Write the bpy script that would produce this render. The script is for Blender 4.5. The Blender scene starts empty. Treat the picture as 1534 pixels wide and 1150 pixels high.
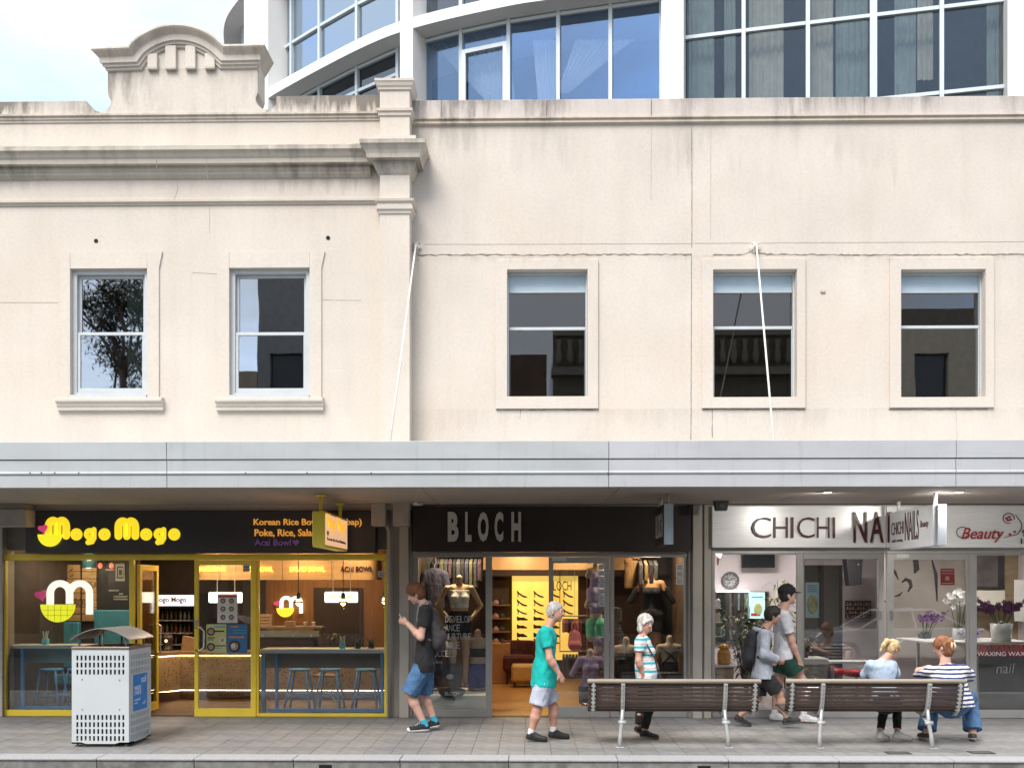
import bpy, bmesh, math, random
import numpy as np
from mathutils import Vector, Matrix

random.seed(7)
rng = np.random.default_rng(7)
SC = bpy.context.scene
COL = SC.collection
R = math.radians

# ------------------------------------------------------------------ camera
CAM_D, CAM_H, FPX = 14.55, 1.85, 1534.0      # metres in front of the facade, eye height, focal length in photo pixels
YAW = R(0.96)
cam_data = bpy.data.cameras.new('camera')
cam = bpy.data.objects.new('camera', cam_data)
COL.objects.link(cam)
cam.location = (0, -CAM_D, CAM_H)
cam.rotation_euler = (R(90), 0, YAW)
cam_data.sensor_width = 36.0
cam_data.lens = 36.0
cam_data.shift_y = (880 - 575) / 1534.0
cam_data.clip_start = 0.1
cam_data.clip_end = 2000
SC.camera = cam

# ------------------------------------------------------------------ sky and sun
SUN_EL, SUN_AZ = R(52), R(205)     # sun high behind the camera, a little to its left
world = bpy.data.worlds.new('World')
SC.world = world
world.use_nodes = True
wn, wl = world.node_tree.nodes, world.node_tree.links
wn.clear()
w_out = wn.new('ShaderNodeOutputWorld')
w_bg = wn.new('ShaderNodeBackground')
w_bg.inputs['Strength'].default_value = 0.12
w_sky = wn.new('ShaderNodeTexSky')
w_sky.sky_type = 'NISHITA'
w_sky.sun_disc = False
w_sky.sun_elevation = SUN_EL
w_sky.sun_rotation = SUN_AZ
w_sky.air_density = 1.0
w_sky.dust_density = 0.9
w_sky.ozone_density = 2.0
w_tc = wn.new('ShaderNodeTexCoord')
w_map = wn.new('ShaderNodeMapping')
w_map.inputs['Scale'].default_value = (1.0, 1.0, 2.6)
w_n = wn.new('ShaderNodeTexNoise')
w_n.inputs['Scale'].default_value = 2.1
w_n.inputs['Detail'].default_value = 8
w_n.inputs['Roughness'].default_value = 0.58
w_n.inputs['Distortion'].default_value = 0.35
w_r = wn.new('ShaderNodeValToRGB')
w_r.color_ramp.elements[0].position = 0.36
w_r.color_ramp.elements[0].color = (0.30, 0.30, 0.30, 1)
w_r.color_ramp.elements[1].position = 0.60
w_r.color_ramp.elements[1].color = (0.93, 0.93, 0.93, 1)
w_mix = wn.new('ShaderNodeMix')
w_mix.data_type = 'RGBA'
w_mix.inputs[7].default_value = (3.0, 3.0, 3.05, 1)     # thin high cloud
wl.new(w_tc.outputs['Generated'], w_map.inputs['Vector'])
wl.new(w_map.outputs['Vector'], w_n.inputs['Vector'])
wl.new(w_n.outputs['Fac'], w_r.inputs['Fac'])
wl.new(w_r.outputs['Color'], w_mix.inputs[0])
wl.new(w_sky.outputs['Color'], w_mix.inputs[6])
wl.new(w_mix.outputs[2], w_bg.inputs['Color'])
wl.new(w_bg.outputs['Background'], w_out.inputs['Surface'])

sun_data = bpy.data.lights.new('sun', 'SUN')
sun_data.energy = 1.4
sun_data.angle = R(34)
sun_data.color = (1.0, 0.94, 0.86)
sun = bpy.data.objects.new('sun', sun_data)
COL.objects.link(sun)
sd = Vector((math.sin(SUN_AZ) * math.cos(SUN_EL), math.cos(SUN_AZ) * math.cos(SUN_EL), math.sin(SUN_EL)))
sun.rotation_euler = sd.to_track_quat('Z', 'Y').to_euler()
sun.location = sd * 40

vs = SC.view_settings
vs.view_transform = 'Standard'
vs.look = 'None'
vs.gamma = 1.0
vs.exposure = 1.74
vs.use_curve_mapping = False
cy = SC.cycles
cy.use_denoising = True
try:
    cy.denoiser = 'OPENIMAGEDENOISE'
except Exception:
    pass
cy.max_bounces = 9
cy.diffuse_bounces = 5
cy.glossy_bounces = 4
cy.transmission_bounces = 6
cy.transparent_max_bounces = 16
cy.caustics_reflective = False
cy.caustics_refractive = False
cy.sample_clamp_indirect = 6.0

# ------------------------------------------------------------------ where a photo pixel meets a plane of the place
CA, SA = math.cos(YAW), math.sin(YAW)

def at(px, py, Y):
    u, v = (px - 767) / FPX, (880 - py) / FPX
    t = (Y + CAM_D) / (CA + u * SA)
    return (t * (-SA + u * CA), CAM_H + v * t)

def PX(px, Y):
    return at(px, 880, Y)[0]

def PZ(py, Y, px=767):
    return at(px, py, Y)[1]

# ------------------------------------------------------------------ materials
MATS = {}

def ramp2(nt, fac, c0, c1, p0=0.0, p1=1.0):
    r = nt.nodes.new('ShaderNodeValToRGB')
    r.color_ramp.elements[0].position = p0
    r.color_ramp.elements[1].position = p1
    r.color_ramp.elements[0].color = (*c0, 1)
    r.color_ramp.elements[1].color = (*c1, 1)
    nt.links.new(fac, r.inputs['Fac'])
    return r.outputs['Color']

def noise(nt, scale, detail=4, stretch=None, rough=0.55, coord='Object'):
    tc = nt.nodes.new('ShaderNodeTexCoord')
    n = nt.nodes.new('ShaderNodeTexNoise')
    n.inputs['Scale'].default_value = scale
    n.inputs['Detail'].default_value = detail
    n.inputs['Roughness'].default_value = rough
    v = tc.outputs[coord]
    if stretch:
        m = nt.nodes.new('ShaderNodeMapping')
        m.inputs['Scale'].default_value = stretch
        nt.links.new(v, m.inputs['Vector'])
        v = m.outputs['Vector']
    nt.links.new(v, n.inputs['Vector'])
    return n.outputs['Fac']

def mixc(nt, fac, a, b, mode='MIX'):
    m = nt.nodes.new('ShaderNodeMix')
    m.data_type = 'RGBA'
    m.blend_type = mode
    for sock, val in ((m.inputs[0], fac), (m.inputs[6], a), (m.inputs[7], b)):
        if isinstance(val, (int, float)):
            sock.default_value = val
        elif isinstance(val, (tuple, list)):
            sock.default_value = (*val[:3], 1)
        else:
            nt.links.new(val, sock)
    return m.outputs[2]

def mth(nt, op, a, b=None, c=None, clamp=False):
    m = nt.nodes.new('ShaderNodeMath')
    m.operation = op
    m.use_clamp = clamp
    for i, val in enumerate((a, b, c)):
        if val is None:
            continue
        if isinstance(val, (int, float)):
            m.inputs[i].default_value = val
        else:
            nt.links.new(val, m.inputs[i])
    return m.outputs[0]

def xyz(nt, coord='Object'):
    tc = nt.nodes.new('ShaderNodeTexCoord')
    s = nt.nodes.new('ShaderNodeSeparateXYZ')
    nt.links.new(tc.outputs[coord], s.inputs[0])
    return s.outputs

def base_mat(name):
    m = bpy.data.materials.new(name)
    m.use_nodes = True
    nt = m.node_tree
    b = nt.nodes['Principled BSDF']
    return m, nt, b

def bump(nt, b, h, strength, dist=0.01):
    bn = nt.nodes.new('ShaderNodeBump')
    bn.inputs['Strength'].default_value = strength
    bn.inputs['Distance'].default_value = dist
    nt.links.new(h, bn.inputs['Height'])
    nt.links.new(bn.outputs['Normal'], b.inputs['Normal'])

def M(name, col, rough=0.6, metal=0.0, var=0.10, scale=5.0, bmp=0.0, bscale=60.0, stretch=None, spec=0.4, coat=0.0, spot=None):
    """plain surface with gentle tonal variation, roughness variation and fine relief"""
    if name in MATS:
        return MATS[name]
    m, nt, b = base_mat(name)
    f = noise(nt, scale, 5, stretch)
    c = ramp2(nt, f, [max(0, x * (1 - var)) for x in col], [min(1, x * (1 + var)) for x in col], 0.3, 0.7)
    if spot:
        f2 = noise(nt, spot[0], 3)
        c = mixc(nt, ramp2(nt, f2, (0, 0, 0), (1, 1, 1), spot[1], spot[1] + 0.06), c, spot[2])
    nt.links.new(c, b.inputs['Base Color'])
    b.inputs['Metallic'].default_value = metal
    b.inputs['Specular IOR Level'].default_value = spec
    b.inputs['Coat Weight'].default_value = coat
    rf = ramp2(nt, noise(nt, scale * 2.3, 3, stretch), [max(0.02, rough * 0.85)] * 3, [min(1, rough * 1.15)] * 3, 0.3, 0.7)
    nt.links.new(rf, b.inputs['Roughness'])
    if bmp:
        bump(nt, b, noise(nt, bscale, 4), bmp)
    MATS[name] = m
    return m

def emit(name, col, strength, var=0.0):
    if name in MATS:
        return MATS[name]
    m, nt, b = base_mat(name)
    b.inputs['Base Color'].default_value = (*col, 1)
    b.inputs['Emission Color'].default_value = (*col, 1)
    b.inputs['Emission Strength'].default_value = strength
    b.inputs['Roughness'].default_value = 0.5
    MATS[name] = m
    return m

def glass(name, refl=0.08, tint=(1, 1, 1), gtint=(1, 1, 1), wob=0.0, rough=0.0):
    """a pane: sees through, mirrors a share that grows at grazing angles"""
    if name in MATS:
        return MATS[name]
    m = bpy.data.materials.new(name)
    m.use_nodes = True
    nt = m.node_tree
    nt.nodes.clear()
    o = nt.nodes.new('ShaderNodeOutputMaterial')
    mx = nt.nodes.new('ShaderNodeMixShader')
    tr = nt.nodes.new('ShaderNodeBsdfTransparent')
    tr.inputs['Color'].default_value = (*tint, 1)
    gl = nt.nodes.new('ShaderNodeBsdfGlossy')
    gl.inputs['Color'].default_value = (*gtint, 1)
    gl.inputs['Roughness'].default_value = rough
    lw = nt.nodes.new('ShaderNodeLayerWeight')
    lw.inputs['Blend'].default_value = 0.25
    f = mth(nt, 'MULTIPLY_ADD', lw.outputs['Fresnel'], 0.9, refl, clamp=True)
    nt.links.new(f, mx.inputs['Fac'])
    nt.links.new(tr.outputs[0], mx.inputs[1])
    nt.links.new(gl.outputs[0], mx.inputs[2])
    nt.links.new(mx.outputs[0], o.inputs['Surface'])
    if wob:
        bn = nt.nodes.new('ShaderNodeBump')
        bn.inputs['Strength'].default_value = wob
        bn.inputs['Distance'].default_value = 0.02
        nt.links.new(noise(nt, 1.6, 1), bn.inputs['Height'])
        nt.links.new(bn.outputs['Normal'], gl.inputs['Normal'])
    MATS[name] = m
    return m

def plaster(name, stains=(), col=(0.615, 0.558, 0.488), grime=(0.17, 0.15, 0.13)):
    """painted render: mottled, faintly streaked, with rain-washed grime under the ledges given as (z_top, z_low, strength)"""
    if name in MATS:
        return MATS[name]
    m, nt, b = base_mat(name)
    a = noise(nt, 0.9, 6)
    c = ramp2(nt, a, [x * 0.93 for x in col], [min(1, x * 1.05) for x in col], 0.3, 0.72)
    patch = ramp2(nt, noise(nt, 0.5, 3), (0, 0, 0), (1, 1, 1), 0.52, 0.66)
    c = mixc(nt, mth(nt, 'MULTIPLY', patch, 0.40), c, (col[0] * 0.98, col[1] * 0.93, col[2] * 0.90))
    st = ramp2(nt, noise(nt, 3.0, 5, (1.6, 1.6, 0.12)), (0, 0, 0), (1, 1, 1), 0.5, 0.8)
    c = mixc(nt, mth(nt, 'MULTIPLY', st, 0.20), c, (col[0] * 0.72, col[1] * 0.68, col[2] * 0.62))
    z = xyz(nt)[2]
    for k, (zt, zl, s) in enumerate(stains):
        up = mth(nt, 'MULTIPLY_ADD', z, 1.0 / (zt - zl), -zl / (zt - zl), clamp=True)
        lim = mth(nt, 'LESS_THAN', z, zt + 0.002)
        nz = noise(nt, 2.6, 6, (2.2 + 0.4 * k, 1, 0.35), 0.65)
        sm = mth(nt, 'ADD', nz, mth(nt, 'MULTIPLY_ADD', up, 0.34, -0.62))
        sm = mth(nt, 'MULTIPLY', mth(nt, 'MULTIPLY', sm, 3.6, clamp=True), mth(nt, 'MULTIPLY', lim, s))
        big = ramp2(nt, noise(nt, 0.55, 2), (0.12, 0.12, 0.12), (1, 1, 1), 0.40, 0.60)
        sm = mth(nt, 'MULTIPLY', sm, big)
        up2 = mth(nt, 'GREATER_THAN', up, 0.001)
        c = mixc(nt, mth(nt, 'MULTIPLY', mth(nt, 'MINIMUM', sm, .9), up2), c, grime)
    fine = ramp2(nt, noise(nt, 26, 5), (0.93, 0.93, 0.93), (1, 1, 1), 0.35, 0.6)
    c = mixc(nt, 1.0, c, fine, 'MULTIPLY')
    nt.links.new(c, b.inputs['Base Color'])
    b.inputs['Roughness'].default_value = 0.85
    b.inputs['Specular IOR Level'].default_value = 0.2
    bump(nt, b, noise(nt, 14, 6, None, 0.7), 0.16, 0.01)
    MATS[name] = m
    return m

# ------------------------------------------------------------------ mesh building
def world_origin(o):
    w = Vector((0, 0, 0))
    while o is not None:
        w += o.location
        o = o.parent
    return w

class MB:
    def __init__(s):
        s.v, s.f = [], []

    def add(s, vs, fs):
        n = len(s.v)
        s.v.extend(vs)
        s.f.extend([tuple(i + n for i in f) for f in fs])
        return s

    def box(s, x0, x1, y0, y1, z0, z1):
        x0, x1 = min(x0, x1), max(x0, x1)
        y0, y1 = min(y0, y1), max(y0, y1)
        z0, z1 = min(z0, z1), max(z0, z1)
        return s.add([(x0, y0, z0), (x1, y0, z0), (x1, y1, z0), (x0, y1, z0), (x0, y0, z1), (x1, y0, z1), (x1, y1, z1), (x0, y1, z1)],
                     [(0, 3, 2, 1), (4, 5, 6, 7), (0, 1, 5, 4), (1, 2, 6, 5), (2, 3, 7, 6), (3, 0, 4, 7)])

    def cbox(s, x0, x1, y0, y1, z0, z1, c=0.006):
        """box with chamfered edges"""
        x0, x1 = min(x0, x1), max(x0, x1)
        y0, y1 = min(y0, y1), max(y0, y1)
        z0, z1 = min(z0, z1), max(z0, z1)
        c = min(c, (x1 - x0) * .3, (y1 - y0) * .3, (z1 - z0) * .3)
        def ring(d, z):
            return [(x0 + d + c, y0 + d, z), (x1 - d - c, y0 + d, z), (x1 - d, y0 + d + c, z), (x1 - d, y1 - d - c, z), (x1 - d - c, y1 - d, z),
                    (x0 + d + c, y1 - d, z), (x0 + d, y1 - d - c, z), (x0 + d, y0 + d + c, z)]
        rs = ring(c * .5, z0) + ring(0, z0 + c) + ring(0, z1 - c) + ring(c * .5, z1)
        fs = [tuple(range(7, -1, -1)), tuple(range(24, 32))]
        for k in range(3):
            for i in range(8):
                j = (i + 1) % 8
                fs.append((k * 8 + i, k * 8 + j, k * 8 + 8 + j, k * 8 + 8 + i))
        return s.add(rs, fs)

    def prism(s, poly, a, b, axis='y'):
        """polygon extruded along an axis: 'y' takes (x,z), 'x' takes (y,z), 'z' takes (x,y)"""
        n = len(poly)
        def P(p, t):
            return {'y': (p[0], t, p[1]), 'x': (t, p[0], p[1]), 'z': (p[0], p[1], t)}[axis]
        vs = [P(p, a) for p in poly] + [P(p, b) for p in poly]
        fs = [tuple(range(n)), tuple(range(2 * n - 1, n - 1, -1))]
        for i in range(n):
            j = (i + 1) % n
            fs.append((i, i + n, j + n, j))
        return s.add(vs, fs)

    def tube(s, pts, r, n=8, squash=None, cap=True):
        """round bar through points; r one number or one per point; squash = (axis vector, factor) flattens it"""
        pts = [Vector(p) for p in pts]
        m = len(pts)
        rs = [r] * m if isinstance(r, (int, float)) else list(r)
        vs, fs = [], []
        prev = None
        for i, p in enumerate(pts):
            d = (pts[min(i + 1, m - 1)] - pts[max(i - 1, 0)])
            if d.length < 1e-9:
                d = Vector((0, 0, 1))
            d.normalize()
            if prev is None:
                a = Vector((0, 0, 1)) if abs(d.z) < 0.9 else Vector((0, 1, 0))
                u = d.cross(a).normalized()
            else:
                u = (prev - d * prev.dot(d)).normalized()
            prev = u
            w = d.cross(u)
            for k in range(n):
                t = 2 * math.pi * k / n
                o = (u * math.cos(t) + w * math.sin(t)) * rs[i]
                if squash:
                    ax = Vector(squash[0])
                    o = o - ax * (o.dot(ax)) * (1 - squash[1])
                vs.append(tuple(p + o))
        for i in range(m - 1):
            for k in range(n):
                j = (k + 1) % n
                fs.append((i * n + k, i * n + j, (i + 1) * n + j, (i + 1) * n + k))
        if cap:
            fs.append(tuple(range(n - 1, -1, -1)))
            fs.append(tuple(range((m - 1) * n, m * n)))
        return s.add(vs, fs)

    def lathe(s, prof, c=(0, 0, 0), n=16, sx=1.0, sy=1.0):
        vs, fs = [], []
        m = len(prof)
        for r, z in prof:
            for k in range(n):
                t = 2 * math.pi * k / n
                vs.append((c[0] + r * math.cos(t) * sx, c[1] + r * math.sin(t) * sy, c[2] + z))
        for i in range(m - 1):
            for k in range(n):
                j = (k + 1) % n
                fs.append((i * n + k, i * n + j, (i + 1) * n + j, (i + 1) * n + k))
        fs.append(tuple(range(n - 1, -1, -1)))
        fs.append(tuple(range((m - 1) * n, m * n)))
        return s.add(vs, fs)

    def ball(s, c, r, n=12, sq=(1, 1, 1)):
        prof = [(max(1e-4, math.sin(math.pi * k / (n // 2))) * r, -math.cos(math.pi * k / (n // 2)) * r * sq[2]) for k in range(n // 2 + 1)]
        return s.lathe(prof, c, n, sq[0], sq[1])

    def stack(s, x0, x1, yf, yb, layers):
        """rectangular block whose front and both ends step out by p at each (z, p)"""
        vs, fs = [], []
        for z, p in layers:
            vs += [(x0 - p, yf - p, z), (x1 + p, yf - p, z), (x1 + p, yb, z), (x0 - p, yb, z)]
        m = len(layers)
        for i in range(m - 1):
            for k in range(4):
                j = (k + 1) % 4
                fs.append((i * 4 + k, i * 4 + j, i * 4 + 4 + j, i * 4 + 4 + k))
        fs.append((3, 2, 1, 0))
        fs.append(tuple(range((m - 1) * 4, m * 4)))
        return s.add(vs, fs)

    def panel(s, xs, zs, solid, y0, y1):
        """sheet from y0 (front) to y1 with rectangular holes: solid(i, j) tells if cell i,j is there"""
        nx, nz = len(xs), len(zs)
        idx = {}
        def V(i, j, k):
            key = (i, j, k)
            if key not in idx:
                idx[key] = len(s.v)
                s.v.append((xs[i], (y0, y1)[k], zs[j]))
            return idx[key]
        S = [[bool(solid(i, j)) for j in range(nz - 1)] for i in range(nx - 1)]
        g = lambda i, j: 0 <= i < nx - 1 and 0 <= j < nz - 1 and S[i][j]
        for i in range(nx - 1):
            for j in range(nz - 1):
                if not S[i][j]:
                    continue
                s.f.append((V(i, j, 0), V(i + 1, j, 0), V(i + 1, j + 1, 0), V(i, j + 1, 0)))
                s.f.append((V(i, j, 1), V(i, j + 1, 1), V(i + 1, j + 1, 1), V(i + 1, j, 1)))
                if not g(i - 1, j):
                    s.f.append((V(i, j, 0), V(i, j + 1, 0), V(i, j + 1, 1), V(i, j, 1)))
                if not g(i + 1, j):
                    s.f.append((V(i + 1, j, 0), V(i + 1, j, 1), V(i + 1, j + 1, 1), V(i + 1, j + 1, 0)))
                if not g(i, j - 1):
                    s.f.append((V(i, j, 0), V(i, j, 1), V(i + 1, j, 1), V(i + 1, j, 0)))
                if not g(i, j + 1):
                    s.f.append((V(i, j + 1, 0), V(i + 1, j + 1, 0), V(i + 1, j + 1, 1), V(i, j + 1, 1)))
        return s

    def wall(s, x0, x1, z0, z1, y0, y1, holes):
        xs = sorted({x0, x1, *[h[0] for h in holes], *[h[1] for h in holes]})
        zs = sorted({z0, z1, *[h[2] for h in holes], *[h[3] for h in holes]})
        def solid(i, j):
            cx, cz = (xs[i] + xs[i + 1]) / 2, (zs[j] + zs[j + 1]) / 2
            return not any(h[0] < cx < h[1] and h[2] < cz < h[3] for h in holes)
        return s.panel(xs, zs, solid, y0, y1)

    def xform(s, mat):
        s.v = [tuple(mat @ Vector(p)) for p in s.v]
        return s

    def build(s, name, mat, parent=None, smooth=False, bevel=0.0):
        me = bpy.data.meshes.new(name)
        me.from_pydata([tuple(p) for p in s.v], [], s.f)
        return link(name, me, mat, parent, smooth, bevel)

def link(name, me, mat, parent=None, smooth=False, bevel=0.0, fix=True):
    if fix:
        bm = bmesh.new()
        bm.from_mesh(me)
        bmesh.ops.recalc_face_normals(bm, faces=bm.faces)
        bm.to_mesh(me)
        bm.free()
    me.materials.append(mat)
    if smooth:
        me.polygons.foreach_set('use_smooth', [True] * len(me.polygons))
    o = bpy.data.objects.new(name, me)
    COL.objects.link(o)
    if parent is not None:
        o.parent = parent
        o.location = -world_origin(parent)
    if bevel:
        b = o.modifiers.new('bevel', 'BEVEL')
        b.width = bevel
        b.segments = 2
        b.limit_method = 'ANGLE'
        b.angle_limit = R(40)
    return o

def tag(o, label=None, cat=None, group=None, kind=None):
    for k, v in (('label', label), ('category', cat), ('group', group), ('kind', kind)):
        if v:
            o[k] = v
    return o

def thing(name, label, cat, loc=(0, 0, 0), group=None):
    o = bpy.data.objects.new(name, None)
    COL.objects.link(o)
    o.location = loc
    o.empty_display_size = 0.1
    return tag(o, label, cat, group)

def copy_tree(o, parent=None):
    c = o.copy()
    COL.objects.link(c)
    c.parent = parent
    for ch in o.children:
        copy_tree(ch, c)
    return c

def structure(o):
    o['kind'] = 'structure'
    return o

def text_mesh(s, O, U, V, width=None, height=None, depth=0.01, offset=0.0, shear=0.0, align='l', spacing=1.0):
    """built-in lettering as a solid mesh: lower-left (or centre) at O, along U, up V"""
    cu = bpy.data.curves.new('lettering', 'FONT')
    cu.body = s
    cu.size = 1.0
    cu.extrude = 0.5
    cu.offset = offset
    cu.shear = shear
    cu.space_character = spacing
    cu.resolution_u = 3
    ob = bpy.data.objects.new('lettering', cu)
    me = bpy.data.meshes.new_from_object(ob)
    bpy.data.objects.remove(ob)
    bpy.data.curves.remove(cu)
    n = len(me.vertices)
    co = np.empty(n * 3, np.float32)
    me.vertices.foreach_get('co', co)
    co = co.reshape(-1, 3)
    lo, hi = co.min(0), co.max(0)
    sx = (width / (hi[0] - lo[0])) if width else None
    sy = (height / (hi[1] - lo[1])) if height else None
    sx = sx or sy
    sy = sy or sx
    c = co - lo
    if align == 'c':
        c[:, 0] -= (hi[0] - lo[0]) / 2
    U, V = Vector(U), Vector(V)
    N = U.cross(V).normalized()
    P = np.array(O)[None] + c[:, :1] * sx * np.array(U)[None] + c[:, 1:2] * sy * np.array(V)[None] + (c[:, 2:3]) * depth * np.array(N)[None]
    me.vertices.foreach_set('co', P.astype(np.float32).ravel())
    me.update()
    return me

def lettering(name, s, O, mat, parent, U=(1, 0, 0), V=(0, 0, 1), **k):
    o = link(name, text_mesh(s, O, U, V, **k), mat, parent, fix=False)
    if len(s) > 1:
        o['kind'] = 'stuff'
    return o

# ================================================================== the setting: ground
YK = -3.50                      # kerb front
YA = -2.62                      # awning front
YW, YWR = 0.0, 0.15             # left and right facade planes
YG = 0.12                       # shop glass plane

def paving_mat():
    m, nt, b = base_mat('paving_stone')
    oi = nt.nodes.new('ShaderNodeObjectInfo')
    c = ramp2(nt, noise(nt, 7, 6), (0.20, 0.199, 0.198), (0.285, 0.283, 0.28), 0.3, 0.7)
    t = ramp2(nt, oi.outputs['Random'], (0.93, 0.93, 0.93), (1.05, 1.05, 1.05))
    c = mixc(nt, 1.0, c, t, 'MULTIPLY')
    sp = ramp2(nt, noise(nt, 160, 2), (0.62, 0.62, 0.62), (1.12, 1.12, 1.12), 0.35, 0.62)
    c = mixc(nt, 0.7, c, sp, 'MULTIPLY')
    gum = ramp2(nt, noise(nt, 9, 1, None, 0.5, 'Object'), (0, 0, 0), (1, 1, 1), 0.70, 0.72)
    c = mixc(nt, mth(nt, 'MULTIPLY', gum, 0.55), c, (0.09, 0.088, 0.085))
    wear = ramp2(nt, noise(nt, 0.8, 4), (0.80, 0.79, 0.78), (1.1, 1.1, 1.1), 0.35, 0.66)
    c = mixc(nt, 1.0, c, wear, 'MULTIPLY')
    nt.links.new(c, b.inputs['Base Color'])
    b.inputs['Roughness'].default_value = 0.62
    bump(nt, b, noise(nt, 120, 4), 0.25, 0.004)
    return m

M_pave = paving_mat()
M_joint = M('pavement_joint', (0.15, 0.147, 0.143), 0.95, var=0.3, scale=20)
M_asph = M('asphalt', (0.085, 0.084, 0.083), 0.9, var=0.25, scale=30, bmp=0.5, bscale=240)
M_kerb = M('kerb_granite', (0.36, 0.365, 0.37), 0.7, var=0.16, scale=40, bmp=0.25, bscale=120, spot=(3.0, 0.62, (0.36, 0.35, 0.34)))
M_kface = M('kerb_face', (0.20, 0.20, 0.19), 0.85, var=0.3, scale=9, bmp=0.3, bscale=90, spot=(2.2, 0.58, (0.13, 0.125, 0.115)))

g = MB(); g.box(-120, 120, -60, 60, -0.5, -0.17); structure(g.build('ground', M_asph))
g = MB(); g.box(-60, 60, -15.5, YK - 0.002, -0.4, -0.15); structure(g.build('road', M_asph))
g = MB(); g.box(-40, 40, YK + 0.30, 0.30, -0.3, -0.012)
pavement = structure(g.build('pavement', M_joint))
pv_mesh = None
PW, PD = 0.30, 0.60
rows = 6
y0p = YK + 0.305
pd = (0.10 - y0p) / rows
k = 0
for r in range(rows):
    for c in range(50):
        x = -7.55 + c * PW
        if pv_mesh is None:
            b_ = MB(); b_.cbox(-PW / 2 + .0014, PW / 2 - .0014, -pd / 2 + .0014, pd / 2 - .0014, -0.04, 0.0, 0.003)
            o = b_.build('paver', M_pave, pavement); pv_mesh = o.data
        else:
            o = bpy.data.objects.new('paver', pv_mesh); COL.objects.link(o); o.parent = pavement
        o.location = (x + PW / 2, y0p + pd * (r + .5), random.uniform(-0.002, 0.001))
        o.rotation_euler = (random.uniform(-.002, .002), random.uniform(-.003, .003), 0)
for (xa, xb) in ((-40, -7.552), (7.452, 40)):            # paving goes on past the stones laid one by one
    b_ = MB(); b_.box(xa, xb, y0p, 0.10, -0.03, -0.001); b_.build('paving_strip', M_pave, pavement)
# kerb stones
kerb = None
xs = [-9.6] + [PX(p, YK) for p in (-160, -15, 144, 290, 439, 599, 762, 926, 1092, 1258, 1430, 1590, 1750)] + [9.6]
kb = MB(); kb.box(-40, 40, YK + 0.06, YK + 0.295, -0.35, -0.03)
kerb = structure(kb.build('kerb', M_kface))
for a, b in zip(xs[:-1], xs[1:]):
    s_ = MB(); s_.cbox(a + .003, b - .003, YK + .004, YK + 0.30, -0.028, 0.0, 0.012); s_.build('kerb_stone', M_kerb, kerb)
    s_ = MB(); s_.cbox(a + .004, b - .004, YK + .018, YK + 0.055, -0.35, -0.029, 0.003); s_.build('kerb_face_stone', M_kface, kerb)
M_black = M('black_opening', (0.008, 0.008, 0.008), 0.8, var=0.1)
for px in (487, 1055):
    x = PX(px, YK)
    d = MB(); d.box(x - .07, x + .07, YK + .012, YK + .05, -0.16, PZ(1146, YK)); d.build('drain_outlet', M_black, kerb)

# ================================================================== left heritage building
zl = lambda py: at(300, py, YW)[1]
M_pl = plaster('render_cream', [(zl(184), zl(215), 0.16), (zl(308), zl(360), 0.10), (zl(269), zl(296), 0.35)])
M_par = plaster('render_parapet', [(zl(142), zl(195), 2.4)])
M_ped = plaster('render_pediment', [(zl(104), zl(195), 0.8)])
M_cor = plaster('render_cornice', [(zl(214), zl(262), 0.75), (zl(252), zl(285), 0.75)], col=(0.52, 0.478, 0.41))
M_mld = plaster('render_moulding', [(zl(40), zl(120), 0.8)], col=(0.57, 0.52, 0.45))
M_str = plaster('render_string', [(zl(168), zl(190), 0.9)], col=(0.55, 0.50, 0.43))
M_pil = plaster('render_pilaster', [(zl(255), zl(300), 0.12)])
M_white = M('white_window_paint', (0.50, 0.53, 0.54), 0.45, var=0.05, scale=8, spot=(14, 0.70, (0.50, 0.50, 0.48)))
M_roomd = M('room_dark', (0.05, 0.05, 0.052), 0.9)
M_ceil = M('room_ceiling_grey', (0.40, 0.40, 0.41), 0.9, var=0.03)
M_curt = M('curtain_mint', (0.72, 0.88, 0.80), 0.9, var=0.05)
G_up = glass('window_glass_upper', 0.27, (0.60, 0.62, 0.63), (0.95, 0.96, 0.97), 0.03, 0.012)
G_dk = glass('window_glass_dark', 0.055, (0.75, 0.76, 0.77), (0.95, 0.97, 1.0), 0.010)

LB = thing('heritage_building', 'cream rendered building with scrolled arched pediment and two sash windows', 'building', (PX(290, 0), 0, 0))
XL, XP = PX(-420, 0), PX(590, 0)
wins = [(106, 221, 403, 592), (344, 464, 402, 592)]
holes = []
for a, b, t, u in wins:
    x0, z1 = at(a, t, 0); x1, _ = at(b, t, 0); z0 = at((a + b) / 2, u, 0)[1]
    holes.append((x0, x1, z0, z1))
w = MB(); w.wall(XL, XP, 2.95, zl(178), 0, 0.32, holes); w.build('wall', M_pl, LB)

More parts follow.
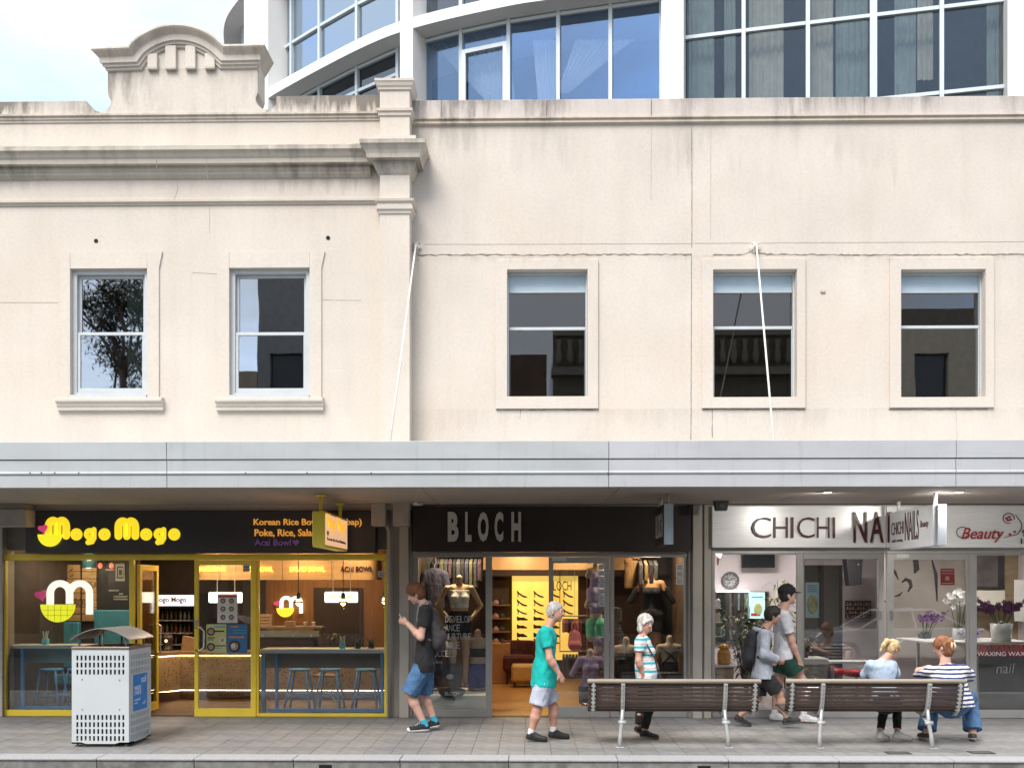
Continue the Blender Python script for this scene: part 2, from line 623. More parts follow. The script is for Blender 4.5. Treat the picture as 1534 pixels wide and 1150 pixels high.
def sweep(path, prof, yb, name, mat, parent, ext=True):
    """moulding along an (x,z) path: prof = (distance inside the path, projection); ends step back with the profile"""
    n = len(path); vs, fs = [], []
    P = [Vector((p[0], p[1])) for p in path]
    for i in range(n):
        a = (P[i] - P[i - 1]).normalized() if i else (P[1] - P[0]).normalized()
        b = (P[i + 1] - P[i]).normalized() if i < n - 1 else a
        na, nb = Vector((a.y, -a.x)), Vector((b.y, -b.x))
        nn = (na + nb).normalized()
        nn = nn / max(0.45, nn.dot(na))
        for d, p in prof:
            q = P[i] + nn * d
            if ext and i == 0: q = q - a * p
            if ext and i == n - 1: q = q + a * p
            vs.append((q.x, -p, q.y))
        for d, p in (prof[-1], prof[0]):
            q = P[i] + nn * d
            if ext and i == 0: q = q - a * p
            if ext and i == n - 1: q = q + a * p
            vs.append((q.x, yb, q.y))
    m = len(prof) + 2
    for i in range(n - 1):
        for k in range(m):
            j = (k + 1) % m
            fs.append((i * m + k, i * m + j, (i + 1) * m + j, (i + 1) * m + k))
    fs.append(tuple(range(m))); fs.append(tuple(range(n * m - 1, (n - 1) * m - 1, -1)))
    return MB().add(vs, fs).build(name, mat, parent)

# parapet with the bitten corners, and the pediment standing on it
def bite(cx, cy, r, a0, a1, n=14):
    return [(cx + r * math.cos(R(a0 + (a1 - a0) * k / n)), cy - r * math.sin(R(a0 + (a1 - a0) * k / n))) for k in range(n + 1)]
poly = [(-420, 180), (-420, 151), (129, 150), (137, 158.5)] + bite(151, 151, 15.5, 212, 362) + [(161.5, 140)]
pedl = [(161.5, 112), (161.5, 84), (199, 82)]
arc_o = [(270 + 97 * math.sin(R(a)), 143 - 97 * math.cos(R(a))) for a in np.linspace(-47.3, 47.3, 25)]
arc_b = [(270 + 93 * math.sin(R(a)), 143 - 93 * math.cos(R(a))) for a in np.linspace(-46, 46, 21)]
poly += pedl + arc_b + [(341, 82), (387.5, 84), (387.5, 140)] + bite(400, 149.5, 15.5, 178, 330) + [(414, 145), (590, 144), (590, 180)]
pp = [(PX(a, 0), zl(b)) for a, b in poly]
w = MB(); w.prism(pp, 0.004, 0.34, 'y'); par = w.build('parapet', M_par, LB)
w = MB()
w.prism([(PX(a, 0), zl(b)) for a, b in [(150, 171), (151, 167.5)] + bite(151, 151, 16.5, 275, 362)[:] + [(162.5, 140), (162.5, 100)] + [(270 + 70 * math.sin(R(a)), 143 - 70 * math.cos(R(a))) for a in np.linspace(-50, 50, 17)] + [(386.5, 100), (386.5, 140)] + bite(400, 149.5, 16.5, 178, 265) + [(400, 171)]], -0.02, 0.0, 'y')
ped = w.build('pediment', M_ped, LB)
path = [(PX(165, 0), zl(79.5))] + [(PX(a, 0), zl(b)) for a, b in [(199, 78.5)] + arc_o[1:-1] + [(342, 77.5)]] + [(PX(381, 0), zl(77))]
sweep(path, [(0, .19), (.03, .20), (.05, .185), (.09, .13), (.105, .115), (.185, .11), (.19, .085), (.225, .08), (.23, .055), (.262, .05), (.275, .02)], 0.36, 'pediment_moulding', M_mld, ped)
for a, b, t in ((223.5, 238, 92), (250, 266, 80), (280, 295, 80), (309, 324, 92)):
    w = MB(); w.cbox(PX(a, 0), PX(b, 0), -.075, -.018, zl(107), zl(t - 8), .006); w.build('pediment_block', M_ped, ped)

def run_x(prof, xa, xb, name, mat, parent, y=0.0):
    """moulding along x from a (projection, z) profile, its back let into the wall"""
    pts = [(y - p, z) for p, z in prof] + [(y + 0.03, prof[-1][1]), (y + 0.03, prof[0][1])]
    return MB().prism(pts, xa, xb, 'x').build(name, mat, parent)

run_x([(.0, zl(170)), (.055, zl(171.5)), (.06, zl(174.5)), (.035, zl(176)), (.035, zl(179)), (.02, zl(180)), (.015, zl(183)), (0, zl(183.4))], XL, PX(570, 0), 'string_course', M_str, LB)
run_x([(.0, zl(216.5)), (.24, zl(229)), (.27, zl(230)), (.27, zl(236)), (.235, zl(238)), (.21, zl(243)), (.185, zl(246)), (.18, zl(252.5)), (.105, zl(253)), (.105, zl(258)), (.075, zl(261)), (.07, zl(264)), (.02, zl(268)), (0, zl(268.5))],
      XL, PX(556, 0), 'cornice', M_cor, LB)
run_x([(0, zl(299.5)), (.05, zl(300.5)), (.05, zl(303.5)), (.02, zl(305.5)), (.02, zl(307.3)), (0, zl(307.5))], XL, PX(570, 0), 'string_course', M_str, LB)

# pilaster
yp = -0.16
x0, x1 = PX(569, yp), PX(613.5, yp)
zp = lambda py: at(590, py, yp)[1]
w = MB(); w.box(x0, x1, yp, 0.30, 2.95, zp(122)); pil = w.build('pilaster', M_pil, LB)
def cap(layers, name='capital', mat=None):
    w = MB(); w.stack(x0, x1, yp, 0.28, [(zp(py), p) for py, p in layers]); return w.build(name, mat or M_pil, pil)
cap([(135.5, .004), (135, .02), (132, .025), (130, .04), (125, .055), (124, .066), (120.5, .068), (120, .0)])
cap([(174, .003), (173.5, .018), (169, .022), (167.5, .042), (163.8, .046), (163, .0)], 'band_moulding')
cap([(219, .003), (218.5, .10), (207.5, .10), (207, .0)], 'plinth_block')
cap([(262, .003), (260, .02), (253, .06), (250, .075), (244, .088), (243, .16), (237, .17), (232, .19), (226, .23), (225, .245), (219.4, .25), (219.1, .0)], 'cornice_block', M_cor)
cap([(321, .003), (320, .018), (315.5, .025), (314.5, .045), (309.5, .05), (308.5, .03), (304, .035), (303, .06), (299.5, .068), (299, .0)], 'capital')

# cracks and hairline joints, each a thin ribbon of grime
M_crack = M('crack_grime', (0.22, 0.19, 0.16), 0.95, var=0.4, scale=30)
M_hair = M('hairline_joint', (0.42, 0.38, 0.33), 0.95, var=0.2, scale=30)
def ribbon(pts, w, Y, mat, parent, name='crack', jit=0.4, n=10):
    """thin ragged line through pixel points on the plane Y"""
    P = []
    for (a, b), (c, d) in zip(pts[:-1], pts[1:]):
        m = max(2, int(math.hypot(c - a, d - b) / n))
        for k in range(m):
            P.append((a + (c - a) * k / m, b + (d - b) * k / m))
    P.append(pts[-1])
    W = [Vector((at(a, b, Y)[0], at(a, b, Y)[1])) for a, b in P]
    vs, fs = [], []
    for i, p in enumerate(W):
        d = (W[min(i + 1, len(W) - 1)] - W[max(i - 1, 0)]).normalized()
        nn = Vector((-d.y, d.x))
        p = p + nn * random.uniform(-1, 1) * w * jit * 0.8
        h = w * random.uniform(1 - jit, 1 + jit) * 0.5
        for sgn in (-1, 1):
            q = p + nn * h * sgn
            vs += [(q.x, Y - .002, q.y), (q.x, Y + .002, q.y)]
    for i in range(len(W) - 1):
        a = i * 4
        fs += [(a, a + 2, a + 6, a + 4), (a + 1, a + 5, a + 7, a + 3), (a, a + 4, a + 5, a + 1), (a + 2, a + 3, a + 7, a + 6)]
    fs += [(0, 1, 3, 2), (len(vs) - 4, len(vs) - 2, len(vs) - 1, len(vs) - 3)]
    return MB().add(vs, fs).build(name, mat, parent)
for pts in ([(0, 453), (104, 453)], [(288, 408), (325, 410)], [(480, 449), (540, 450)], [(265, 270), (266, 285), (258, 305)], [(314, 308), (314, 350)], [(88, 379), (180, 378)]):
    ribbon(pts, .006, -.001, M_hair, LB, jit=.5)
for px in (234.5, 309):
    ribbon([(px, 230), (px + .5, 252), (px + 2, 268)], .010, -.271, M_crack, LB, jit=.4)
for a, b in ((144, 361), (491.5, 356.5)):
    x, z = at(a, b, 0)
    w = MB(); w.tube([(x, -.006, z), (x, .01, z)], [.030, .026], 12); w.build('weep_hole', M_black, LB)

def sash_window(parent, px0, px1, pyt, pyb, pym, Y, gl, flare, blind=None, side=None, frame=0.055, sill=True):
    """double-hung sash window set in a wall opening"""
    x0, z1 = at(px0, pyt, Y); x1 = at(px1, pyt, Y)[0]; z0 = at((px0 + px1) / 2, pyb, Y)[1]; zm = at((px0 + px1) / 2, pym, Y)[1]
    yf = Y + 0.055
    f = frame
    w = MB(); w.wall(x0 + .002, x1 - .002, z0 + .002, z1 - .002, yf, yf + .12, [(x0 + f, x1 - f, z0 + f * .8, z1 - f)])
    win = w.build('window', M_white, parent)
    s_ = 0.042
    xa, xb = x0 + f + .002, x1 - f - .002
    zt, zb = z1 - f - .002, z0 + f * .8 + .002
    w = MB(); w.wall(xa, xb, zm - .02, zt, yf + .065, yf + .105, [(xa + s_, xb - s_, zm + .022, zt - s_)]); w.build('upper_sash', M_white, win, bevel=.004)
    w = MB(); w.wall(xa, xb, zb, zm + .022, yf + .018, yf + .058, [(xa + s_, xb - s_, zb + s_ * 1.5, zm - .022)]); w.build('lower_sash', M_white, win, bevel=.004)
    w = MB(); w.box(xa + s_, xb - s_, yf + .084, yf + .088, zm + .022, zt - s_); w.build('pane', gl, win)
    w = MB(); w.box(xa + s_, xb - s_, yf + .036, yf + .040, zb + s_ * 1.5, zm - .022); w.build('pane', gl, win)
    if blind:
        w = MB()
        zt2 = zt - s_ + .01
        n = 5
        for k in range(n):
            h = (blind) / n
            w.cbox(xa + s_ * .6, xb - s_ * .6, yf + .115, yf + .135, zt2 - (k + 1) * h + .004, zt2 - k * h, .004)
        w.build('roller_blind', M_blind, win)
    if side:
        w = MB(); n = 14
        a, b = side
        pts = []
        for k in range(n + 1):
            pts.append((a + (b - a) * k / n, yf + .14 + .02 * math.sin(k * 1.9)))
        pts += [(p[0], p[1] + .01) for p in reversed(pts)]
        w.prism(pts, zb, zt, 'z'); w.build('curtain', M_curt, win)
    return win, (x0, x1, z0, z1)

M_blind = M('blind_paleblue', (0.48, 0.60, 0.68), 0.7, var=0.05)
for i, (a, b, t, u) in enumerate(wins):
    xs_ = (at(195, 500, .3)[0], at(222, 500, .3)[0]) if i == 0 else None
    win, (x0, x1, z0, z1) = sash_window(LB, a, b, t, u, 498 if i == 0 else 498, YW, G_up, True, side=xs_, frame=.062)
    # flared surround: jambs that lean out over the head
    e = .17
    zt = at(a, 378, 0)[1]
    zs0 = at(a, 598, 0)[1]
    for sgn, xe in ((-1, x0), (1, x1)):
        w = MB(); w.prism([(xe, zs0), (xe + sgn * e, zs0), (xe + sgn * e, z1), (xe + sgn * (e + .05), zt), (xe + sgn * .002, zt), (xe + sgn * .002, z1)], -.022, .004, 'y')
        w.build('surround_jamb', M_pl, win)
    w = MB(); w.box(x0 + .001, x1 - .001, -.020, .004, z1 + .002, zt); w.build('surround_head', M_pl, win)
    xa, xb = PX(83 if i == 0 else 322, -.1), PX(242 if i == 0 else 483, -.1)
    zz = lambda py: at((a + b) / 2, py, -.1)[1]
    run = [(0.0, zz(613.5)), (.055, zz(613)), (.055, zz(608)), (.075, zz(606.5)), (.075, zz(603.5)), (.10, zz(602)), (.115, zz(600.5)), (.115, zz(596.5)), (.09, zz(595)), (0, zz(594))]
    o = run_x(run, xa, xb, 'sill', M_pl, win)
    w = MB(); w.box(x0 + .004, x1 - .004, -.05, .06, zz(594.5), zz(590)); w.build('sill_board', M_white, win)
# rooms behind the windows
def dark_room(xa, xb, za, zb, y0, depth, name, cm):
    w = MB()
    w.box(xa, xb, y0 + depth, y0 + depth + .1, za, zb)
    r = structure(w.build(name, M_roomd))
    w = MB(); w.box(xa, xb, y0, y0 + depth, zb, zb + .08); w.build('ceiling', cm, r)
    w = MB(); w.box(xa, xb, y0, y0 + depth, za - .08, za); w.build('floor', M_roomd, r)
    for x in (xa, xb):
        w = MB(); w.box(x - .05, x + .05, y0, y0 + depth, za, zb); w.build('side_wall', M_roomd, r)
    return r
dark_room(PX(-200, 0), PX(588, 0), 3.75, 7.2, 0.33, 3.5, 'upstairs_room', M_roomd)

# ================================================================== right building
zr = lambda py: at(1000, py, YWR)[1]
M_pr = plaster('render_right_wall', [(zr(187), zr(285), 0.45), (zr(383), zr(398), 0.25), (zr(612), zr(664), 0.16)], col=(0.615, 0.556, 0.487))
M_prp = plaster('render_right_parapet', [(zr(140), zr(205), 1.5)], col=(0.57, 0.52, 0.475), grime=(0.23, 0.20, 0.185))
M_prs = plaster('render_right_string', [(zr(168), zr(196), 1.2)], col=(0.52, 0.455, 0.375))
RB = thing('rendered_building', 'plain cream rendered building with three framed sash windows above the awning', 'building', (PX(1080, YWR), YWR, 0))
XR0, XR1 = PX(612, YWR), PX(1960, YWR)
rw = [(760, 880, 405, 594), (1068, 1193, 405, 595), (1349, 1475, 405, 595)]
holes = []
for a, b, t, u in rw:
    x0, z1 = at(a, t, YWR); x1 = at(b, t, YWR)[0]; z0 = at((a + b) / 2, u, YWR)[1]
    holes.append((x0, x1, z0, z1))
w = MB(); w.wall(XR0, XR1, 2.95, zr(178), YWR, YWR + .32, holes); w.build('wall', M_pr, RB)
# parapet in cast lengths
pxs = [612, 661, 819, 976, 1295, 1700, 1960]
for a, b in zip(pxs[:-1], pxs[1:]):
    w = MB(); w.cbox(PX(a, YWR) + .002, PX(b, YWR) - .002, YWR + .004, YWR + .36, zr(179), zr(147.5), .006); w.build('parapet_block', M_prp, RB)
run_x([(0, zr(174.5)), (.05, zr(175.5)), (.055, zr(178)), (.03, zr(179.5)), (.03, zr(182)), (.045, zr(183)), (.045, zr(184.5)), (.012, zr(186.5)), (0, zr(187))], XR0, XR1, 'string_course', M_prs, RB, YWR)
for (a, b, t, u), (x0, x1, z0, z1) in zip(rw, holes):
    d = 17 / 105.
    e0 = PX(a - 17, YWR); e1 = PX(b + (16 if a < 1000 else 13), YWR); zt, zb = zr(388.5), zr(612)
    yf = YWR + .10
    w = MB(); w.wall(x0 + .002, x1 - .002, z0 + .002, z1 - .002, yf, yf + .16, [(x0 + .022, x1 - .022, z0 + .016, z1 - .028)])
    win = w.build('window', M_white, RB)
    w = MB(); w.wall(e0, e1, zb, zt, YWR - .035, YWR + .004, [(x0 - .001, x1 + .001, z0 - .001, z1 + .001)]); w.build('surround', M_pr, win, bevel=.006)
    xa, xb, zt2, zb2 = x0 + .024, x1 - .024, z1 - .03, z0 + .018
    zm = zr(488.5)
    w = MB(); w.box(xa, xb, yf + .06, yf + .10, zt2 - .225, zt2); w.build('head_board', M_blind, win)
    w = MB(); w.box(xa, xb, yf + .045, yf + .058, zt2 - .252, zt2 - .226); w.build('head_rail', M_white, win)
    w = MB(); w.cbox(xa, xb, yf + .015, yf + .075, zm - .022, zm + .022); w.build('meeting_rail', M_white, win)
    w = MB(); w.box(xa, xb, yf + .064, yf + .068, zm + .023, zt2 - .253); w.build('pane', G_dk, win)
    w = MB(); w.box(xa, xb, yf + .030, yf + .034, zb2, zm - .023); w.build('pane', G_up if a > 1300 else G_dk, win)
    for xx in (xa, xb - .016):
        w = MB(); w.box(xx, xx + .016, yf + .02, yf + .06, zb2, zm - .023); w.build('sash_stile', M_white if a > 1000 else M('dark_sash', (.10, .11, .12), .5), win)
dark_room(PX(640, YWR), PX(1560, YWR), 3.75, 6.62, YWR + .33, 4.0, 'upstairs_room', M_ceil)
lx, lz = at(818, 450, 2.0)
lt = thing('ceiling_light', 'small round dome ceiling light seen through the middle upper window', 'ceiling light', (lx, 1.75, 6.62))
w = MB(); w.lathe([(.02, 6.46), (.10, 6.48), (.15, 6.53), (.16, 6.55)], (lx, 1.75, 0), 20); w.build('dome', M('frosted_dome', (.16, .155, .15), .4), lt, True)
w = MB(); w.lathe([(.165, 6.55), (.17, 6.58), (.165, 6.618)], (lx, 1.75, 0), 20); w.build('rim', M('lamp_rim', (.06, .06, .06), .4), lt, True)
# the long ragged joint below the beam, and other lines
yq = YWR - .001
ribbon([(626, 382.5), (700, 381.5), (780, 382), (900, 381), (1036, 381.5)], .016, yq, M_crack, RB, jit=.7, n=5)
ribbon([(1068, 382), (1112, 381), (1124, 377), (1150, 381), (1330, 382), (1534, 381), (1700, 381)], .014, yq, M_crack, RB, jit=.7, n=5)
ribbon([(636, 366), (1036, 365)], .006, yq, M_hair, RB)
ribbon([(1040, 364.5), (1330, 363), (1534, 362)], .006, yq, M_hair, RB)
ribbon([(1036.5, 190), (1036.5, 372)], .009, yq, M_crack, RB, jit=.3)
ribbon([(1036, 382), (1035, 660)], .008, yq, M_crack, RB, jit=.3)
ribbon([(1065, 190), (1064.5, 358)], .006, yq, M_hair, RB)
ribbon([(1067, 612), (1067, 655)], .010, yq, M_crack, RB)
ribbon([(1068, 400), (1068, 385)], .006, yq, M_hair, RB)
ribbon([(780, 612), (779, 628)], .010, yq, M_crack, RB, jit=.6)
ribbon([(976, 190), (975, 300)], .005, yq, M_hair, RB)
ribbon([(1432, 614), (1434, 660)], .005, yq, M_hair, RB)
ribbon([(743, 613.2), (897, 613.2)], .012, yq - .004, M_crack, RB, jit=.5, n=5)
ribbon([(1052, 613), (1206, 613)], .012, yq - .004, M_crack, RB, jit=.5, n=5)
ribbon([(1331, 613), (1480, 613)], .010, yq - .004, M_crack, RB, jit=.5, n=5)
for px in (661, 819, 976):
    ribbon([(px, 151), (px, 176)], .008, YWR + .002, M_crack, RB, jit=.3)
w = MB(); w.cbox(PX(1233, YWR) - .04, PX(1233, YWR) + .03, YWR - .02, YWR + .01, zr(440), zr(436)); w.build('fixing_stub', M_hair, RB)

# ================================================================== street awning
def awning_paint(name, col):
    m, nt, b = base_mat(name)
    c = ramp2(nt, noise(nt, 1.1, 4, (1, 1, 3)), [x * .93 for x in col], [x * 1.06 for x in col], .3, .7)
    run = ramp2(nt, noise(nt, 5, 5, (2.5, 1, .18), .7), (0, 0, 0), (1, 1, 1), .56, .80)
    c = mixc(nt, mth(nt, 'MULTIPLY', run, .35), c, (.20, .185, .165))
    sp = ramp2(nt, noise(nt, 38, 3), (0, 0, 0), (1, 1, 1), .66, .74)
    c = mixc(nt, mth(nt, 'MULTIPLY', sp, .25), c, (.25, .21, .17))
    nt.links.new(c, b.inputs['Base Color'])
    nt.links.new(ramp2(nt, noise(nt, 6, 3), (.3, .3, .3), (.55, .55, .55), .3, .7), b.inputs['Roughness'])
    bump(nt, b, noise(nt, 1.6, 2), .25, .02)
    return m
M_faA, M_faB = awning_paint('awning_paint_a', (.44, .468, .475)), awning_paint('awning_paint_b', (.47, .488, .51))
M_sof = M('soffit_sheet', (0.40, 0.35, 0.305), 0.75, var=0.10, scale=1.2, stretch=(1, .3, 1))
M_gap = M('awning_gap', (0.26, 0.25, 0.24), 0.9)
za = lambda py: at(767, py, YA)[1]
AW = thing('street_awning', 'long pale grey box-fascia awning running over all three shops', 'awning', (0, YA, za(729)))
jp = [-420, 250, 912, 1432, 1960]
for i, (a, b) in enumerate(zip(jp[:-1], jp[1:])):
    xa, xb = PX(a, YA) + .004, PX(b, YA) - .004
    mt = M_faA if i < 2 else M_faB
    w = MB(); w.prism([(YA, za(729)), (YA, za(710.5)), (YA - .014, za(708.8)), (YA - .014, za(707)), (YA, za(705)), (YA, za(687.9)), (YA + .05, za(687.9)), (YA + .05, za(729))], xa, xb, 'x')
    w.build('fascia_lower_panel', mt, AW)
    w = MB(); w.prism([(YA - .012, za(686.6)), (YA - .012, za(661)), (YA + .05, za(659)), (YA + .05, za(686.6))], xa, xb, 'x')
    w.build('fascia_upper_panel', mt, AW)
w = MB(); w.box(PX(-420, YA), PX(1960, YA), YA + .052, YA + .075, za(728.5), za(660.5)); w.build('fascia_backing', M_gap, AW)
zs = za(728)
sj = [PX(-420, YA), PX(60, YA)] + [PX(628, YA) + 2.35 * k for k in (-1, 0, 1, 2)] + [PX(1960, YA)]
for a, b in zip(sj[:-1], sj[1:]):
    w = MB(); w.box(a + .004, b - .004, YA + .08, .10, zs, zs + .03); w.build('soffit_panel', M_sof, AW)
w = MB(); w.prism([(YA + .08, za(661)), (.0, za(661) + .10), (.0, za(661) + .14), (YA + .08, za(661) + .02)], PX(-420, YA), PX(1960, YA), 'x'); w.build('roof_sheet', M_faA, AW)
w = MB(); w.box(PX(-420, YA), PX(1960, YA), YA + .08, .098, zs + .034, zs + .05); w.build('soffit_backing', M_gap, AW)
M_scr = M('screw_rust', (.16, .12, .09), .8)
for px in (45, 62, 82, 118, 368, 460, 556, 911):
    x, z = at(px, 707.9, YA - .014)
    w = MB(); w.lathe([(.010, 0), (.008, .006)], (0, 0, 0), 8); w.xform(Matrix.Translation((x, YA - .0145, z)) @ Matrix.Rotation(R(90), 4, 'X')); w.build('screw', M_scr, AW)
# tension rods and their wall plates
M_rod = M('rod_paint', (.72, .70, .66), .5)
M_plate = M('plate_paint', (.60, .55, .48), .7, spot=(20, .6, (.25, .20, .16)))
for (a, b, Y0), (c, d), lab in (((624, 371, YWR), (583, 657), 'thin pale tie rod beside the pilaster holding up the awning'), ((1131, 371, YWR), (1160, 660), 'thin pale tie rod crossing the middle right upper window')):
    x0, z0 = at(a, b, Y0); x1, z1 = at(c, d, YA + .3)
    rt = thing('tie_rod', lab, 'tie rod', (x0, Y0, z0), 'awning tie rods')
    w = MB(); w.tube([(x0, Y0 - .10, z0), (x1, YA + .3, z1 - .1)], .013, 8); w.build('rod', M_rod, rt, True)
    w = MB(); w.lathe([(.085, 0), (.085, .012), (.03, .03), (.025, .11)], (0, 0, 0), 16); w.xform(Matrix.Translation((x0, Y0, z0)) @ Matrix.Rotation(R(90), 4, 'X')); w.build('wall_plate', M_plate, rt)
    for k in range(4):
        t = R(45 + 90 * k)
        w = MB(); w.lathe([(.012, 0), (.010, .012)], (0, 0, 0), 8); w.xform(Matrix.Translation((x0 + .062 * math.cos(t), Y0 - .0122, z0 + .062 * math.sin(t))) @ Matrix.Rotation(R(90), 4, 'X')); w.build('bolt', M_scr, rt)

# ================================================================== curved apartment block behind
M_apt = M('white_render_band', (0.72, 0.715, 0.70), 0.6, var=0.03, scale=2)
M_alu = M('pale_aluminium', (0.50, 0.565, 0.60), 0.4, metal=0.0, var=0.04)
G_blue = glass('apartment_glass_sky_tint', 0.24, (0.88, 0.92, 0.96), (0.36, 0.55, 0.84), 0.006)  # blue put into the mirrored share to imitate reflected deep blue sky
G_grey = glass('apartment_glass_grey', 0.22, (0.45, 0.49, 0.50), (0.60, 0.68, 0.76), 0.006)
G_pale = glass('apartment_glass_pale', 0.55, (0.55, 0.60, 0.64), (0.66, 0.82, 0.98), 0.006)
AB = thing('apartment_building', 'modern white apartment block with curved bands of glass behind the parapets', 'building', (0, 12, 0))
plan = [(-9.5, 35.5), (-9.42, 33.8), (-9.0, 32.0), (-8.3, 30.75), (-7.25, 29.5), (-6.26, 28.5), (-3.9, 26.45), (-2.44, 25.5), (-.27, 24.6), (1.15, 24.2), (5.06, 23.25), (10.5, 22.0), (16, 20.7)]
def catmull(P, n=8):
    P = [Vector(p) for p in P]; out = []
    for i in range(len(P) - 1):
        a, b, c, d = P[max(i - 1, 0)], P[i], P[i + 1], P[min(i + 2, len(P) - 1)]
        for k in range(n):
            t = k / n
            out.append(.5 * ((2 * b) + (c - a) * t + (2 * a - 5 * b + 4 * c - d) * t * t + (3 * b - a - 3 * c + d) * t ** 3))
    out.append(P[-1]); return out
def to_world(q):                       # plan given across and ahead of the standing point
    return Vector((q[0] * CA - q[1] * SA, q[0] * SA + q[1] * CA - CAM_D))
PLAN = [to_world(q) for q in catmull(plan)]
def off(curve, d):
    out = []
    for i, p in enumerate(curve):
        t = (curve[min(i + 1, len(curve) - 1)] - curve[max(i - 1, 0)]).normalized()
        out.append(p + Vector((-t.y, t.x)) * d)
    return out
GLP = off(PLAN, 0.6)
def pixel_of(p):
    dx, dy = p.x, p.y + CAM_D
    return 767 + FPX * (dx * CA + dy * SA) / (-dx * SA + dy * CA)
def on_curve(curve, px):
    best = None
    for a, b in zip(curve[:-1], curve[1:]):
        pa, pb = pixel_of(a), pixel_of(b)
        if pa <= px <= pb:
            t = (px - pa) / (pb - pa) if pb > pa else 0
            return a + (b - a) * t
    return curve[-1] if px > pixel_of(curve[-1]) else curve[8]
def depth_of(p):
    return -p.x * SA + (p.y + CAM_D) * CA
def band(curve, d0, d1, z0, z1, name, mat):
    A, B = off(curve, d0), off(curve, d1)
    poly = [(p.x, p.y) for p in A] + [(p.x, p.y) for p in reversed(B)]
    n = len(A); vs, fs = [], []
    for p, q in zip(A, B):
        vs += [(p.x, p.y, z0), (p.x, p.y, z1), (q.x, q.y, z1), (q.x, q.y, z0)]
    for i in range(n - 1):
        for k in range(4):
            j = (k + 1) % 4
            fs.append((i * 4 + k, i * 4 + j, i * 4 + 4 + j, i * 4 + 4 + k))
    fs += [(0, 3, 2, 1), tuple(range((n - 1) * 4, n * 4))]
    return MB().add(vs, fs).build(name, mat, AB)
LEFT = [p for p in PLAN if pixel_of(p) < 1030]
Z1 = 15.78
band(LEFT, 0, 2.4, Z1, Z1 + .27, 'floor_band', M_apt)
band(PLAN, 0, 2.4, Z1 + 3.6, Z1 + 3.9, 'floor_band', M_apt)
band(PLAN, .1, 2.4, 9.5, 10.2, 'floor_band', M_apt)
band(PLAN, .3, .34, 8.5, 9.5, 'base_wall', M_apt)
# columns
def column(pxa, pxb, z0, z1, push=-.02, deep=.9, name='column'):
    a, b = on_curve(PLAN, pxa), on_curve(PLAN, pxb)
    t = (b - a).normalized(); nn = Vector((-t.y, t.x))
    a, b = a + nn * push, b + nn * push
    c, d = b + nn * deep, a + nn * deep
    MB().prism([(a.x, a.y), (b.x, b.y), (c.x, c.y), (d.x, d.y)], z0, z1, 'z').build(name, M_apt, AB)
column(600, 619, 8.5, 24)
column(991, 1024, 8.5, 24)
column(366, 402, 8.5, 24, -.01, .8)
column(1513, 1560, 8.5, 24, .2, 1.0)
def bay(pxs, levels, gl, transom, w=.045, deep=.09, cap=None):
    """glazing between mullions pxs (photo columns at the glass line): one pane per bay and level"""
    pts = [on_curve(GLP, p) for p in pxs]
    for i, p in enumerate(pts):
        t = (pts[min(i + 1, len(pts) - 1)] - pts[max(i - 1, 0)]).normalized(); nn = Vector((-t.y, t.x))
        ww = w * (1.7 if cap and pxs[i] in cap else 1)
        q = [p - t * ww - nn * deep, p + t * ww - nn * deep, p + t * ww + nn * .05, p - t * ww + nn * .05]
        MB().prism([(v.x, v.y) for v in q], levels[0], levels[-1], 'z').build('mullion', M_alu, AB)
    for a, b in zip(pts[:-1], pts[1:]):
        t = (b - a).normalized(); nn = Vector((-t.y, t.x))
        a2, b2 = a + t * (w + .004), b - t * (w + .004)
        for z in transom:
            q = [a2 - nn * (deep - .012), b2 - nn * (deep - .012), b2 + nn * .04, a2 + nn * .04]
            MB().prism([(v.x, v.y) for v in q], z - .04, z + .04, 'z').build('transom', M_alu, AB)
        for z0, z1 in zip(levels[:-1], levels[1:]):
            q = [a2, b2, b2 + nn * .012, a2 + nn * .012]
            o = MB().prism([(v.x, v.y) for v in q], z0, z1, 'z').build('pane', gl, AB)
bay([334, 348, 366], [16.0, 19.4], G_grey, [17.4])
bay([402.5, 439, 481, 537, 598], [Z1 + .27, 17.42, Z1 + 3.6], G_pale, [17.42])
bay([396, 439, 481, 537, 598], [10.2, 15.10, Z1], G_grey, [15.10, Z1 - .07])
bay([624, 692, 763, 837, 915, 991], [10.2, Z1], G_blue, [Z1 - .07])
bay([624, 692, 763, 837, 915, 991], [Z1 + .27, Z1 + 3.6], G_grey, [Z1 + .36])
bay([1024, 1114, 1210, 1308, 1410, 1512], [10.2, 12.85, 14.75, 19.0], glass('apartment_glass_smoke', 0.05, (0.85, 0.88, 0.88), (0.40, 0.45, 0.48), 0.006), [12.85, 14.75], cap=(1308,))
# the opening light with its own frame
a, b = on_curve(GLP, 694), on_curve(GLP, 761)
t = (b - a).normalized(); nn = Vector((-t.y, t.x)); dd = depth_of(a)
zt = CAM_H + (880 - 78) / FPX * dd
fr = MB()
for q0, q1, zz0, zz1 in ((a, a + t * .10, 10.2, zt), (b - t * .10, b, 10.2, zt), (a + t * .10, b - t * .10, zt - .10, zt)):
    q0, q1 = q0 - nn * .10, q1 - nn * .10
    fr.prism([(v.x, v.y) for v in (q0, q1, q1 + nn * .06, q0 + nn * .06)], zz0, zz1, 'z')
fr.build('casement_frame', M('casement_white', (.66, .72, .75), .4), AB)
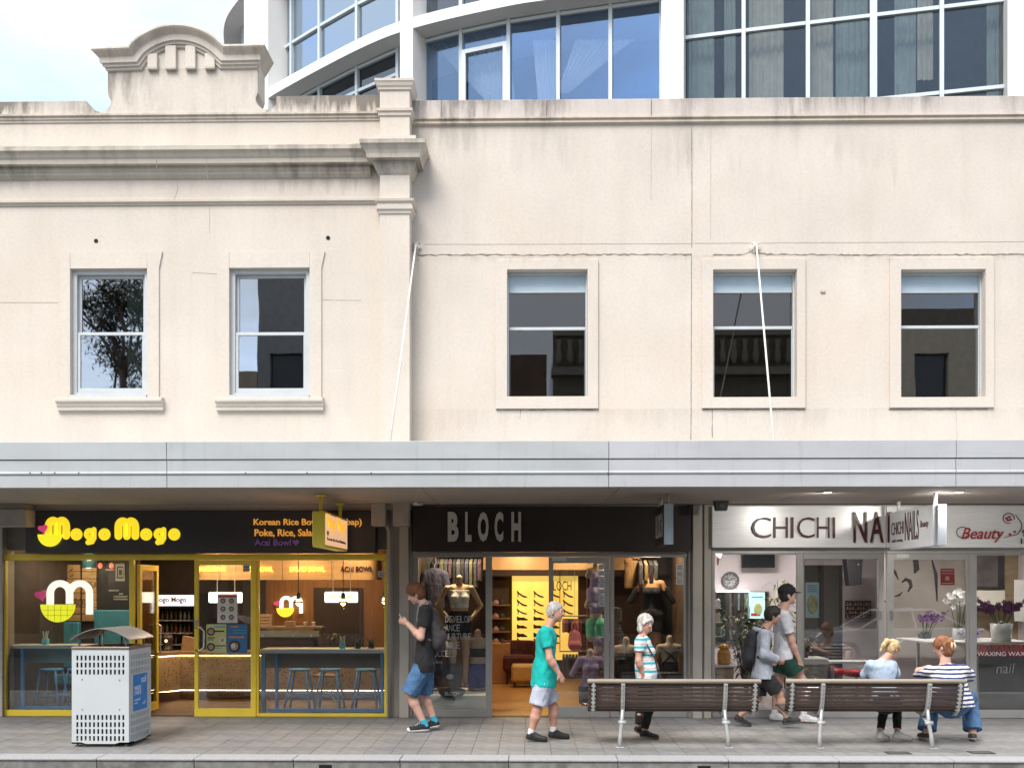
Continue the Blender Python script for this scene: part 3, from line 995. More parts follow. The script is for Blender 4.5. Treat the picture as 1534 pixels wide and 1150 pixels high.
# rooms: dark back, ceilings, curtains
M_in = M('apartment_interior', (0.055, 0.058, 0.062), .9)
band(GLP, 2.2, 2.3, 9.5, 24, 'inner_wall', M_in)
M_net = M('net_curtain', (.88, .89, .93), .9, var=.12, scale=3, stretch=(6, 6, .3))
M_rfl1 = M('reflection_beige', (.62, .58, .50), .9, var=.1)  # tones of mirrored buildings, put on cloth
M_rfl2 = M('reflection_grey', (.42, .47, .46), .9, var=.1)
def curtain(t0, t1, b0, b1, yt, yb, mat, back=.35, folds=9, name='curtain'):
    """pleated cloth: top from photo column t0 to t1, bottom gathered from b0 to b1"""
    n = folds * 4; vs, fs = [], []
    C = off(GLP, back)
    for k in range(n + 1):
        f = k / n
        for (c0, c1, py, am) in ((t0, t1, yt, .05), (b0, b1, yb, .03)):
            p = on_curve(C, c0 + (c1 - c0) * f)
            z = CAM_H + (880 - py) / FPX * depth_of(p)
            d = am * math.sin(f * folds * 2 * math.pi)
            vs += [(p.x + .2 * d, p.y + d, z), (p.x + .2 * d, p.y + d + .008, z)]
    for k in range(n):
        i = k * 4
        fs += [(i, i + 4, i + 6, i + 2), (i + 1, i + 3, i + 7, i + 5)]
    return MB().add(vs, fs).build(name, mat, AB, True)
curtain(644, 692, 728, 760, 62, 152, M_net)
curtain(692, 762, 735, 772, 52, 152, M_net, .37)
curtain(798, 838, 806, 832, 60, 152, M_net, .35)
curtain(862, 950, 834, 852, 60, 140, M_net, .39)
curtain(1032, 1070, 1032, 1070, -60, 160, M_rfl2, folds=5)  # from here on, made-up drapes stand in for buildings mirrored in the glass
curtain(1122, 1174, 1122, 1174, -60, 160, M_rfl1, folds=5)
curtain(1211, 1248, 1211, 1248, -60, 160, M_rfl1, folds=5)
curtain(1252, 1300, 1252, 1300, -60, 160, M_rfl2, .6, folds=5)
curtain(1340, 1372, 1340, 1372, -60, 160, M_rfl2, .5, folds=4)
curtain(1374, 1398, 1374, 1398, -60, 120, M_rfl1, .5, folds=3)
curtain(1478, 1510, 1478, 1510, -60, 160, M_rfl2, folds=5)
curtain(1085, 1102, 1085, 1102, -60, 160, M_rfl2, .8, folds=3)

# ================================================================== soft bodies: smooth unions of tapered limbs turned into one skin
class Field:
    def __init__(s, lo, hi, h):
        s.h = h
        s.lo = np.array(lo, np.float32) - 2 * h
        s.n = np.ceil((np.array(hi, np.float32) + 2 * h - s.lo) / h).astype(int) + 1
        s.ax = [s.lo[i] + h * np.arange(s.n[i], dtype=np.float32) for i in range(3)]
        s.f = np.full(tuple(s.n), 0.5, np.float32)

    def _box(s, pts, m):
        pts = np.array(pts, np.float32)
        a = np.clip(((pts.min(0) - m - s.lo) / s.h).astype(int), 0, s.n - 1)
        b = np.clip(((pts.max(0) + m - s.lo) / s.h).astype(int) + 2, 1, s.n)
        sl = tuple(slice(a[i], b[i]) for i in range(3))
        X, Y, Z = np.meshgrid(*[s.ax[i][sl[i]] for i in range(3)], indexing='ij')
        return sl, np.stack([X, Y, Z], -1)

    def _join(s, sl, d, k, sub=False):
        f = s.f[sl]
        if sub:
            s.f[sl] = np.maximum(f, -d) if k <= 0 else -s._smin(-f, d, k)
        else:
            s.f[sl] = np.minimum(f, d) if k <= 0 else s._smin(f, d, k)

    @staticmethod
    def _smin(a, b, k):
        h = np.clip(0.5 + 0.5 * (b - a) / k, 0, 1)
        return b + (a - b) * h - k * h * (1 - h)

    def cap(s, a, b, r0, r1, k=0.02, squash=None, sub=False, flat=False):
        a, b = np.array(a, np.float32), np.array(b, np.float32)
        sl, P = s._box([a, b], max(r0, r1) * 1.05 + k + 0.01)
        if P.size == 0:
            return s
        q, ab = P - a, b - a
        if squash is not None:
            n, fac = np.array(squash[0], np.float32), 1.0 / squash[1] - 1.0
            q = q + n * ((q @ n)[..., None] * fac)
            ab = ab + n * (float(ab @ n) * fac)
        t = np.clip((q @ ab) / max(1e-9, float(ab @ ab)), 0, 1)
        d = np.linalg.norm(q - t[..., None] * ab, axis=-1) - (r0 + (r1 - r0) * t)
        if squash is not None:
            d = d * min(1.0, 0.5 + 0.5 * squash[1])
        if flat:
            L = math.sqrt(max(1e-9, float(ab @ ab)))
            d = np.maximum(d, (q @ ab) / L - L)
        s._join(sl, d, k, sub)
        return s

    def ell(s, c, axes, radii, k=0.02, sub=False):
        c = np.array(c, np.float32)
        sl, P = s._box([c], max(radii) * 1.05 + k + 0.01)
        if P.size == 0:
            return s
        q = P - c
        e = sum(((q @ np.array(a, np.float32)) / r) ** 2 for a, r in zip(axes, radii))
        d = (np.sqrt(e) - 1) * min(radii)
        s._join(sl, d, k, sub)
        return s

    def cut(s, p, n):
        """keep the side the normal points away from"""
        X, Y, Z = np.meshgrid(*s.ax, indexing='ij')
        d = (X - p[0]) * n[0] + (Y - p[1]) * n[1] + (Z - p[2]) * n[2]
        s.f = np.maximum(s.f, d.astype(np.float32))
        return s

    def ripple(s, amp, fx, seed=0):
        X, Y, Z = np.meshgrid(*s.ax, indexing='ij')
        s.f += amp * (np.sin(X * fx[0] + 1.7 * np.sin(Z * fx[2] * .6 + seed)) * np.sin(Z * fx[2] + 2.1 * np.sin(X * fx[0] * .5 + Y * fx[1])) + .6 * np.sin(Y * fx[1] + Z * fx[2] * .7 + seed)).astype(np.float32)
        return s

    def mesh(s, name):
        f = s.f
        ins = f < 0
        c = ins[:-1, :-1, :-1].astype(np.int8)
        tot = np.zeros_like(c)
        for dx in (0, 1):
            for dy in (0, 1):
                for dz in (0, 1):
                    tot += ins[dx:ins.shape[0] - 1 + dx, dy:ins.shape[1] - 1 + dy, dz:ins.shape[2] - 1 + dz]
        act = (tot > 0) & (tot < 8)
        cells = np.argwhere(act)
        if len(cells) == 0:
            return bpy.data.meshes.new(name)
        ids = np.full(act.shape, -1, np.int64)
        ids[tuple(cells.T)] = np.arange(len(cells))
        acc = np.zeros((len(cells), 3)); cnt = np.zeros(len(cells))
        cor = [(x, y, z) for x in (0, 1) for y in (0, 1) for z in (0, 1)]
        for i, a in enumerate(cor):
            for b in cor[i + 1:]:
                if sum(abs(p - q) for p, q in zip(a, b)) != 1:
                    continue
                fa = f[cells[:, 0] + a[0], cells[:, 1] + a[1], cells[:, 2] + a[2]]
                fb = f[cells[:, 0] + b[0], cells[:, 1] + b[1], cells[:, 2] + b[2]]
                m = (fa < 0) != (fb < 0)
                t = np.where(m, fa / np.where(m, fa - fb, 1), 0)
                acc += np.where(m[:, None], np.array(a)[None] + t[:, None] * (np.array(b) - np.array(a))[None], 0)
                cnt += m
        V = s.lo + s.h * (cells + acc / cnt[:, None])
        Q = []
        for ax in range(3):
            o1, o2 = (ax + 1) % 3, (ax + 2) % 3
            sa = [slice(None)] * 3; sb = [slice(None)] * 3
            sa[ax] = slice(0, -1); sb[ax] = slice(1, None)
            ch = ins[tuple(sa)] != ins[tuple(sb)]
            e = np.argwhere(ch)
            e = e[(e[:, o1] > 0) & (e[:, o2] > 0) & (e[:, o1] < f.shape[o1] - 1) & (e[:, o2] < f.shape[o2] - 1)]
            def I(d1, d2):
                q = e.copy(); q[:, o1] += d1; q[:, o2] += d2
                return ids[tuple(q.T)]
            quad = np.stack([I(-1, -1), I(0, -1), I(0, 0), I(-1, 0)], 1)
            fl = ~ins[tuple(e.T)]
            quad[fl] = quad[fl][:, ::-1]
            Q.append(quad)
        Q = np.concatenate(Q)
        Q = Q[(Q >= 0).all(1)]
        me = bpy.data.meshes.new(name)
        me.vertices.add(len(V)); me.vertices.foreach_set('co', V.astype(np.float32).ravel())
        me.loops.add(len(Q) * 4); me.loops.foreach_set('vertex_index', Q.astype(np.int32).ravel())
        me.polygons.add(len(Q))
        me.polygons.foreach_set('loop_start', np.arange(0, len(Q) * 4, 4, dtype=np.int32))
        me.polygons.foreach_set('loop_total', np.full(len(Q), 4, np.int32))
        me.polygons.foreach_set('use_smooth', np.ones(len(Q), bool))
        me.update(calc_edges=True)
        return me

    def build(s, name, mat, parent):
        return link(name, s.mesh(name), mat, parent, fix=False)

def skin_mat(name, col):
    if name in MATS:
        return MATS[name]
    m, nt, b = base_mat(name)
    c = ramp2(nt, noise(nt, 9, 4), [x * .9 for x in col], [min(1, x * 1.1) for x in col], .3, .7)
    c = mixc(nt, mth(nt, 'MULTIPLY', ramp2(nt, noise(nt, 22, 3), (0, 0, 0), (1, 1, 1), .55, .75), .35), c, (col[0], col[1] * .72, col[2] * .66))
    nt.links.new(c, b.inputs['Base Color'])
    b.inputs['Roughness'].default_value = .5
    b.inputs['Subsurface Weight'].default_value = .12
    b.inputs['Subsurface Radius'].default_value = (.02, .008, .004)
    bump(nt, b, noise(nt, 180, 3), .12, .002)
    MATS[name] = m
    return m

def cloth(name, col, var=.12, rough=.85, fold=.5):
    if name in MATS:
        return MATS[name]
    m, nt, b = base_mat(name)
    c = ramp2(nt, noise(nt, 16, 4), [x * (1 - var) for x in col], [min(1, x * (1 + var)) for x in col], .3, .7)
    nt.links.new(c, b.inputs['Base Color'])
    b.inputs['Roughness'].default_value = rough
    b.inputs['Sheen Weight'].default_value = .02
    h = mth(nt, 'ADD', mth(nt, 'MULTIPLY', noise(nt, 13, 3, (1, 1, .55)), 1.0), mth(nt, 'MULTIPLY', noise(nt, 400, 2), .05))
    bump(nt, b, h, fold * 1.5, .04)
    MATS[name] = m
    return m

def stripe_mat(name, cols, period, axis=2, wob=.012, slope=0.0):
    """knitted stripes: cols = list of (upper edge of the band within one period, colour)"""
    m, nt, b = base_mat(name)
    X = xyz(nt)
    wv = mth(nt, 'MULTIPLY', mth(nt, 'SUBTRACT', noise(nt, 7, 3), .5), wob * 2)
    z = mth(nt, 'ADD', X[axis], wv)
    if slope:
        z = mth(nt, 'ADD', z, mth(nt, 'MULTIPLY', X[0], slope))
    f = mth(nt, 'FRACT', mth(nt, 'DIVIDE', z, period))
    c = cols[-1][1]
    for e, cc in reversed(cols[:-1]):
        c = mixc(nt, mth(nt, 'LESS_THAN', f, e), c, cc)
    nt.links.new(c, b.inputs['Base Color'])
    b.inputs['Roughness'].default_value = .85
    bump(nt, b, noise(nt, 13, 3, (1, 1, .55)), .8, .04)
    MATS[name] = m
    return m

def V3(p):
    return Vector((p[0], p[1], p[2]))

def finger_hand(F, w, d, n, side, s=1.0, curl=.5, k=.006):
    """palm and five bent fingers: wrist w, pointing along d, palm facing n"""
    d, n = d.normalized(), (n - d * n.dot(d)).normalized()
    l = d.cross(n).normalized() * side
    pc = w + d * .045 * s
    F.ell(pc, (d, l, n), (.052 * s, .040 * s, .017 * s), .012)
    for i, (o, ln) in enumerate(((-.029, .062), (-.010, .075), (.010, .070), (.028, .055))):
        b = w + d * .082 * s + l * o * s
        c1 = curl * 1.1
        d1 = (d * math.cos(c1 * .6) + n * math.sin(c1 * .6)).normalized()
        d2 = (d * math.cos(c1 * 1.7) + n * math.sin(c1 * 1.7)).normalized()
        m = b + d1 * ln * .5 * s
        e = m + d2 * ln * .5 * s
        F.cap(b, m, .0092 * s, .0085 * s, k); F.cap(m, e, .0085 * s, .0070 * s, k)
    tb = w + d * .025 * s - l * .030 * s
    td = (d * .72 - l * .55 + n * .40).normalized()
    tm = tb + td * .036 * s
    te = tm + (d * .9 + n * .35).normalized() * .030 * s
    F.cap(tb, tm, .012 * s, .010 * s, k); F.cap(tm, te, .010 * s, .008 * s, k)

def make_person(J, label, skin, H=1.75, top=None, bottom=None, shoes=None, socks=None, hair=None, hands=(.5, .5), build=1.0, belly=0.0, h=.008, bust=0.0):
    """J: joints in metres. Sides n and f are the near and the far side of the figure."""
    J = {k: V3(v) if not isinstance(v, (int, float)) else v for k, v in J.items()}
    s = H / 1.75
    mid_sh, mid_hp = (J['sh_n'] + J['sh_f']) / 2, (J['hp_n'] + J['hp_f']) / 2
    lat = (J['sh_f'] - J['sh_n']).normalized()
    up = (mid_sh - mid_hp).normalized()
    fwd = J['fwd'].normalized()
    fw = (fwd - up * fwd.dot(up)).normalized()
    latp = (J['hp_f'] - J['hp_n']).normalized()
    hc, hf = J['head'], J['look'].normalized()
    hu = (J.get('head_up', Vector((0, 0, 1)))); hu = (hu - hf * hu.dot(hf)).normalized()
    hl = hf.cross(hu)
    base = (J['an_n'] + J['an_f']) / 2
    T = thing('person', label, 'person', (mid_hp.x, mid_hp.y, 0))
    allp = [v for k, v in J.items() if isinstance(v, Vector) and k not in ('fwd', 'look', 'head_up', 'palm_n', 'palm_f', 'hand_n', 'hand_f')]
    lo = [min(p[i] for p in allp) - .24 for i in range(3)]; hi = [max(p[i] for p in allp) + .24 for i in range(3)]
    sq = (fw, .66 + belly * .5)
    B = build

    def torso(F, g, k=.05):
        ch = mid_sh - up * .10 * s
        wa = mid_hp + up * .17 * s
        F.cap(mid_sh - up * .045 * s - lat * .105 * s, mid_sh - up * .045 * s + lat * .105 * s, (.062 * B + g) * s, (.062 * B + g) * s, k)
        F.cap(ch - lat * .045 * s, ch + lat * .045 * s, (.115 * B + g) * s, (.115 * B + g) * s, k, sq)
        F.cap(ch - up * .02 * s, wa, (.148 * B + g) * s, (.128 * B + belly * .05 + g) * s, k, sq)
        F.cap(wa, mid_hp + up * .02 * s, (.128 * B + belly * .06 + g) * s, (.155 * B + g) * s, k, sq)
        F.cap(J['hp_n'] - latp * .0, J['hp_f'], (.090 * B + g) * s, (.090 * B + g) * s, k, (fw, .95))
        if belly:
            F.ell(wa + fw * .035 * s - up * .02, (fw, lat, up), ((.115 * B + belly * .12 + g) * s, (.125 * B + g) * s, (.16 + g) * s), k)
        if bust:
            for q in (-1, 1):
                F.ell(ch - up * .09 * s + fw * .085 * s + lat * q * .065 * s, (fw, lat, up), ((.055 + g) * s, (.060 + g) * s, (.062 + g) * s), k)

    def limb(F, a, b, c, r, g, ts=(0, 1, 1), k=.03, flat=False):
        """two-bone limb: radii r at root, joint, end; ts: upper from, upper to, lower to"""
        F.cap(a, a + (b - a) * ts[1], (r[0] * B + g) * s, ((r[0] + (r[1] - r[0]) * ts[1]) * B + g) * s, k, flat=flat and ts[2] <= 0)
        if ts[2] > 0:
            bulge = r[3] if len(r) > 3 else r[1]
            m = b + (c - b) * .3
            e = b + (c - b) * ts[2]
            if ts[2] > .3:
                F.cap(b, m, (r[1] * B + g) * s, (bulge * B + g) * s, k)
                F.cap(m, e, (bulge * B + g) * s, ((bulge + (r[2] - bulge) * (ts[2] - .3) / .7) * B + g) * s, k, flat=flat)
            else:
                F.cap(b, e, (r[1] * B + g) * s, (r[1] * B + g) * s, k, flat=flat)
    ARM, LEG = (.052, .040, .027, .041), (.086, .056, .036, .058)

    # the body
    F = Field(lo, hi, h)
    torso(F, 0)
    nb = mid_sh + up * .015
    ncap = hc - hu * .06 * s - hf * .015 * s
    F.cap(nb, ncap, .060 * B * s, .052 * s, .03)
    F.ell(hc + hu * .030 * s - hf * .008 * s, (hf, hl, hu), (.098 * s, .078 * s, .090 * s), .02)
    F.ell(hc - hu * .035 * s + hf * .022 * s, (hf, hl, hu), (.072 * s, .064 * s, .080 * s), .02)
    F.cap(hc - hu * .095 * s + hf * .058 * s, hc - hu * .085 * s + hf * .040 * s, .022 * s, .038 * s, .025)
    F.cap(hc + hu * .012 * s + hf * .088 * s, hc - hu * .026 * s + hf * .108 * s, .009 * s, .014 * s, .012)
    F.cap(hc + hu * .022 * s + hf * .086 * s - hl * .035 * s, hc + hu * .022 * s + hf * .086 * s + hl * .035 * s, .010 * s, .010 * s, .012)
    for q in (-1, 1):
        F.ell(hc + hu * .004 * s + hf * .094 * s + hl * q * .031 * s, (hf, hl, hu), (.014 * s, .017 * s, .012 * s), .010, sub=True)
        F.ell(hc - hu * .012 * s - hf * .008 * s + hl * q * .080 * s, (hf, hl, hu), (.018 * s, .009 * s, .031 * s), .006)
    for sd, cu, sgn in (('n', hands[0], 1), ('f', hands[1], -1)):
        limb(F, J['sh_' + sd], J['el_' + sd], J['wr_' + sd], ARM, 0)
        d = J.get('hand_' + sd, J['wr_' + sd] - J['el_' + sd])
        n = J.get('palm_' + sd, -fwd)
        finger_hand(F, J['wr_' + sd], V3(d), V3(n), sgn, s, cu)
        limb(F, J['hp_' + sd], J['kn_' + sd], J['an_' + sd], LEG, 0)
        F.cap(J['an_' + sd] - Vector((0, 0, .02)), J['toe_' + sd], .036 * s, .026 * s, .02)
    body = F.build('body', skin, T)

    # face
    fm = MB()
    for q in (-1, 1):
        e = MB(); e.ball(hc + hu * .004 * s + hf * .078 * s + hl * q * .031 * s, .0125 * s, 10); e.build('eye', M('eye_white', (.7, .68, .65), .3), body, True)
        e = MB(); e.ball(hc + hu * .004 * s + hf * .0875 * s + hl * q * .031 * s, .0050 * s, 8); e.build('iris', M('iris_dark', (.03, .025, .02), .3), body, True)
        e = MB(); e.tube([hc + hu * .030 * s + hf * .0945 * s + hl * q * .014 * s, hc + hu * .034 * s + hf * .0865 * s + hl * q * .032 * s, hc + hu * .029 * s + hf * .066 * s + hl * q * .048 * s], [.004 * s, .005 * s, .003 * s], 6)
        e.build('eyebrow', hair['mat'] if hair else M('brow', (.1, .07, .05), .8), body, True)
    e = MB(); e.tube([hc - hu * .056 * s + hf * .079 * s - hl * .024 * s, hc - hu * .053 * s + hf * .0925 * s, hc - hu * .056 * s + hf * .079 * s + hl * .024 * s], [.003 * s, .0065 * s, .003 * s], 6)
    e.build('mouth', M('lips', (.42, .17, .15), .5), body, True)

    # hair
    if hair:
        F = Field([hc[i] - .24 for i in range(3)], [hc[i] + .24 for i in range(3)], .007)
        t = hair.get('thick', .012)
        F.ell(hc + hu * .034 * s - hf * .010 * s, (hf, hl, hu), ((.098 + t) * s, (.080 + t) * s, (.092 + t) * s), .01)
        bk = hair.get('back', .018)
        F.ell(hc - hu * bk * s - hf * .035 * s, (hf, hl, hu), (.072 * s, (.074 + t) * s, .080 * s), .03)
        for p in hair.get('extra', []):
            F.cap(hc + hf * p[0] * s + hl * p[1] * s + hu * p[2] * s, hc + hf * p[3] * s + hl * p[4] * s + hu * p[5] * s, p[6] * s, p[7] * s, .015)
        fr = hair.get('face', .035)
        F.ell(hc - hu * .052 * s + hf * .105 * s, (hf, hl, hu), (.098 * s, .090 * s, (.068 + fr) * s), .012, sub=True)
        if not hair.get('ears', False):
            for q in (-1, 1):
                F.ell(hc - hu * .040 * s + hf * .008 * s + hl * q * .088 * s, (hf, hl, hu), (.040 * s, .030 * s, .052 * s), .01, sub=True)
        F.ripple(hair.get('rough', .0042), (150, 140, 36), 1)
        F.build('hair', hair['mat'], T)

    # clothes
    if top:
        F = Field(lo, hi, .009)
        g = top.get('g', .016)
        torso(F, g)
        for sd in 'nf':
            sl = top['sleeve']
            limb(F, J['sh_' + sd] - up * .012, J['el_' + sd], J['wr_' + sd], (.052, .046, .034, .043), g * .8 + top.get('flare', .004) * .7, (0, min(1, sl), max(0, sl - 1)), .03, True)
        F.cap(nb - up * .02, nb + up * top.get('collar', .012) * s, (.070 * B + g) * s, (.058 + g * .5) * s, .02)
        if top.get('hood'):
            F.ell(mid_sh - fw * .085 * s + up * .035 * s, (fw, lat, up), (.075 * s, .105 * s, .055 * s), .03)
        if top.get('loose'):
            F.cap(mid_hp + up * .20 * s, mid_hp - up * (top.get('hem', .0)) * s, (.140 * B + g + belly * .06) * s, (.170 * B + g + top['loose']) * s, .05, sq)
        hem = mid_hp - up * top.get('hem', 0.0) * s
        hn = -up
        F.cut(hem, (hn + latp * top.get('skew', 0)).normalized())
        for sd in 'nf':
            pass
        F.cut(J['neck_cut'] if 'neck_cut' in J else nb + up * .035 * s + Vector((0, 0, 0)), (up + fw * .25).normalized())
        F.ripple(top.get('fold', .0036), (34, 30, 26), 2)
        F.build(top.get('name', 'shirt'), top['mat'], T)
    if bottom:
        F = Field(lo, hi, .009)
        g = bottom.get('g', .018)
        wz = mid_hp + up * .10 * s
        F.cap(wz, mid_hp, (.150 * B + g + belly * .03) * s, (.158 * B + g) * s, .04, (fw, .70 + belly * .4))
        F.cap(J['hp_n'], J['hp_f'], (.092 * B + g) * s, (.092 * B + g) * s, .04)
        for sd in 'nf':
            hp, kn, an = J['hp_' + sd], J['kn_' + sd], J['an_' + sd]
            L = bottom['length']
            fl = bottom.get('flare', 0)
            if L <= 1:
                F.cap(hp, hp + (kn - hp) * L, (.092 * B + g) * s, ((.092 + (.062 - .092) * L) * B + g + fl) * s, .012, flat=True)
            else:
                F.cap(hp, kn, (.090 * B + g) * s, (.060 * B + g) * s, .03)
                F.cap(kn, kn + (an - kn) * min(1, L - 1), (.060 * B + g) * s, (.060 * B + (.040 - .060) * B * min(1, L - 1) + g + fl) * s, .03, flat=True)
        F.cut(mid_hp + up * .11 * s, up)
        F.ripple(bottom.get('fold', .0025), (38, 30, 30), 4)
        F.build(bottom.get('name', 'shorts'), bottom['mat'], T)
    for sd in 'nf':
        an, to = J['an_' + sd], J['toe_' + sd]
        d = to - an; d.z = 0; d = d.normalized() if d.length > 1e-4 else fwd.copy()
        if socks:
            k_ = (J['kn_' + sd] - an).normalized()
            F = Field([an[i] - .2 for i in range(3)], [an[i] + .2 for i in range(3)], .007)
            F.cap(an - k_ * .03, an + k_ * socks.get('h', .05), .043 * s, .043 * s, .01, flat=True)
            F.build('sock', socks['mat'], T)
        if shoes:
            fd = (to - an); fd = (fd - Vector((0, 0, fd.z))).normalized()
            pit = (to - (an - Vector((0, 0, .055 * s)))).normalized()
            hl_ = an - Vector((0, 0, .045 * s)) - pit * .045 * s
            tp = hl_ + pit * .255 * s
            sidev = pit.cross(Vector((0, 0, 1))).normalized()
            nrm = sidev.cross(pit).normalized()
            lo2 = [min(hl_[i], tp[i]) - .13 for i in range(3)]; hi2 = [max(hl_[i], tp[i]) + .15 for i in range(3)]
            F = Field(lo2, hi2, .0065)
            F.cap(hl_ + pit * .02, an - Vector((0, 0, .005)), .040 * s, .042 * s, .02)
            F.cap(hl_ + pit * .04 * s, tp - pit * .045 * s, .042 * s, .040 * s, .02, (nrm, .85))
            F.cap(an - Vector((0, 0, .01)) + pit * .02, tp - pit * .10 * s, .042 * s, .036 * s, .02)
            F.cut(hl_ - nrm * .022 * s, -nrm)
            up_ = F.build('shoe', shoes['mat'], T)
            F = Field(lo2, hi2, .0065)
            F.cap(hl_ + pit * .025 * s, tp - pit * .04 * s, .047 * s, .045 * s, .01)
            F.cut(hl_ - nrm * .012 * s, nrm)
            F.cut(hl_ - nrm * (.036 + shoes.get('sole_h', 0)) * s, -nrm)
            F.build('sole', shoes['sole'], up_)
            if shoes.get('toe'):
                e = MB(); e.ball(tp - pit * .030 * s - nrm * .004, .040 * s, 12, (1, 1, .75)); e.build('toe_cap', shoes['toe'], up_, True)
            if shoes.get('lace'):
                for k in range(4):
                    c = an + pit * (.040 + .022 * k) * s + nrm * (.030 - .011 * k) * s
                    e = MB(); e.tube([c - sidev * .026 * s, c + nrm * .006, c + sidev * .026 * s], .0045 * s, 6); e.build('lace', shoes['lace'], up_, True)
    return T, body

def mannequin(x, y, z0, ang, label, top=None, bottom=None, skin=None, H=1.7, legs=True, arms=True, head=False, torso_from=0.0, stand=True, sleeves=0.0, group='shop mannequins', h=.012):
    """headless shop figure; z0 = where its feet (or its stand's base) are"""
    s = H / 1.7
    f = Vector((math.sin(ang), -math.cos(ang), 0)); l = Vector((math.cos(ang), math.sin(ang), 0)); u = Vector((0, 0, 1))
    T = thing('mannequin', label, 'mannequin', (x, y, z0), group)
    o = Vector((x, y, z0))
    P = lambda a, b, c: o + l * a * s + f * b * s + u * c * s
    dz = 0 if legs else -.62
    lo = [o.x - .5, o.y - .5, z0 - .02]; hi = [o.x + .5, o.y + .5, z0 + 1.75 * s]
    def torso(F, g, k=.05):
        q = (f, .66)
        F.cap(P(-.10, 0, 1.36 + dz), P(.10, 0, 1.36 + dz), .055 + g, .055 + g, k)
        F.cap(P(0, .01, 1.26 + dz), P(0, 0, 1.10 + dz), .135 * s + g, .105 * s + g, k, q)
        F.cap(P(0, 0, 1.10 + dz), P(0, -.01, .92 + dz), .105 * s + g, .150 * s + g, k, q)
        for sg in (-1, 1):
            F.ell(P(.065 * sg, .075, 1.22 + dz), (f, l, u), (.055 + g, .06 + g, .06 + g), .03)
        F.cap(P(-.07, 0, .88 + dz), P(.07, 0, .88 + dz), .085 * s + g, .085 * s + g, k)
    F = Field(lo, hi, h)
    torso(F, 0)
    F.cap(P(0, 0, 1.40 + dz), P(0, .01, 1.50 + dz), .052, .048, .03)
    if head:
        F.ell(P(0, .02, 1.60 + dz), (f, l, u), (.09, .075, .115), .02)
    if arms:
        for sg in (-1, 1):
            e = P(.30 * sg, -.03, 1.12 + dz); w = P(.17 * sg, .10, .97 + dz)
            F.cap(P(.17 * sg, 0, 1.36 + dz), e, .045, .036, .03); F.cap(e, w, .036, .026, .02)
            finger_hand(F, w, (w - e), -l * sg, sg, .9, .4)
    else:
        for sg in (-1, 1):
            F.cap(P(.16 * sg, 0, 1.36 + dz), P(.20 * sg, 0, 1.26 + dz), .045, .043, .03)
    if legs:
        for sg in (-1, 1):
            F.cap(P(.085 * sg, 0, .86), P(.09 * sg, .02, .48), .082, .052, .04)
            F.cap(P(.09 * sg, .02, .48), P(.09 * sg, -.02, .08), .055, .034, .03)
            F.cap(P(.09 * sg, -.02, .05), P(.10 * sg, .13, .03), .032, .022, .03)
    else:
        for sg in (-1, 1):
            F.cap(P(.085 * sg, 0, .86 + dz), P(.09 * sg, .01, .64 + dz), .082, .070, .04)
    body = F.build('figure', skin, T)
    if top:
        F = Field(lo, hi, h)
        torso(F, .010)
        if sleeves:
            for sg in (-1, 1):
                F.cap(P(.17 * sg, 0, 1.36 + dz), P(.17 * sg + .13 * sg * sleeves, -.03 * sleeves, 1.36 - .24 * sleeves + dz), .055, .048, .03)
        F.cut(P(0, 0, top[2] + dz), (0, 0, -1)); F.cut(P(0, 0, top[1] + dz), (0, 0, 1))
        F.build(top[3] if len(top) > 3 else 'top', top[0], T)
    if bottom:
        F = Field(lo, hi, h)
        torso(F, .014)
        for sg in (-1, 1):
            F.cap(P(.085 * sg, 0, .86 + dz), P(.09 * sg, .01, .64 + dz), .098, .09, .03)
        F.cut(P(0, 0, bottom[1] + dz), (0, 0, 1)); F.cut(P(0, 0, bottom[2] + dz), (0, 0, -1))
        F.build(bottom[3] if len(bottom) > 3 else 'shorts', bottom[0], T)
    if stand:
        w = MB(); w.lathe([(.15, 0), (.15, .012), (.02, .03), (.015, .05), (.015, .10 if legs else .2)], (x, y, z0 + .001), 20)
        w.build('stand', M('chrome_stand', (.5, .5, .5), .25, metal=1.0), T, True)
    return T

# ================================================================== shop fronts
def pb(mb, px0, px1, pyt, pyb, Y, d=.02, ch=0.0):
    """box whose front face spans photo columns px0..px1 and rows pyt..pyb on the plane Y"""
    x0, x1 = PX(px0, Y), PX(px1, Y)
    c = (px0 + px1) / 2
    z1, z0 = at(c, pyt, Y)[1], at(c, pyb, Y)[1]
    if ch:
        return mb.cbox(x0, x1, Y, Y + d, z0, z1, ch)
    return mb.box(x0, x1, Y, Y + d, z0, z1)

def area_light(name, loc, size, power, col, parent=None, rot=(0, 0, 0), sy=None):
    d = bpy.data.lights.new(name, 'AREA')
    d.size = size
    if sy:
        d.shape = 'RECTANGLE'; d.size_y = sy
    d.energy = power; d.color = col
    o = bpy.data.objects.new(name, d); COL.objects.link(o)
    o.location = loc; o.rotation_euler = rot
    if parent is not None:
        o.parent = parent; o.location = Vector(loc) - world_origin(parent)
    return o

def point_light(name, loc, power, col, parent, r=.03):
    d = bpy.data.lights.new(name, 'POINT'); d.energy = power; d.color = col; d.shadow_soft_size = r
    o = bpy.data.objects.new(name, d); COL.objects.link(o); o.parent = parent; o.location = Vector(loc) - world_origin(parent)
    return o

G_shop = glass('shop_glass', 0.045, (.93, .95, .94), (1, 1, 1), 0.004)
G_nail = glass('nail_shop_glass', 0.065, (.93, .94, .93), (1, 1, 1), 0.004)
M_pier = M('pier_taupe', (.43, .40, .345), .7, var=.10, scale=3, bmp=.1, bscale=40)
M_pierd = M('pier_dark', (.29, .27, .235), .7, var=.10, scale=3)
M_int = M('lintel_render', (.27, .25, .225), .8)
ZS = zs - .004                       # underside of the soffit

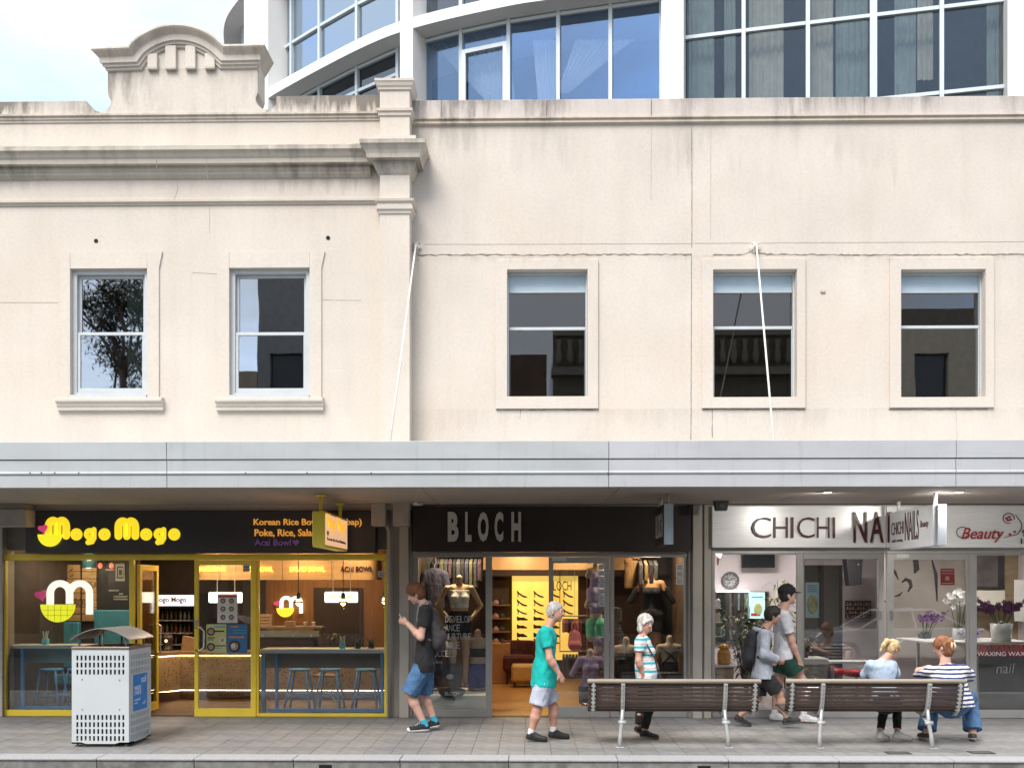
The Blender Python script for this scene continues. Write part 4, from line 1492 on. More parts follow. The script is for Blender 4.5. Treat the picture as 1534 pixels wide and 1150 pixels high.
# lintel wall behind the signs, and piers between the shops
for b_, xa, xb in ((LB, PX(-420, .2), PX(589, .2)), (RB, PX(589.3, .2), PX(1960, .2))):
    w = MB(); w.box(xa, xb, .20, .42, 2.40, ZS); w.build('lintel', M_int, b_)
def pier(pxa, pxb, lab, strips):
    T = thing('pier', lab, 'pier', (PX((pxa + pxb) / 2, .05), .05, 0))
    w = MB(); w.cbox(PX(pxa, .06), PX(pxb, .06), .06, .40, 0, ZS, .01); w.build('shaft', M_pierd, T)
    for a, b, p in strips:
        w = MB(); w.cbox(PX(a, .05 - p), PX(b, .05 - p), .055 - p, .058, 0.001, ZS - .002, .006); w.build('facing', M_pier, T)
    return T
p1_ = pier(579, 617, 'taupe pier with a downpipe between the yellow shop and the shoe shop', [(579.5, 588, .02), (598, 612, .05)])
p2_ = pier(1031, 1066, 'taupe pier between the dance wear shop and the nail salon', [(1038, 1052, .05), (1055, 1066, .03)])
pier(-60, 4, 'taupe pier at the left edge beside the yellow shop window', [(-40, 3, .02)])
w = MB(); w.tube([at(580, 752, -.02)[0:1] + (-.02,) + at(580, 752, -.02)[1:2], at(579.5, 785, -.02)[0:1] + (-.02,) + at(579.5, 785, -.02)[1:2], at(583, 795, 0)[0:1] + (.0,) + at(583, 800, 0)[1:2], (PX(584, .02), .01, 0.01)], .028, 10)
w.build('downpipe', M('pipe_taupe', (.36, .32, .27), .45), p1_, True)
# electrical boxes under the soffit
M_ebox = M('box_grey_beige', (.40, .37, .33), .6)
for (a, b, t, u, Y, lab) in ((-12, 38, 762, 788, -.35, 'beige service box under the awning at the left edge'), (556, 577, 752, 787, -.30, 'beige service box under the awning beside the downpipe'), (588, 612, 748, 787, -.25, 'beige service box under the awning left of the camera dome')):
    w = MB(); pb(w, a, b, t, u, Y, .30, .012); o = w.build('service_box', M_ebox); tag(o, lab, 'service box', 'service boxes under the awning')
    w = MB(); x0, x1 = PX(a, Y), PX(b, Y); z1 = at((a + b) / 2, t, Y)[1]; w.box(x0 + .02, x1 - .02, Y + .02, Y + .28, z1, ZS); w.build('riser', M_pierd, o)
# security camera
cx, cz = at(626, 751, -.4)
T = thing('security_camera', 'small white dome security camera under the awning left of the dark sign', 'camera', (cx, -.4, cz))
w = MB(); w.lathe([(.02, ZS - cz - .001), (.07, ZS - cz - .001), (.07, ZS - cz - .03), (.02, ZS - cz - .04)][::-1], (cx, -.4, cz), 16); w.build('mount', M('cam_white', (.62, .62, .60), .4), T, True)
w = MB(); w.tube([(cx + .05, -.42, cz + .015), (cx - .05, -.46, cz)], [.035, .03], 12); w.build('housing', MATS['cam_white'], T, True)
w = MB(); w.tube([(cx - .048, -.46, cz), (cx - .058, -.464, cz - .002)], .022, 12); w.build('lens', M_black, T, True)
cx, cz = at(1080, 758, -.5)
T = thing('floodlight', 'black square floodlight under the awning at the corner of the silver sign', 'floodlight', (cx, -.5, cz))
w = MB(); w.prism([(cx - .10, cz + .06), (cx + .10, cz + .06), (cx + .075, cz - .06), (cx - .075, cz - .06)], -.56, -.44, 'y'); w.build('housing', M('flood_black', (.03, .03, .03), .5), T, bevel=.006)
w = MB(); w.lathe([(.035, 0), (.030, .01)], (0, 0, 0), 14); w.xform(Matrix.Translation((cx, -.5605, cz)) @ Matrix.Rotation(R(90), 4, 'X')); w.build('lens', M('flood_lens', (.10, .10, .10), .15), T)
w = MB(); w.box(cx - .12, cx + .12, -.54, -.46, cz + .062, ZS); w.build('bracket', MATS['flood_black'], T)

# ------------------------------------------------------------------ generic glazed front pieces
def frame_rect(mb, px0, px1, pyt, pyb, w, Y, d):
    """rectangular frame ring, w = widths (left, right, top, bottom) in photo pixels"""
    x0, x1 = PX(px0, Y), PX(px1, Y); c = (px0 + px1) / 2
    z1, z0 = at(c, pyt, Y)[1], at(c, pyb, Y)[1]; q = (x1 - x0) / (px1 - px0)
    return mb.wall(x0, x1, max(z0, .002), z1, Y, Y + d, [(x0 + w[0] * q, x1 - w[1] * q, max(z0, .002) + w[3] * q, z1 - w[2] * q)])

def interior(name, xa, xb, y1, zc, wall_m, floor_m, ceil_m, back_m):
    w = MB(); w.box(xa, xb, YG + .1, y1 + .1, -.05, .003); fl = structure(w.build(name + '_floor', floor_m))
    w = MB(); w.box(xa, xb, YG + .45, y1, zc, zc + .05); w.build('ceiling', ceil_m, fl)
    w = MB(); w.box(xa, xb, y1, y1 + .1, .003, zc); w.build('back_wall', back_m, fl)
    for x, q in ((xa, -.06), (xb, .06)):
        w = MB(); w.box(x, x + q, YG + .15, y1, .003, zc); w.build('side_wall', wall_m, fl)
    return fl

# ================================================================== yellow food shop
M_yel = M('yellow_powdercoat', (.92, .68, .06), .40, var=.06, scale=4, spec=.5)
M_dk = M('dark_brown_panel', (.045, .030, .022), .7, var=.15, scale=3)
M_wood = M('orange_wood', (.25, .11, .03), .5, var=.18, scale=4, stretch=(6, 6, .5))
M_teal = M('teal_paint', (.07, .30, .44), .5, var=.08)
M_tealp = M('pale_teal_reflection', (.30, .50, .54), .45, var=.06)
M_sblue = M('stool_blue', (.10, .37, .78), .4, var=.06)
M_pale = M('bench_pale', (.66, .72, .71), .45, var=.04)
M_tau = M('reflection_taupe', (.25, .21, .175), .7, var=.08)
M_tile = M('dark_floor_tile', (.075, .05, .04), .4, var=.2)
xa, xb = PX(2, YG), PX(580, YG)
room1 = interior('food_shop', xa, xb, 4.6, 2.60, M_dk, M_tile, M_dk, M_dk)
S1 = thing('shopfront', 'yellow framed glass shopfront with one door leaf and an open doorway', 'shopfront', (PX(290, YG), YG, 0))
w = MB(); pb(w, 3, 579, 829.5, 838, YG - .02, .09, .004); w.build('head_frame', M_yel, S1)
def fixed_window(parent, px0, px1, pyt, pyb, wd, Y, mat, gl, d=.07, name='window'):
    w = MB(); frame_rect(w, px0, px1, pyt, pyb, wd, Y, d); o = w.build(name, mat, parent, bevel=.004)
    x0, x1 = PX(px0, Y), PX(px1, Y); c = (px0 + px1) / 2; q = (x1 - x0) / (px1 - px0)
    z1, z0 = at(c, pyt, Y)[1], max(.002, at(c, pyb, Y)[1])
    w = MB(); w.box(x0 + wd[0] * q, x1 - wd[1] * q, Y + d * .45, Y + d * .45 + .008, z0 + wd[3] * q, z1 - wd[2] * q); w.build('pane', gl, o)
    return o
fixed_window(S1, 2.5, 200, 838.4, 1076, (5.5, 6.5, .6, 9), YG - .01, M_yel, G_shop)
fixed_window(S1, 384, 579.5, 838.4, 1076, (3.5, 4, .6, 4.5), YG - .01, M_yel, G_shop)
door = fixed_window(S1, 291, 383.5, 838.4, 1076, (6, 8, 7.5, 12), YG - .03, M_yel, G_shop, .05, 'door')
w = MB()
hx, hz0, hz1 = PX(300, YG - .1), at(300, 939.5, YG - .1)[1], at(300, 974, YG - .1)[1]
w.tube([(PX(293, YG - .03), YG - .03, hz0), (PX(300, YG - .1), YG - .10, hz0), (PX(305.5, YG - .1), YG - .10, hz0 - .05), (PX(305.5, YG - .1), YG - .10, hz1 + .05), (PX(300, YG - .1), YG - .10, hz1), (PX(293, YG - .03), YG - .03, hz1)], .014, 10)
w.build('door_handle', M('brushed_steel', (.55, .55, .56), .3, metal=1.0), door, True)
w = MB(); pb(w, 291.5, 296.5, 928, 936, YG - .038, .008); w.build('lock', MATS['brushed_steel'], door)
# second leaf folded back into the shop
xh = PX(205, YG + .05)
w = MB()
zt, zb = at(205, 845, YG)[1], .02
w.box(xh, xh + .045, YG + .06, YG + .14, zb, zt); w.box(xh, xh + .045, YG + .72, YG + .80, zb, zt)
w.box(xh, xh + .045, YG + .14, YG + .72, zt - .08, zt); w.box(xh, xh + .045, YG + .14, YG + .72, zb, zb + .12)
d2 = w.build('open_door', M_yel, S1)
w = MB(); w.box(xh + .018, xh + .026, YG + .14, YG + .72, zb + .12, zt - .08); w.build('pane', G_shop, d2)
w = MB(); w.tube([(xh + .05, YG + .70, .85), (xh + .11, YG + .70, .87), (xh + .11, YG + .70, 1.28), (xh + .05, YG + .70, 1.30)], .013, 8); w.build('door_handle', MATS['brushed_steel'], d2, True)

# sign board with puffy letters
M_sgn = M('sign_charcoal', (.052, .050, .050), .5, var=.08)
Yb = -.06
SB = thing('shop_sign', 'charcoal fascia sign with puffy yellow letters over the yellow shopfront', 'sign', (PX(300, Yb), Yb, at(300, 828, Yb)[1]))
w = MB(); pb(w, 38, 562, 765, 828, Yb, .24, .006); w.build('board', M_sgn, SB)
def sign_lit(name, col, e):
    return emit(name, col, e)
L_yel = emit('letter_yellow', (.90, .68, .02), .28)  # faint glow put into these sign colours so they look less dull
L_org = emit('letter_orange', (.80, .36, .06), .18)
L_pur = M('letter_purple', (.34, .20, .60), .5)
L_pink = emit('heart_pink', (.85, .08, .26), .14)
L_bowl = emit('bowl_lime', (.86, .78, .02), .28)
qx = lambda px: PX(px, Yb)
def puffy(strokes, name, mat, parent, Y=Yb, sq=.45, n=10):
    """fat round letter: strokes = list of (radius_px, [photo points])"""
    w = MB()
    for r, pts in strokes:
        P = []
        for (a, b) in pts:
            x, z = at(a, b, Y); P.append((x, Y, z))
        rr = r * (Y + CAM_D) / FPX
        # round ends
        d0 = (Vector(P[0]) - Vector(P[1])).normalized(); d1 = (Vector(P[-1]) - Vector(P[-2])).normalized()
        pts3 = [Vector(P[0]) + d0 * rr * .98, Vector(P[0]) + d0 * rr * .8, Vector(P[0]) + d0 * rr * .45] + [Vector(p) for p in P] + [Vector(P[-1]) + d1 * rr * .45, Vector(P[-1]) + d1 * rr * .8, Vector(P[-1]) + d1 * rr * .98]
        rs = [rr * .15, rr * .6, rr * .9] + [rr] * len(P) + [rr * .9, rr * .6, rr * .15]
        w.tube(pts3, rs, n, squash=((0, 1, 0), sq))
    return w.build(name, mat, parent, True)
def ring(cx, cy, rx, ry, a0=0, a1=360, n=18):
    return [(cx + rx * math.cos(R(a0 + (a1 - a0) * k / n)), cy - ry * math.sin(R(a0 + (a1 - a0) * k / n))) for k in range(n + 1)]
def fatM(x0, x1, yt, yb, r, wide=True):
    w_ = (x1 - x0)
    a, b, c = x0 + r, (x0 + x1) / 2, x1 - r
    h = (b - a) / 2
    hump = lambda m: [(m - h, yb - r), (m - h * 1.04, yt + r + h * 1.5)] + [(m - h * math.cos(R(t)), yt + r + h * 1.25 - h * 1.25 * math.sin(R(t))) for t in range(12, 169, 12)] + [(m + h * 1.04, yt + r + h * 1.5), (m + h, yb - r)]
    return [(r, hump(a + h)), (r, hump(b + h))]
puffy(fatM(67, 105, 773.5, 808, 5.9), 'letter', L_yel, SB)
puffy(fatM(171.5, 208.5, 774.5, 808.5, 5.9), 'letter', L_yel, SB)
for cx in (114.5, 156.5, 219, 261):
    puffy([(4.3, ring(cx, 800, 5.0, 5.0))], 'letter', L_yel, SB)
for cx in (135, 239.5):
    puffy([(4.1, ring(cx - .5, 799.5, 5.0, 5.0)), (4.1, [(cx + 5.6, 793), (cx + 5.6, 806), (cx + 3, 811), (cx - 3, 812)])], 'letter', L_yel, SB)
def disc_half(cx, cy, r, Y, d, name, mat, parent, n=20, sgn=-1):
    pts = [at(cx + r * math.cos(math.pi * k / n), cy - sgn * r * 1.02 * math.sin(math.pi * k / n), Y) for k in range(n + 1)]
    w = MB(); w.prism(pts, Y, Y + d, 'y'); return w.build(name, mat, parent, bevel=.004)
disc_half(74, 800, 18, Yb - .05, .03, 'bowl', L_bowl, SB)
def heart(cx, cy, s_, Y, d, parent, mat=None, rot=0, name='heart'):
    pts = []
    for k in range(28):
        t = 2 * math.pi * k / 28
        hx_ = 16 * math.sin(t) ** 3; hy_ = 13 * math.cos(t) - 5 * math.cos(2 * t) - 2 * math.cos(3 * t) - math.cos(4 * t)
        c_, s2 = math.cos(R(rot)), math.sin(R(rot))
        pts.append(at(cx + s_ * (hx_ * c_ - hy_ * s2) / 16, cy - s_ * (hx_ * s2 + hy_ * c_) / 16, Y))
    w = MB(); w.prism(pts, Y, Y + d, 'y'); return w.build(name, mat or L_pink, parent)
heart(64, 791.5, 7.3, Yb - .04, .03, SB, rot=12)
def sign_text(s, px0, px1, pyt, pyb, Y, mat, parent, name='lettering', **k):
    """letters fitted between photo columns and rows on the plane Y, standing out towards the street"""
    O = (PX(px0, Y), Y, at((px0 + px1) / 2, pyb, Y)[1])
    return lettering(name, s, O, mat, parent, width=PX(px1, Y) - PX(px0, Y), height=at((px0 + px1) / 2, pyt, Y)[1] - O[2], **k)
sign_text('Korean Rice Bowl (Bibimbap)', 380, 542, 776.5, 789, Yb - .012, L_org, SB, depth=.012, offset=.02)
sign_text('Poke, Rice, Salad Bowl', 381.5, 506, 792, 804.5, Yb - .012, L_org, SB, depth=.012, offset=.02)
sign_text('Acai Bowl', 381.5, 436, 807, 817, Yb - .012, L_pur, SB, depth=.012, offset=.02)
heart(443, 812, 5, Yb - .012, .012, SB, L_pur)

# projecting sign under the awning
M_yl2 = M('sign_yellow', (.92, .74, .08), .45, var=.04)
M_face = emit('sign_face_peach', (.88, .52, .30), .24)  # glow put into the face colour to brighten it under the awning
yn, yf_ = -1.75, -.16
x0 = PX(468, yn); x1 = PX(486.5, yn); z1 = at(478, 765, yn)[1]; z0 = at(478, 818.7, yn)[1]
PS = thing('projecting_sign', 'yellow box sign hanging from two poles under the awning', 'sign', ((x0 + x1) / 2, (yn + yf_) / 2, z0))
w = MB(); w.cbox(x0, x1, yn, yf_, z0, z1, .008); w.build('box', M_yl2, PS)
for sgn, xx in ((1, x1), (-1, x0)):
    w = MB(); w.box(xx + (.001 if sgn > 0 else -.006), xx + (.006 if sgn > 0 else -.001), yn + .03, yf_ - .03, z0 + .03, z1 - .03); w.build('sign_face', M_face, PS)
    U = (0, 1, 0) if sgn > 0 else (0, -1, 0)
    yy = yn if sgn > 0 else yf_
    xo = xx + sgn * .006
    st = 1 if sgn > 0 else -1
    lettering('lettering', 'Mogo Mogo', (xo, yy + st * .12, z0 + .19), emit('letter_amber', (.85, .42, .03), .3), PS, U=U, width=1.30, height=.24, depth=.004, offset=.03)
    lettering('small_lettering', 'Korean Rice Bowl Bibimbap', (xo, yy + st * .12, z0 + .08), M('ink_brown', (.06, .03, .02), .6), PS, U=U, width=1.30, height=.05, depth=.003, offset=.02)
    w = MB(); w.prism([(yy + st * (.155 + .07 * math.cos(math.pi * k / 10)), z0 + .205 - .06 * math.sin(math.pi * k / 10)) for k in range(11)], xo, xo + sgn * .004, 'x'); w.build('bowl_mark', M('bowl_cream', (.75, .68, .45), .5), PS)
for yy in (yn + .12, yf_ - .12):
    w = MB(); w.tube([((x0 + x1) / 2, yy, z1 - .002), ((x0 + x1) / 2, yy, ZS - .02)], .022, 12); w.build('pole', M_yl2, PS, True)
    w = MB(); w.lathe([(.022, -.03), (.07, -.012), (.07, 0)], ((x0 + x1) / 2, yy, ZS - .001), 16); w.build('ceiling_rose', M_yl2, PS)

# things in the left window
T = thing('window_bench', 'pale teal bar bench along the left window of the yellow shop', 'bar bench', (PX(100, .5), .5, 0))
zt, zb = at(60, 966, .3)[1], at(60, 971, .3)[1]
w = MB(); w.cbox(PX(9, .3), PX(197, .3), .30, .75, zb, zt, .006); w.build('bench_top', M_pale, T)
w = MB(); w.box(PX(9, .3), PX(197, .3), .70, .73, at(60, 995, .3)[1], zb); w.build('reflection_board', M_tealp, T)  # pale teal board stands in for a band reflected in the glass
for px in (13, 33, 188):
    w = MB(); w.box(PX(px, .34) - .022, PX(px, .34) + .022, .34, .385, 0.004, zb); w.build('leg', M_sblue, T)
w = MB(); w.box(PX(15, .34), PX(187, .34), .35, .38, at(60, 1061, .34)[1], at(60, 1057, .34)[1]); w.build('foot_rail', M_sblue, T)
def stool(px, Y, lab, h=.62, name='bar_stool', mat=None, wide=.33):
    x = PX(px, Y)
    T = thing(name, lab, 'stool', (x, Y, 0), 'bar stools')
    mat = mat or M_sblue
    w = MB(); w.lathe([(.10, h - .03), (.165, h - .028), (.17, h - .01), (.16, h), (.05, h - .006)], (x, Y, 0), 20); w.build('seat', mat, T, True)
    a, b = .11, wide / 2 + .03
    cs = [(-1, -1), (1, -1), (1, 1), (-1, 1)]
    for sx, sy in cs:
        w = MB(); w.tube([(x + sx * a, Y + sy * a, h - .03), (x + sx * b, Y + sy * b, 0.004)], .017, 8); w.build('leg', mat, T, True)
    for (z, c0) in ((.20, .20), (.20, .20)):
        pass
    t = 1 - .22 / h
    r = a + (b - a) * t
    for i in range(4):
        p, q = cs[i], cs[(i + 1) % 4]
        w = MB(); w.tube([(x + p[0] * r, Y + p[1] * r, .22), (x + q[0] * r, Y + q[1] * r, .22)], .012, 8); w.build('rung', mat, T, True)
    return T
stool(77, .95, 'blue metal bar stool at the left window bench')
stool(118, 1.0, 'blue metal bar stool partly hidden by the litter bin', .62)
def cutlery(px, py, Y, lab):
    x, z = at(px, py, Y)
    T = thing('cutlery_cup', lab, 'cup', (x, Y, z))
    w = MB(); w.cbox(x - .04, x + .04, Y - .04, Y + .04, z, z + .10, .006); w.build('cup', M('cup_blue', (.13, .50, .66), .4), T)
    for k in range(5):
        a = random.uniform(-.03, .03)
        w = MB(); w.tube([(x + a * .6, Y + random.uniform(-.02, .02), z + .06), (x + a * 1.5, Y + random.uniform(-.02, .02), z + random.uniform(.17, .22))], .007, 6); w.build('utensil', M('utensil_pale', (.55, .62, .58), .5), T)
cutlery(68, 966, .5, 'blue cup of cutlery on the left window bench')
# back partition, its upholstery and menu boards
w = MB(); w.box(PX(-5, 2.3), PX(207, 2.3), 2.30, 2.40, .004, 2.58); w.build('partition', M_dk, room1)
def panel_thing(name, lab, cat, px0, px1, pyt, pyb, Y, mat, d=.03, group=None, ch=.005):
    w = MB(); pb(w, px0, px1, pyt, pyb, Y, d, ch); return tag(w.build(name, mat), lab, cat, group)
T = thing('banquette', 'teal upholstered seat back behind the left window bench', 'seat', (PX(80, 2.1), 2.1, 0))
w = MB(); pb(w, 22, 118, 931, 1000, 2.10, .12, .02); w.build('backrest', M_teal, T)
w = MB(); pb(w, 140, 198, 913, 1000, 2.12, .12, .02); w.build('backrest', M_teal, T)
w = MB(); w.cbox(PX(20, 1.75), PX(198, 1.75), 1.75, 2.09, .30, .45, .02); w.build('seat', M_teal, T)
w = MB(); w.box(PX(22, 1.8), PX(196, 1.8), 1.80, 2.08, .004, .30); w.build('base', M_dk, T)
T = thing('menu_board', 'wooden slatted menu board high on the dark wall of the yellow shop', 'menu board', (PX(112, 2.24), 2.24, at(112, 930, 2.24)[1]))
M_pine = M('pine_board', (.52, .33, .15), .6, var=.22, scale=5, stretch=(.6, 6, 8))
nb_ = 8
for k in range(nb_):
    a, b = 845 + k * (930 - 845) / nb_, 845 + (k + 1) * (930 - 845) / nb_
    w = MB(); pb(w, 80, 144, a + .4, b - .4, 2.24, .03, .004); w.build('slat', M_pine, T)
w = MB()
for px in (89, 121.5):
    w = MB(); pb(w, px - 1, px + 1, 843, 932, 2.225, .012); w.build('strap', M_dk, T)
sign_text('KAESU', 107, 143, 871, 880, 2.232, M('burnt_brown', (.14, .07, .03), .7), T, depth=.004)
sign_text('BOWL', 112, 140, 896, 908, 2.232, MATS['burnt_brown'], T, depth=.004)
for a, b in ((84, 858), (107, 853), (107, 862), (84, 867), (126, 888)):
    w = MB(); w.tube([(at(a - 2, b, 2.23)[0], 2.232, at(a, b + 1, 2.23)[1]), (at(a + 2.5, b, 2.23)[0], 2.232, at(a, b - 1.5, 2.23)[1])], [.012, .006], 6); w.build('leaf_mark', MATS['burnt_brown'], T)
T = thing('wall_poster', 'black chalk style poster with a skull-like mug drawing beside the menu board', 'poster', (PX(170, 2.2), 2.2, at(170, 912, 2.2)[1]))
w = MB(); pb(w, 149, 194, 836, 912, 2.26, .025); w.build('sheet', M('poster_black', (.025, .024, .024), .6), T)
M_chalk = M('chalk_grey', (.30, .29, .28), .8)
w = MB(); frame_rect(w, 173, 187, 844, 870, (2.2, 2.2, 4, 4), 2.25, .008); w.build('chalk_mark', M_chalk, T)
w = MB(); frame_rect(w, 177, 184, 850, 864, (1.2, 1.2, 3, 3), 2.248, .008); w.build('chalk_mark', M_chalk, T)
for y_, a, b in ((853, 158, 171), (884, 163, 178), (893, 170, 191), (897, 170, 191), (889, 178, 184)):
    w = MB(); pb(w, a, b, y_ - 1.2, y_ + 1.2, 2.25, .008); w.build('chalk_mark', M_chalk, T)
# hanging lamp shade, blue
x, z = at(134, 850, 1.8)
T = thing('pendant_lamp', 'blue cylinder lamp shade over the left window of the yellow shop', 'pendant lamp', (x, 1.8, z))
w = MB(); w.lathe([(.115, 0), (.10, .28), (.02, .30), (.01, .30)], (x, 1.8, z), 20); w.build('shade', M('shade_blue', (.12, .36, .47), .5), T, True)
point_light('shade_light', (x, 1.8, z - .03), 3.5, (1, .78, .5), T)  # light added inside the shade to brighten the left window
w = MB(); w.tube([(x, 1.8, z + .30), (x, 1.8, 2.59)], .006, 6); w.build('cord', M_black, T)
for px in (150, 167):
    x, z = at(px, 847, 1.9)
    w = MB(); w.ball((x, 1.9, z), .035, 12, (1, 1, 1.3)); o = w.build('bulb', emit('bulb_red', (.75, .10, .05), .9), None, True); tag(o, 'small red lantern bulb hanging left of the open doorway' if px == 150 else 'small red lantern bulb nearest the open doorway', 'bulb', 'red lantern bulbs')
    w = MB(); w.tube([(x, 1.9, z + .04), (x, 1.9, 2.59)], .004, 6); w.build('cord', M_black, o)

def m_logo(x0, y0, s_, Y, lab, wm, bm, gm):
    """rounded letter m standing in a half-round bowl, with a heart; x0,y0 photo point of the bowl rim's left end, s_ bowl width in pixels"""
    T = thing('logo_sign', lab, 'sign', (PX(x0 + s_ / 2, Y), Y, at(x0, y0 + s_ * .6, Y)[1]))
    q = s_ / 52.0
    r = 5.0 * q
    def arch(cx, w_, yb):
        return [(cx - w_, yb)] + [(cx - w_, y0 - 16 * q)] + [(cx - w_ * math.cos(R(a)), y0 - 17 * q - w_ * math.sin(R(a))) for a in range(15, 180, 15)] + [(cx + w_, y0 - 16 * q), (cx + w_, yb)]
    for cx, ya, yb in ((x0 + 29 * q, 1 * q, -1 * q), (x0 + 59 * q, -2 * q, 15 * q)):
        pts = arch(cx, 14.5 * q, y0)
        pts = pts[:-1] + [(pts[-1][0], y0 + yb)]
        if cx > x0 + 40 * q:
            pts = pts[2:]
        outl, inn = [], []
        P = [Vector(p) for p in pts]
        for i, p in enumerate(P):
            d = (P[min(i + 1, len(P) - 1)] - P[max(i - 1, 0)]).normalized(); n_ = Vector((d.y, -d.x))
            outl.append(p + n_ * r); inn.append(p - n_ * r)
        poly = [at(p.x, p.y, Y + (.0 if cx < x0 + 40 * q else .003)) for p in outl + inn[::-1]]
        w = MB(); w.prism(poly, Y + (.0 if cx < x0 + 40 * q else .003), Y + .03, 'y'); w.build('letter_arch', wm, T)
    disc_half(x0 + 26 * q, y0, 26 * q, Y - .008, .03, 'bowl', bm, T)
    for k in range(1, 5):
        w = MB(); pb(w, x0 + 2 * q + k * 9.6 * q, x0 + 2 * q + k * 9.6 * q + .5, y0 + .5, y0 + 26 * q * math.sqrt(max(0, 1 - ((k * 9.6 - 24) / 26) ** 2)) - 1, Y - .010, .004); w.build('grid_line', gm, T)
    for k in range(1, 3):
        hw = 26 * q * math.sqrt(1 - (k * 8 / 26) ** 2) - 1
        w = MB(); pb(w, x0 + 26 * q - hw, x0 + 26 * q + hw, y0 + k * 8 * q, y0 + k * 8 * q + .5, Y - .0105, .004); w.build('grid_line', gm, T)
    heart(x0 + 1 * q, y0 - 14 * q, 9.0 * q, Y - .006, .02, T, rot=15)
    return T
M_gl = M('grid_line_olive', (.42, .40, .05), .6)
m_logo(60, 905, 52, .20, 'white letter m in a lime bowl with pink heart hung in the left window', emit('logo_white', (.86, .83, .74), .42), emit('logo_lime', (.82, .80, .02), .35), M_gl)  # glow put into white and lime so the logo looks brighter
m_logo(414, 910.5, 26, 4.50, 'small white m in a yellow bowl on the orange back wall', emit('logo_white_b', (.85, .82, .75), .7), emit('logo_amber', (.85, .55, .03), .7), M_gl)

# counter with terrazzo front and light strips
def terrazzo():
    m, nt, b = base_mat('terrazzo_brown')
    tc = nt.nodes.new('ShaderNodeTexCoord'); v = nt.nodes.new('ShaderNodeTexVoronoi'); v.inputs['Scale'].default_value = 26
    nt.links.new(tc.outputs['Object'], v.inputs['Vector'])
    base = ramp2(nt, noise(nt, 4, 4), (.33, .245, .15), (.46, .34, .215), .3, .7)
    ch = ramp2(nt, v.outputs['Distance'], (1, 1, 1), (0, 0, 0), .26, .32)
    sep = nt.nodes.new('ShaderNodeSeparateColor'); nt.links.new(v.outputs['Color'], sep.inputs[0])
    pick = mth(nt, 'LESS_THAN', sep.outputs[0], .5)
    c = mixc(nt, mth(nt, 'MULTIPLY', ch, pick), base, (.07, .045, .03))
    nt.links.new(c, b.inputs['Base Color']); b.inputs['Roughness'].default_value = .45
    return m
M_tz = terrazzo()
L_led = emit('led_warm', (1.0, .58, .26), 7.0)
CT = thing('service_counter', 'long terrazzo fronted counter with glowing strips above and below', 'counter', (PX(400, 2.3), 2.3, 0))
yc = 2.25
xl, xk, xr = PX(226, 1.75), PX(270, yc), PX(578, yc)
zt, zb = at(330, 982, yc)[1], at(330, 1033, yc)[1]
w = MB(); w.prism([(xk, yc), (xr, yc), (xr, yc + .55), (xk - .05, yc + .55), (xl - .2, 1.75 + .5), (xl, 1.75)], zb, zt, 'z'); w.build('terrazzo_front', M_tz, CT)
w = MB(); w.prism([(xk, yc - .05), (xr, yc - .05), (xr, yc + .6), (xk - .05, yc + .6), (xl - .25, 1.75 + .55), (xl - .04, 1.70)], zt + .02, zt + .07, 'z'); w.build('counter_top', M('counter_wood', (.30, .19, .10), .4, var=.15), CT)
w = MB(); w.prism([(xk, yc + .08), (xr, yc + .08), (xr, yc + .5), (xk, yc + .5), (xl + .03, 1.75 + .4), (xl + .05, 1.83)], .004, zb - .004, 'z'); w.build('toe_kick', M_dk, CT)
for z, off_ in ((zt + .004, -.012), (zb - .012, .03)):
    for (p, q) in (((xk + .01, yc + off_), (xr, yc + off_)), ((xl, 1.75 + off_), (xk, yc + off_))):
        w = MB(); w.tube([(p[0], p[1], z + .006), (q[0], q[1], z + .006)], .004, 6); w.build('light_strip', L_led, CT)

# drinks fridge
FR = thing('drinks_fridge', 'open drinks fridge with a lit white header behind the counter', 'fridge', (PX(260, 3.9), 3.9, 0))
Yf = 3.7
w = MB(); x0, x1 = PX(224, Yf), PX(294, Yf); zt = at(258, 889, Yf)[1]; zh = at(258, 908, Yf)[1]
w.wall(x0, x1, .25, zt, Yf, Yf + .7, [(x0 + .06, x1 - .06, .55, zh - .03)]); w.build('cabinet', M('fridge_black', (.02, .02, .02), .4), FR)
w = MB(); w.box(x0 + .02, x1 - .02, Yf + .60, Yf + .68, .5, zh); w.build('liner', M('fridge_liner', (.16, .15, .14), .5), FR)
w = MB(); pb(w, 228, 290, 891, 907, Yf - .02, .018); w.build('header_light', emit('header_white', (.80, .78, .86), .55), FR)
sign_text('Mogo Mogo', 231, 279, 893.5, 904, Yf - .026, M('ink_choc', (.22, .10, .02), .6), FR, depth=.005, offset=.03)
M_shf = M('fridge_shelf', (.45, .45, .45), .4)
bts = [M('bottle_clear', (.45, .55, .62), .15), M('bottle_green', (.10, .16, .10), .2), M('bottle_brown', (.16, .08, .04), .2), M('bottle_red', (.30, .06, .04), .3)]
ORD = ['first', 'second', 'third', 'fourth', 'fifth', 'sixth', 'seventh', 'eighth', 'ninth']
sh = [928, 947, 964]
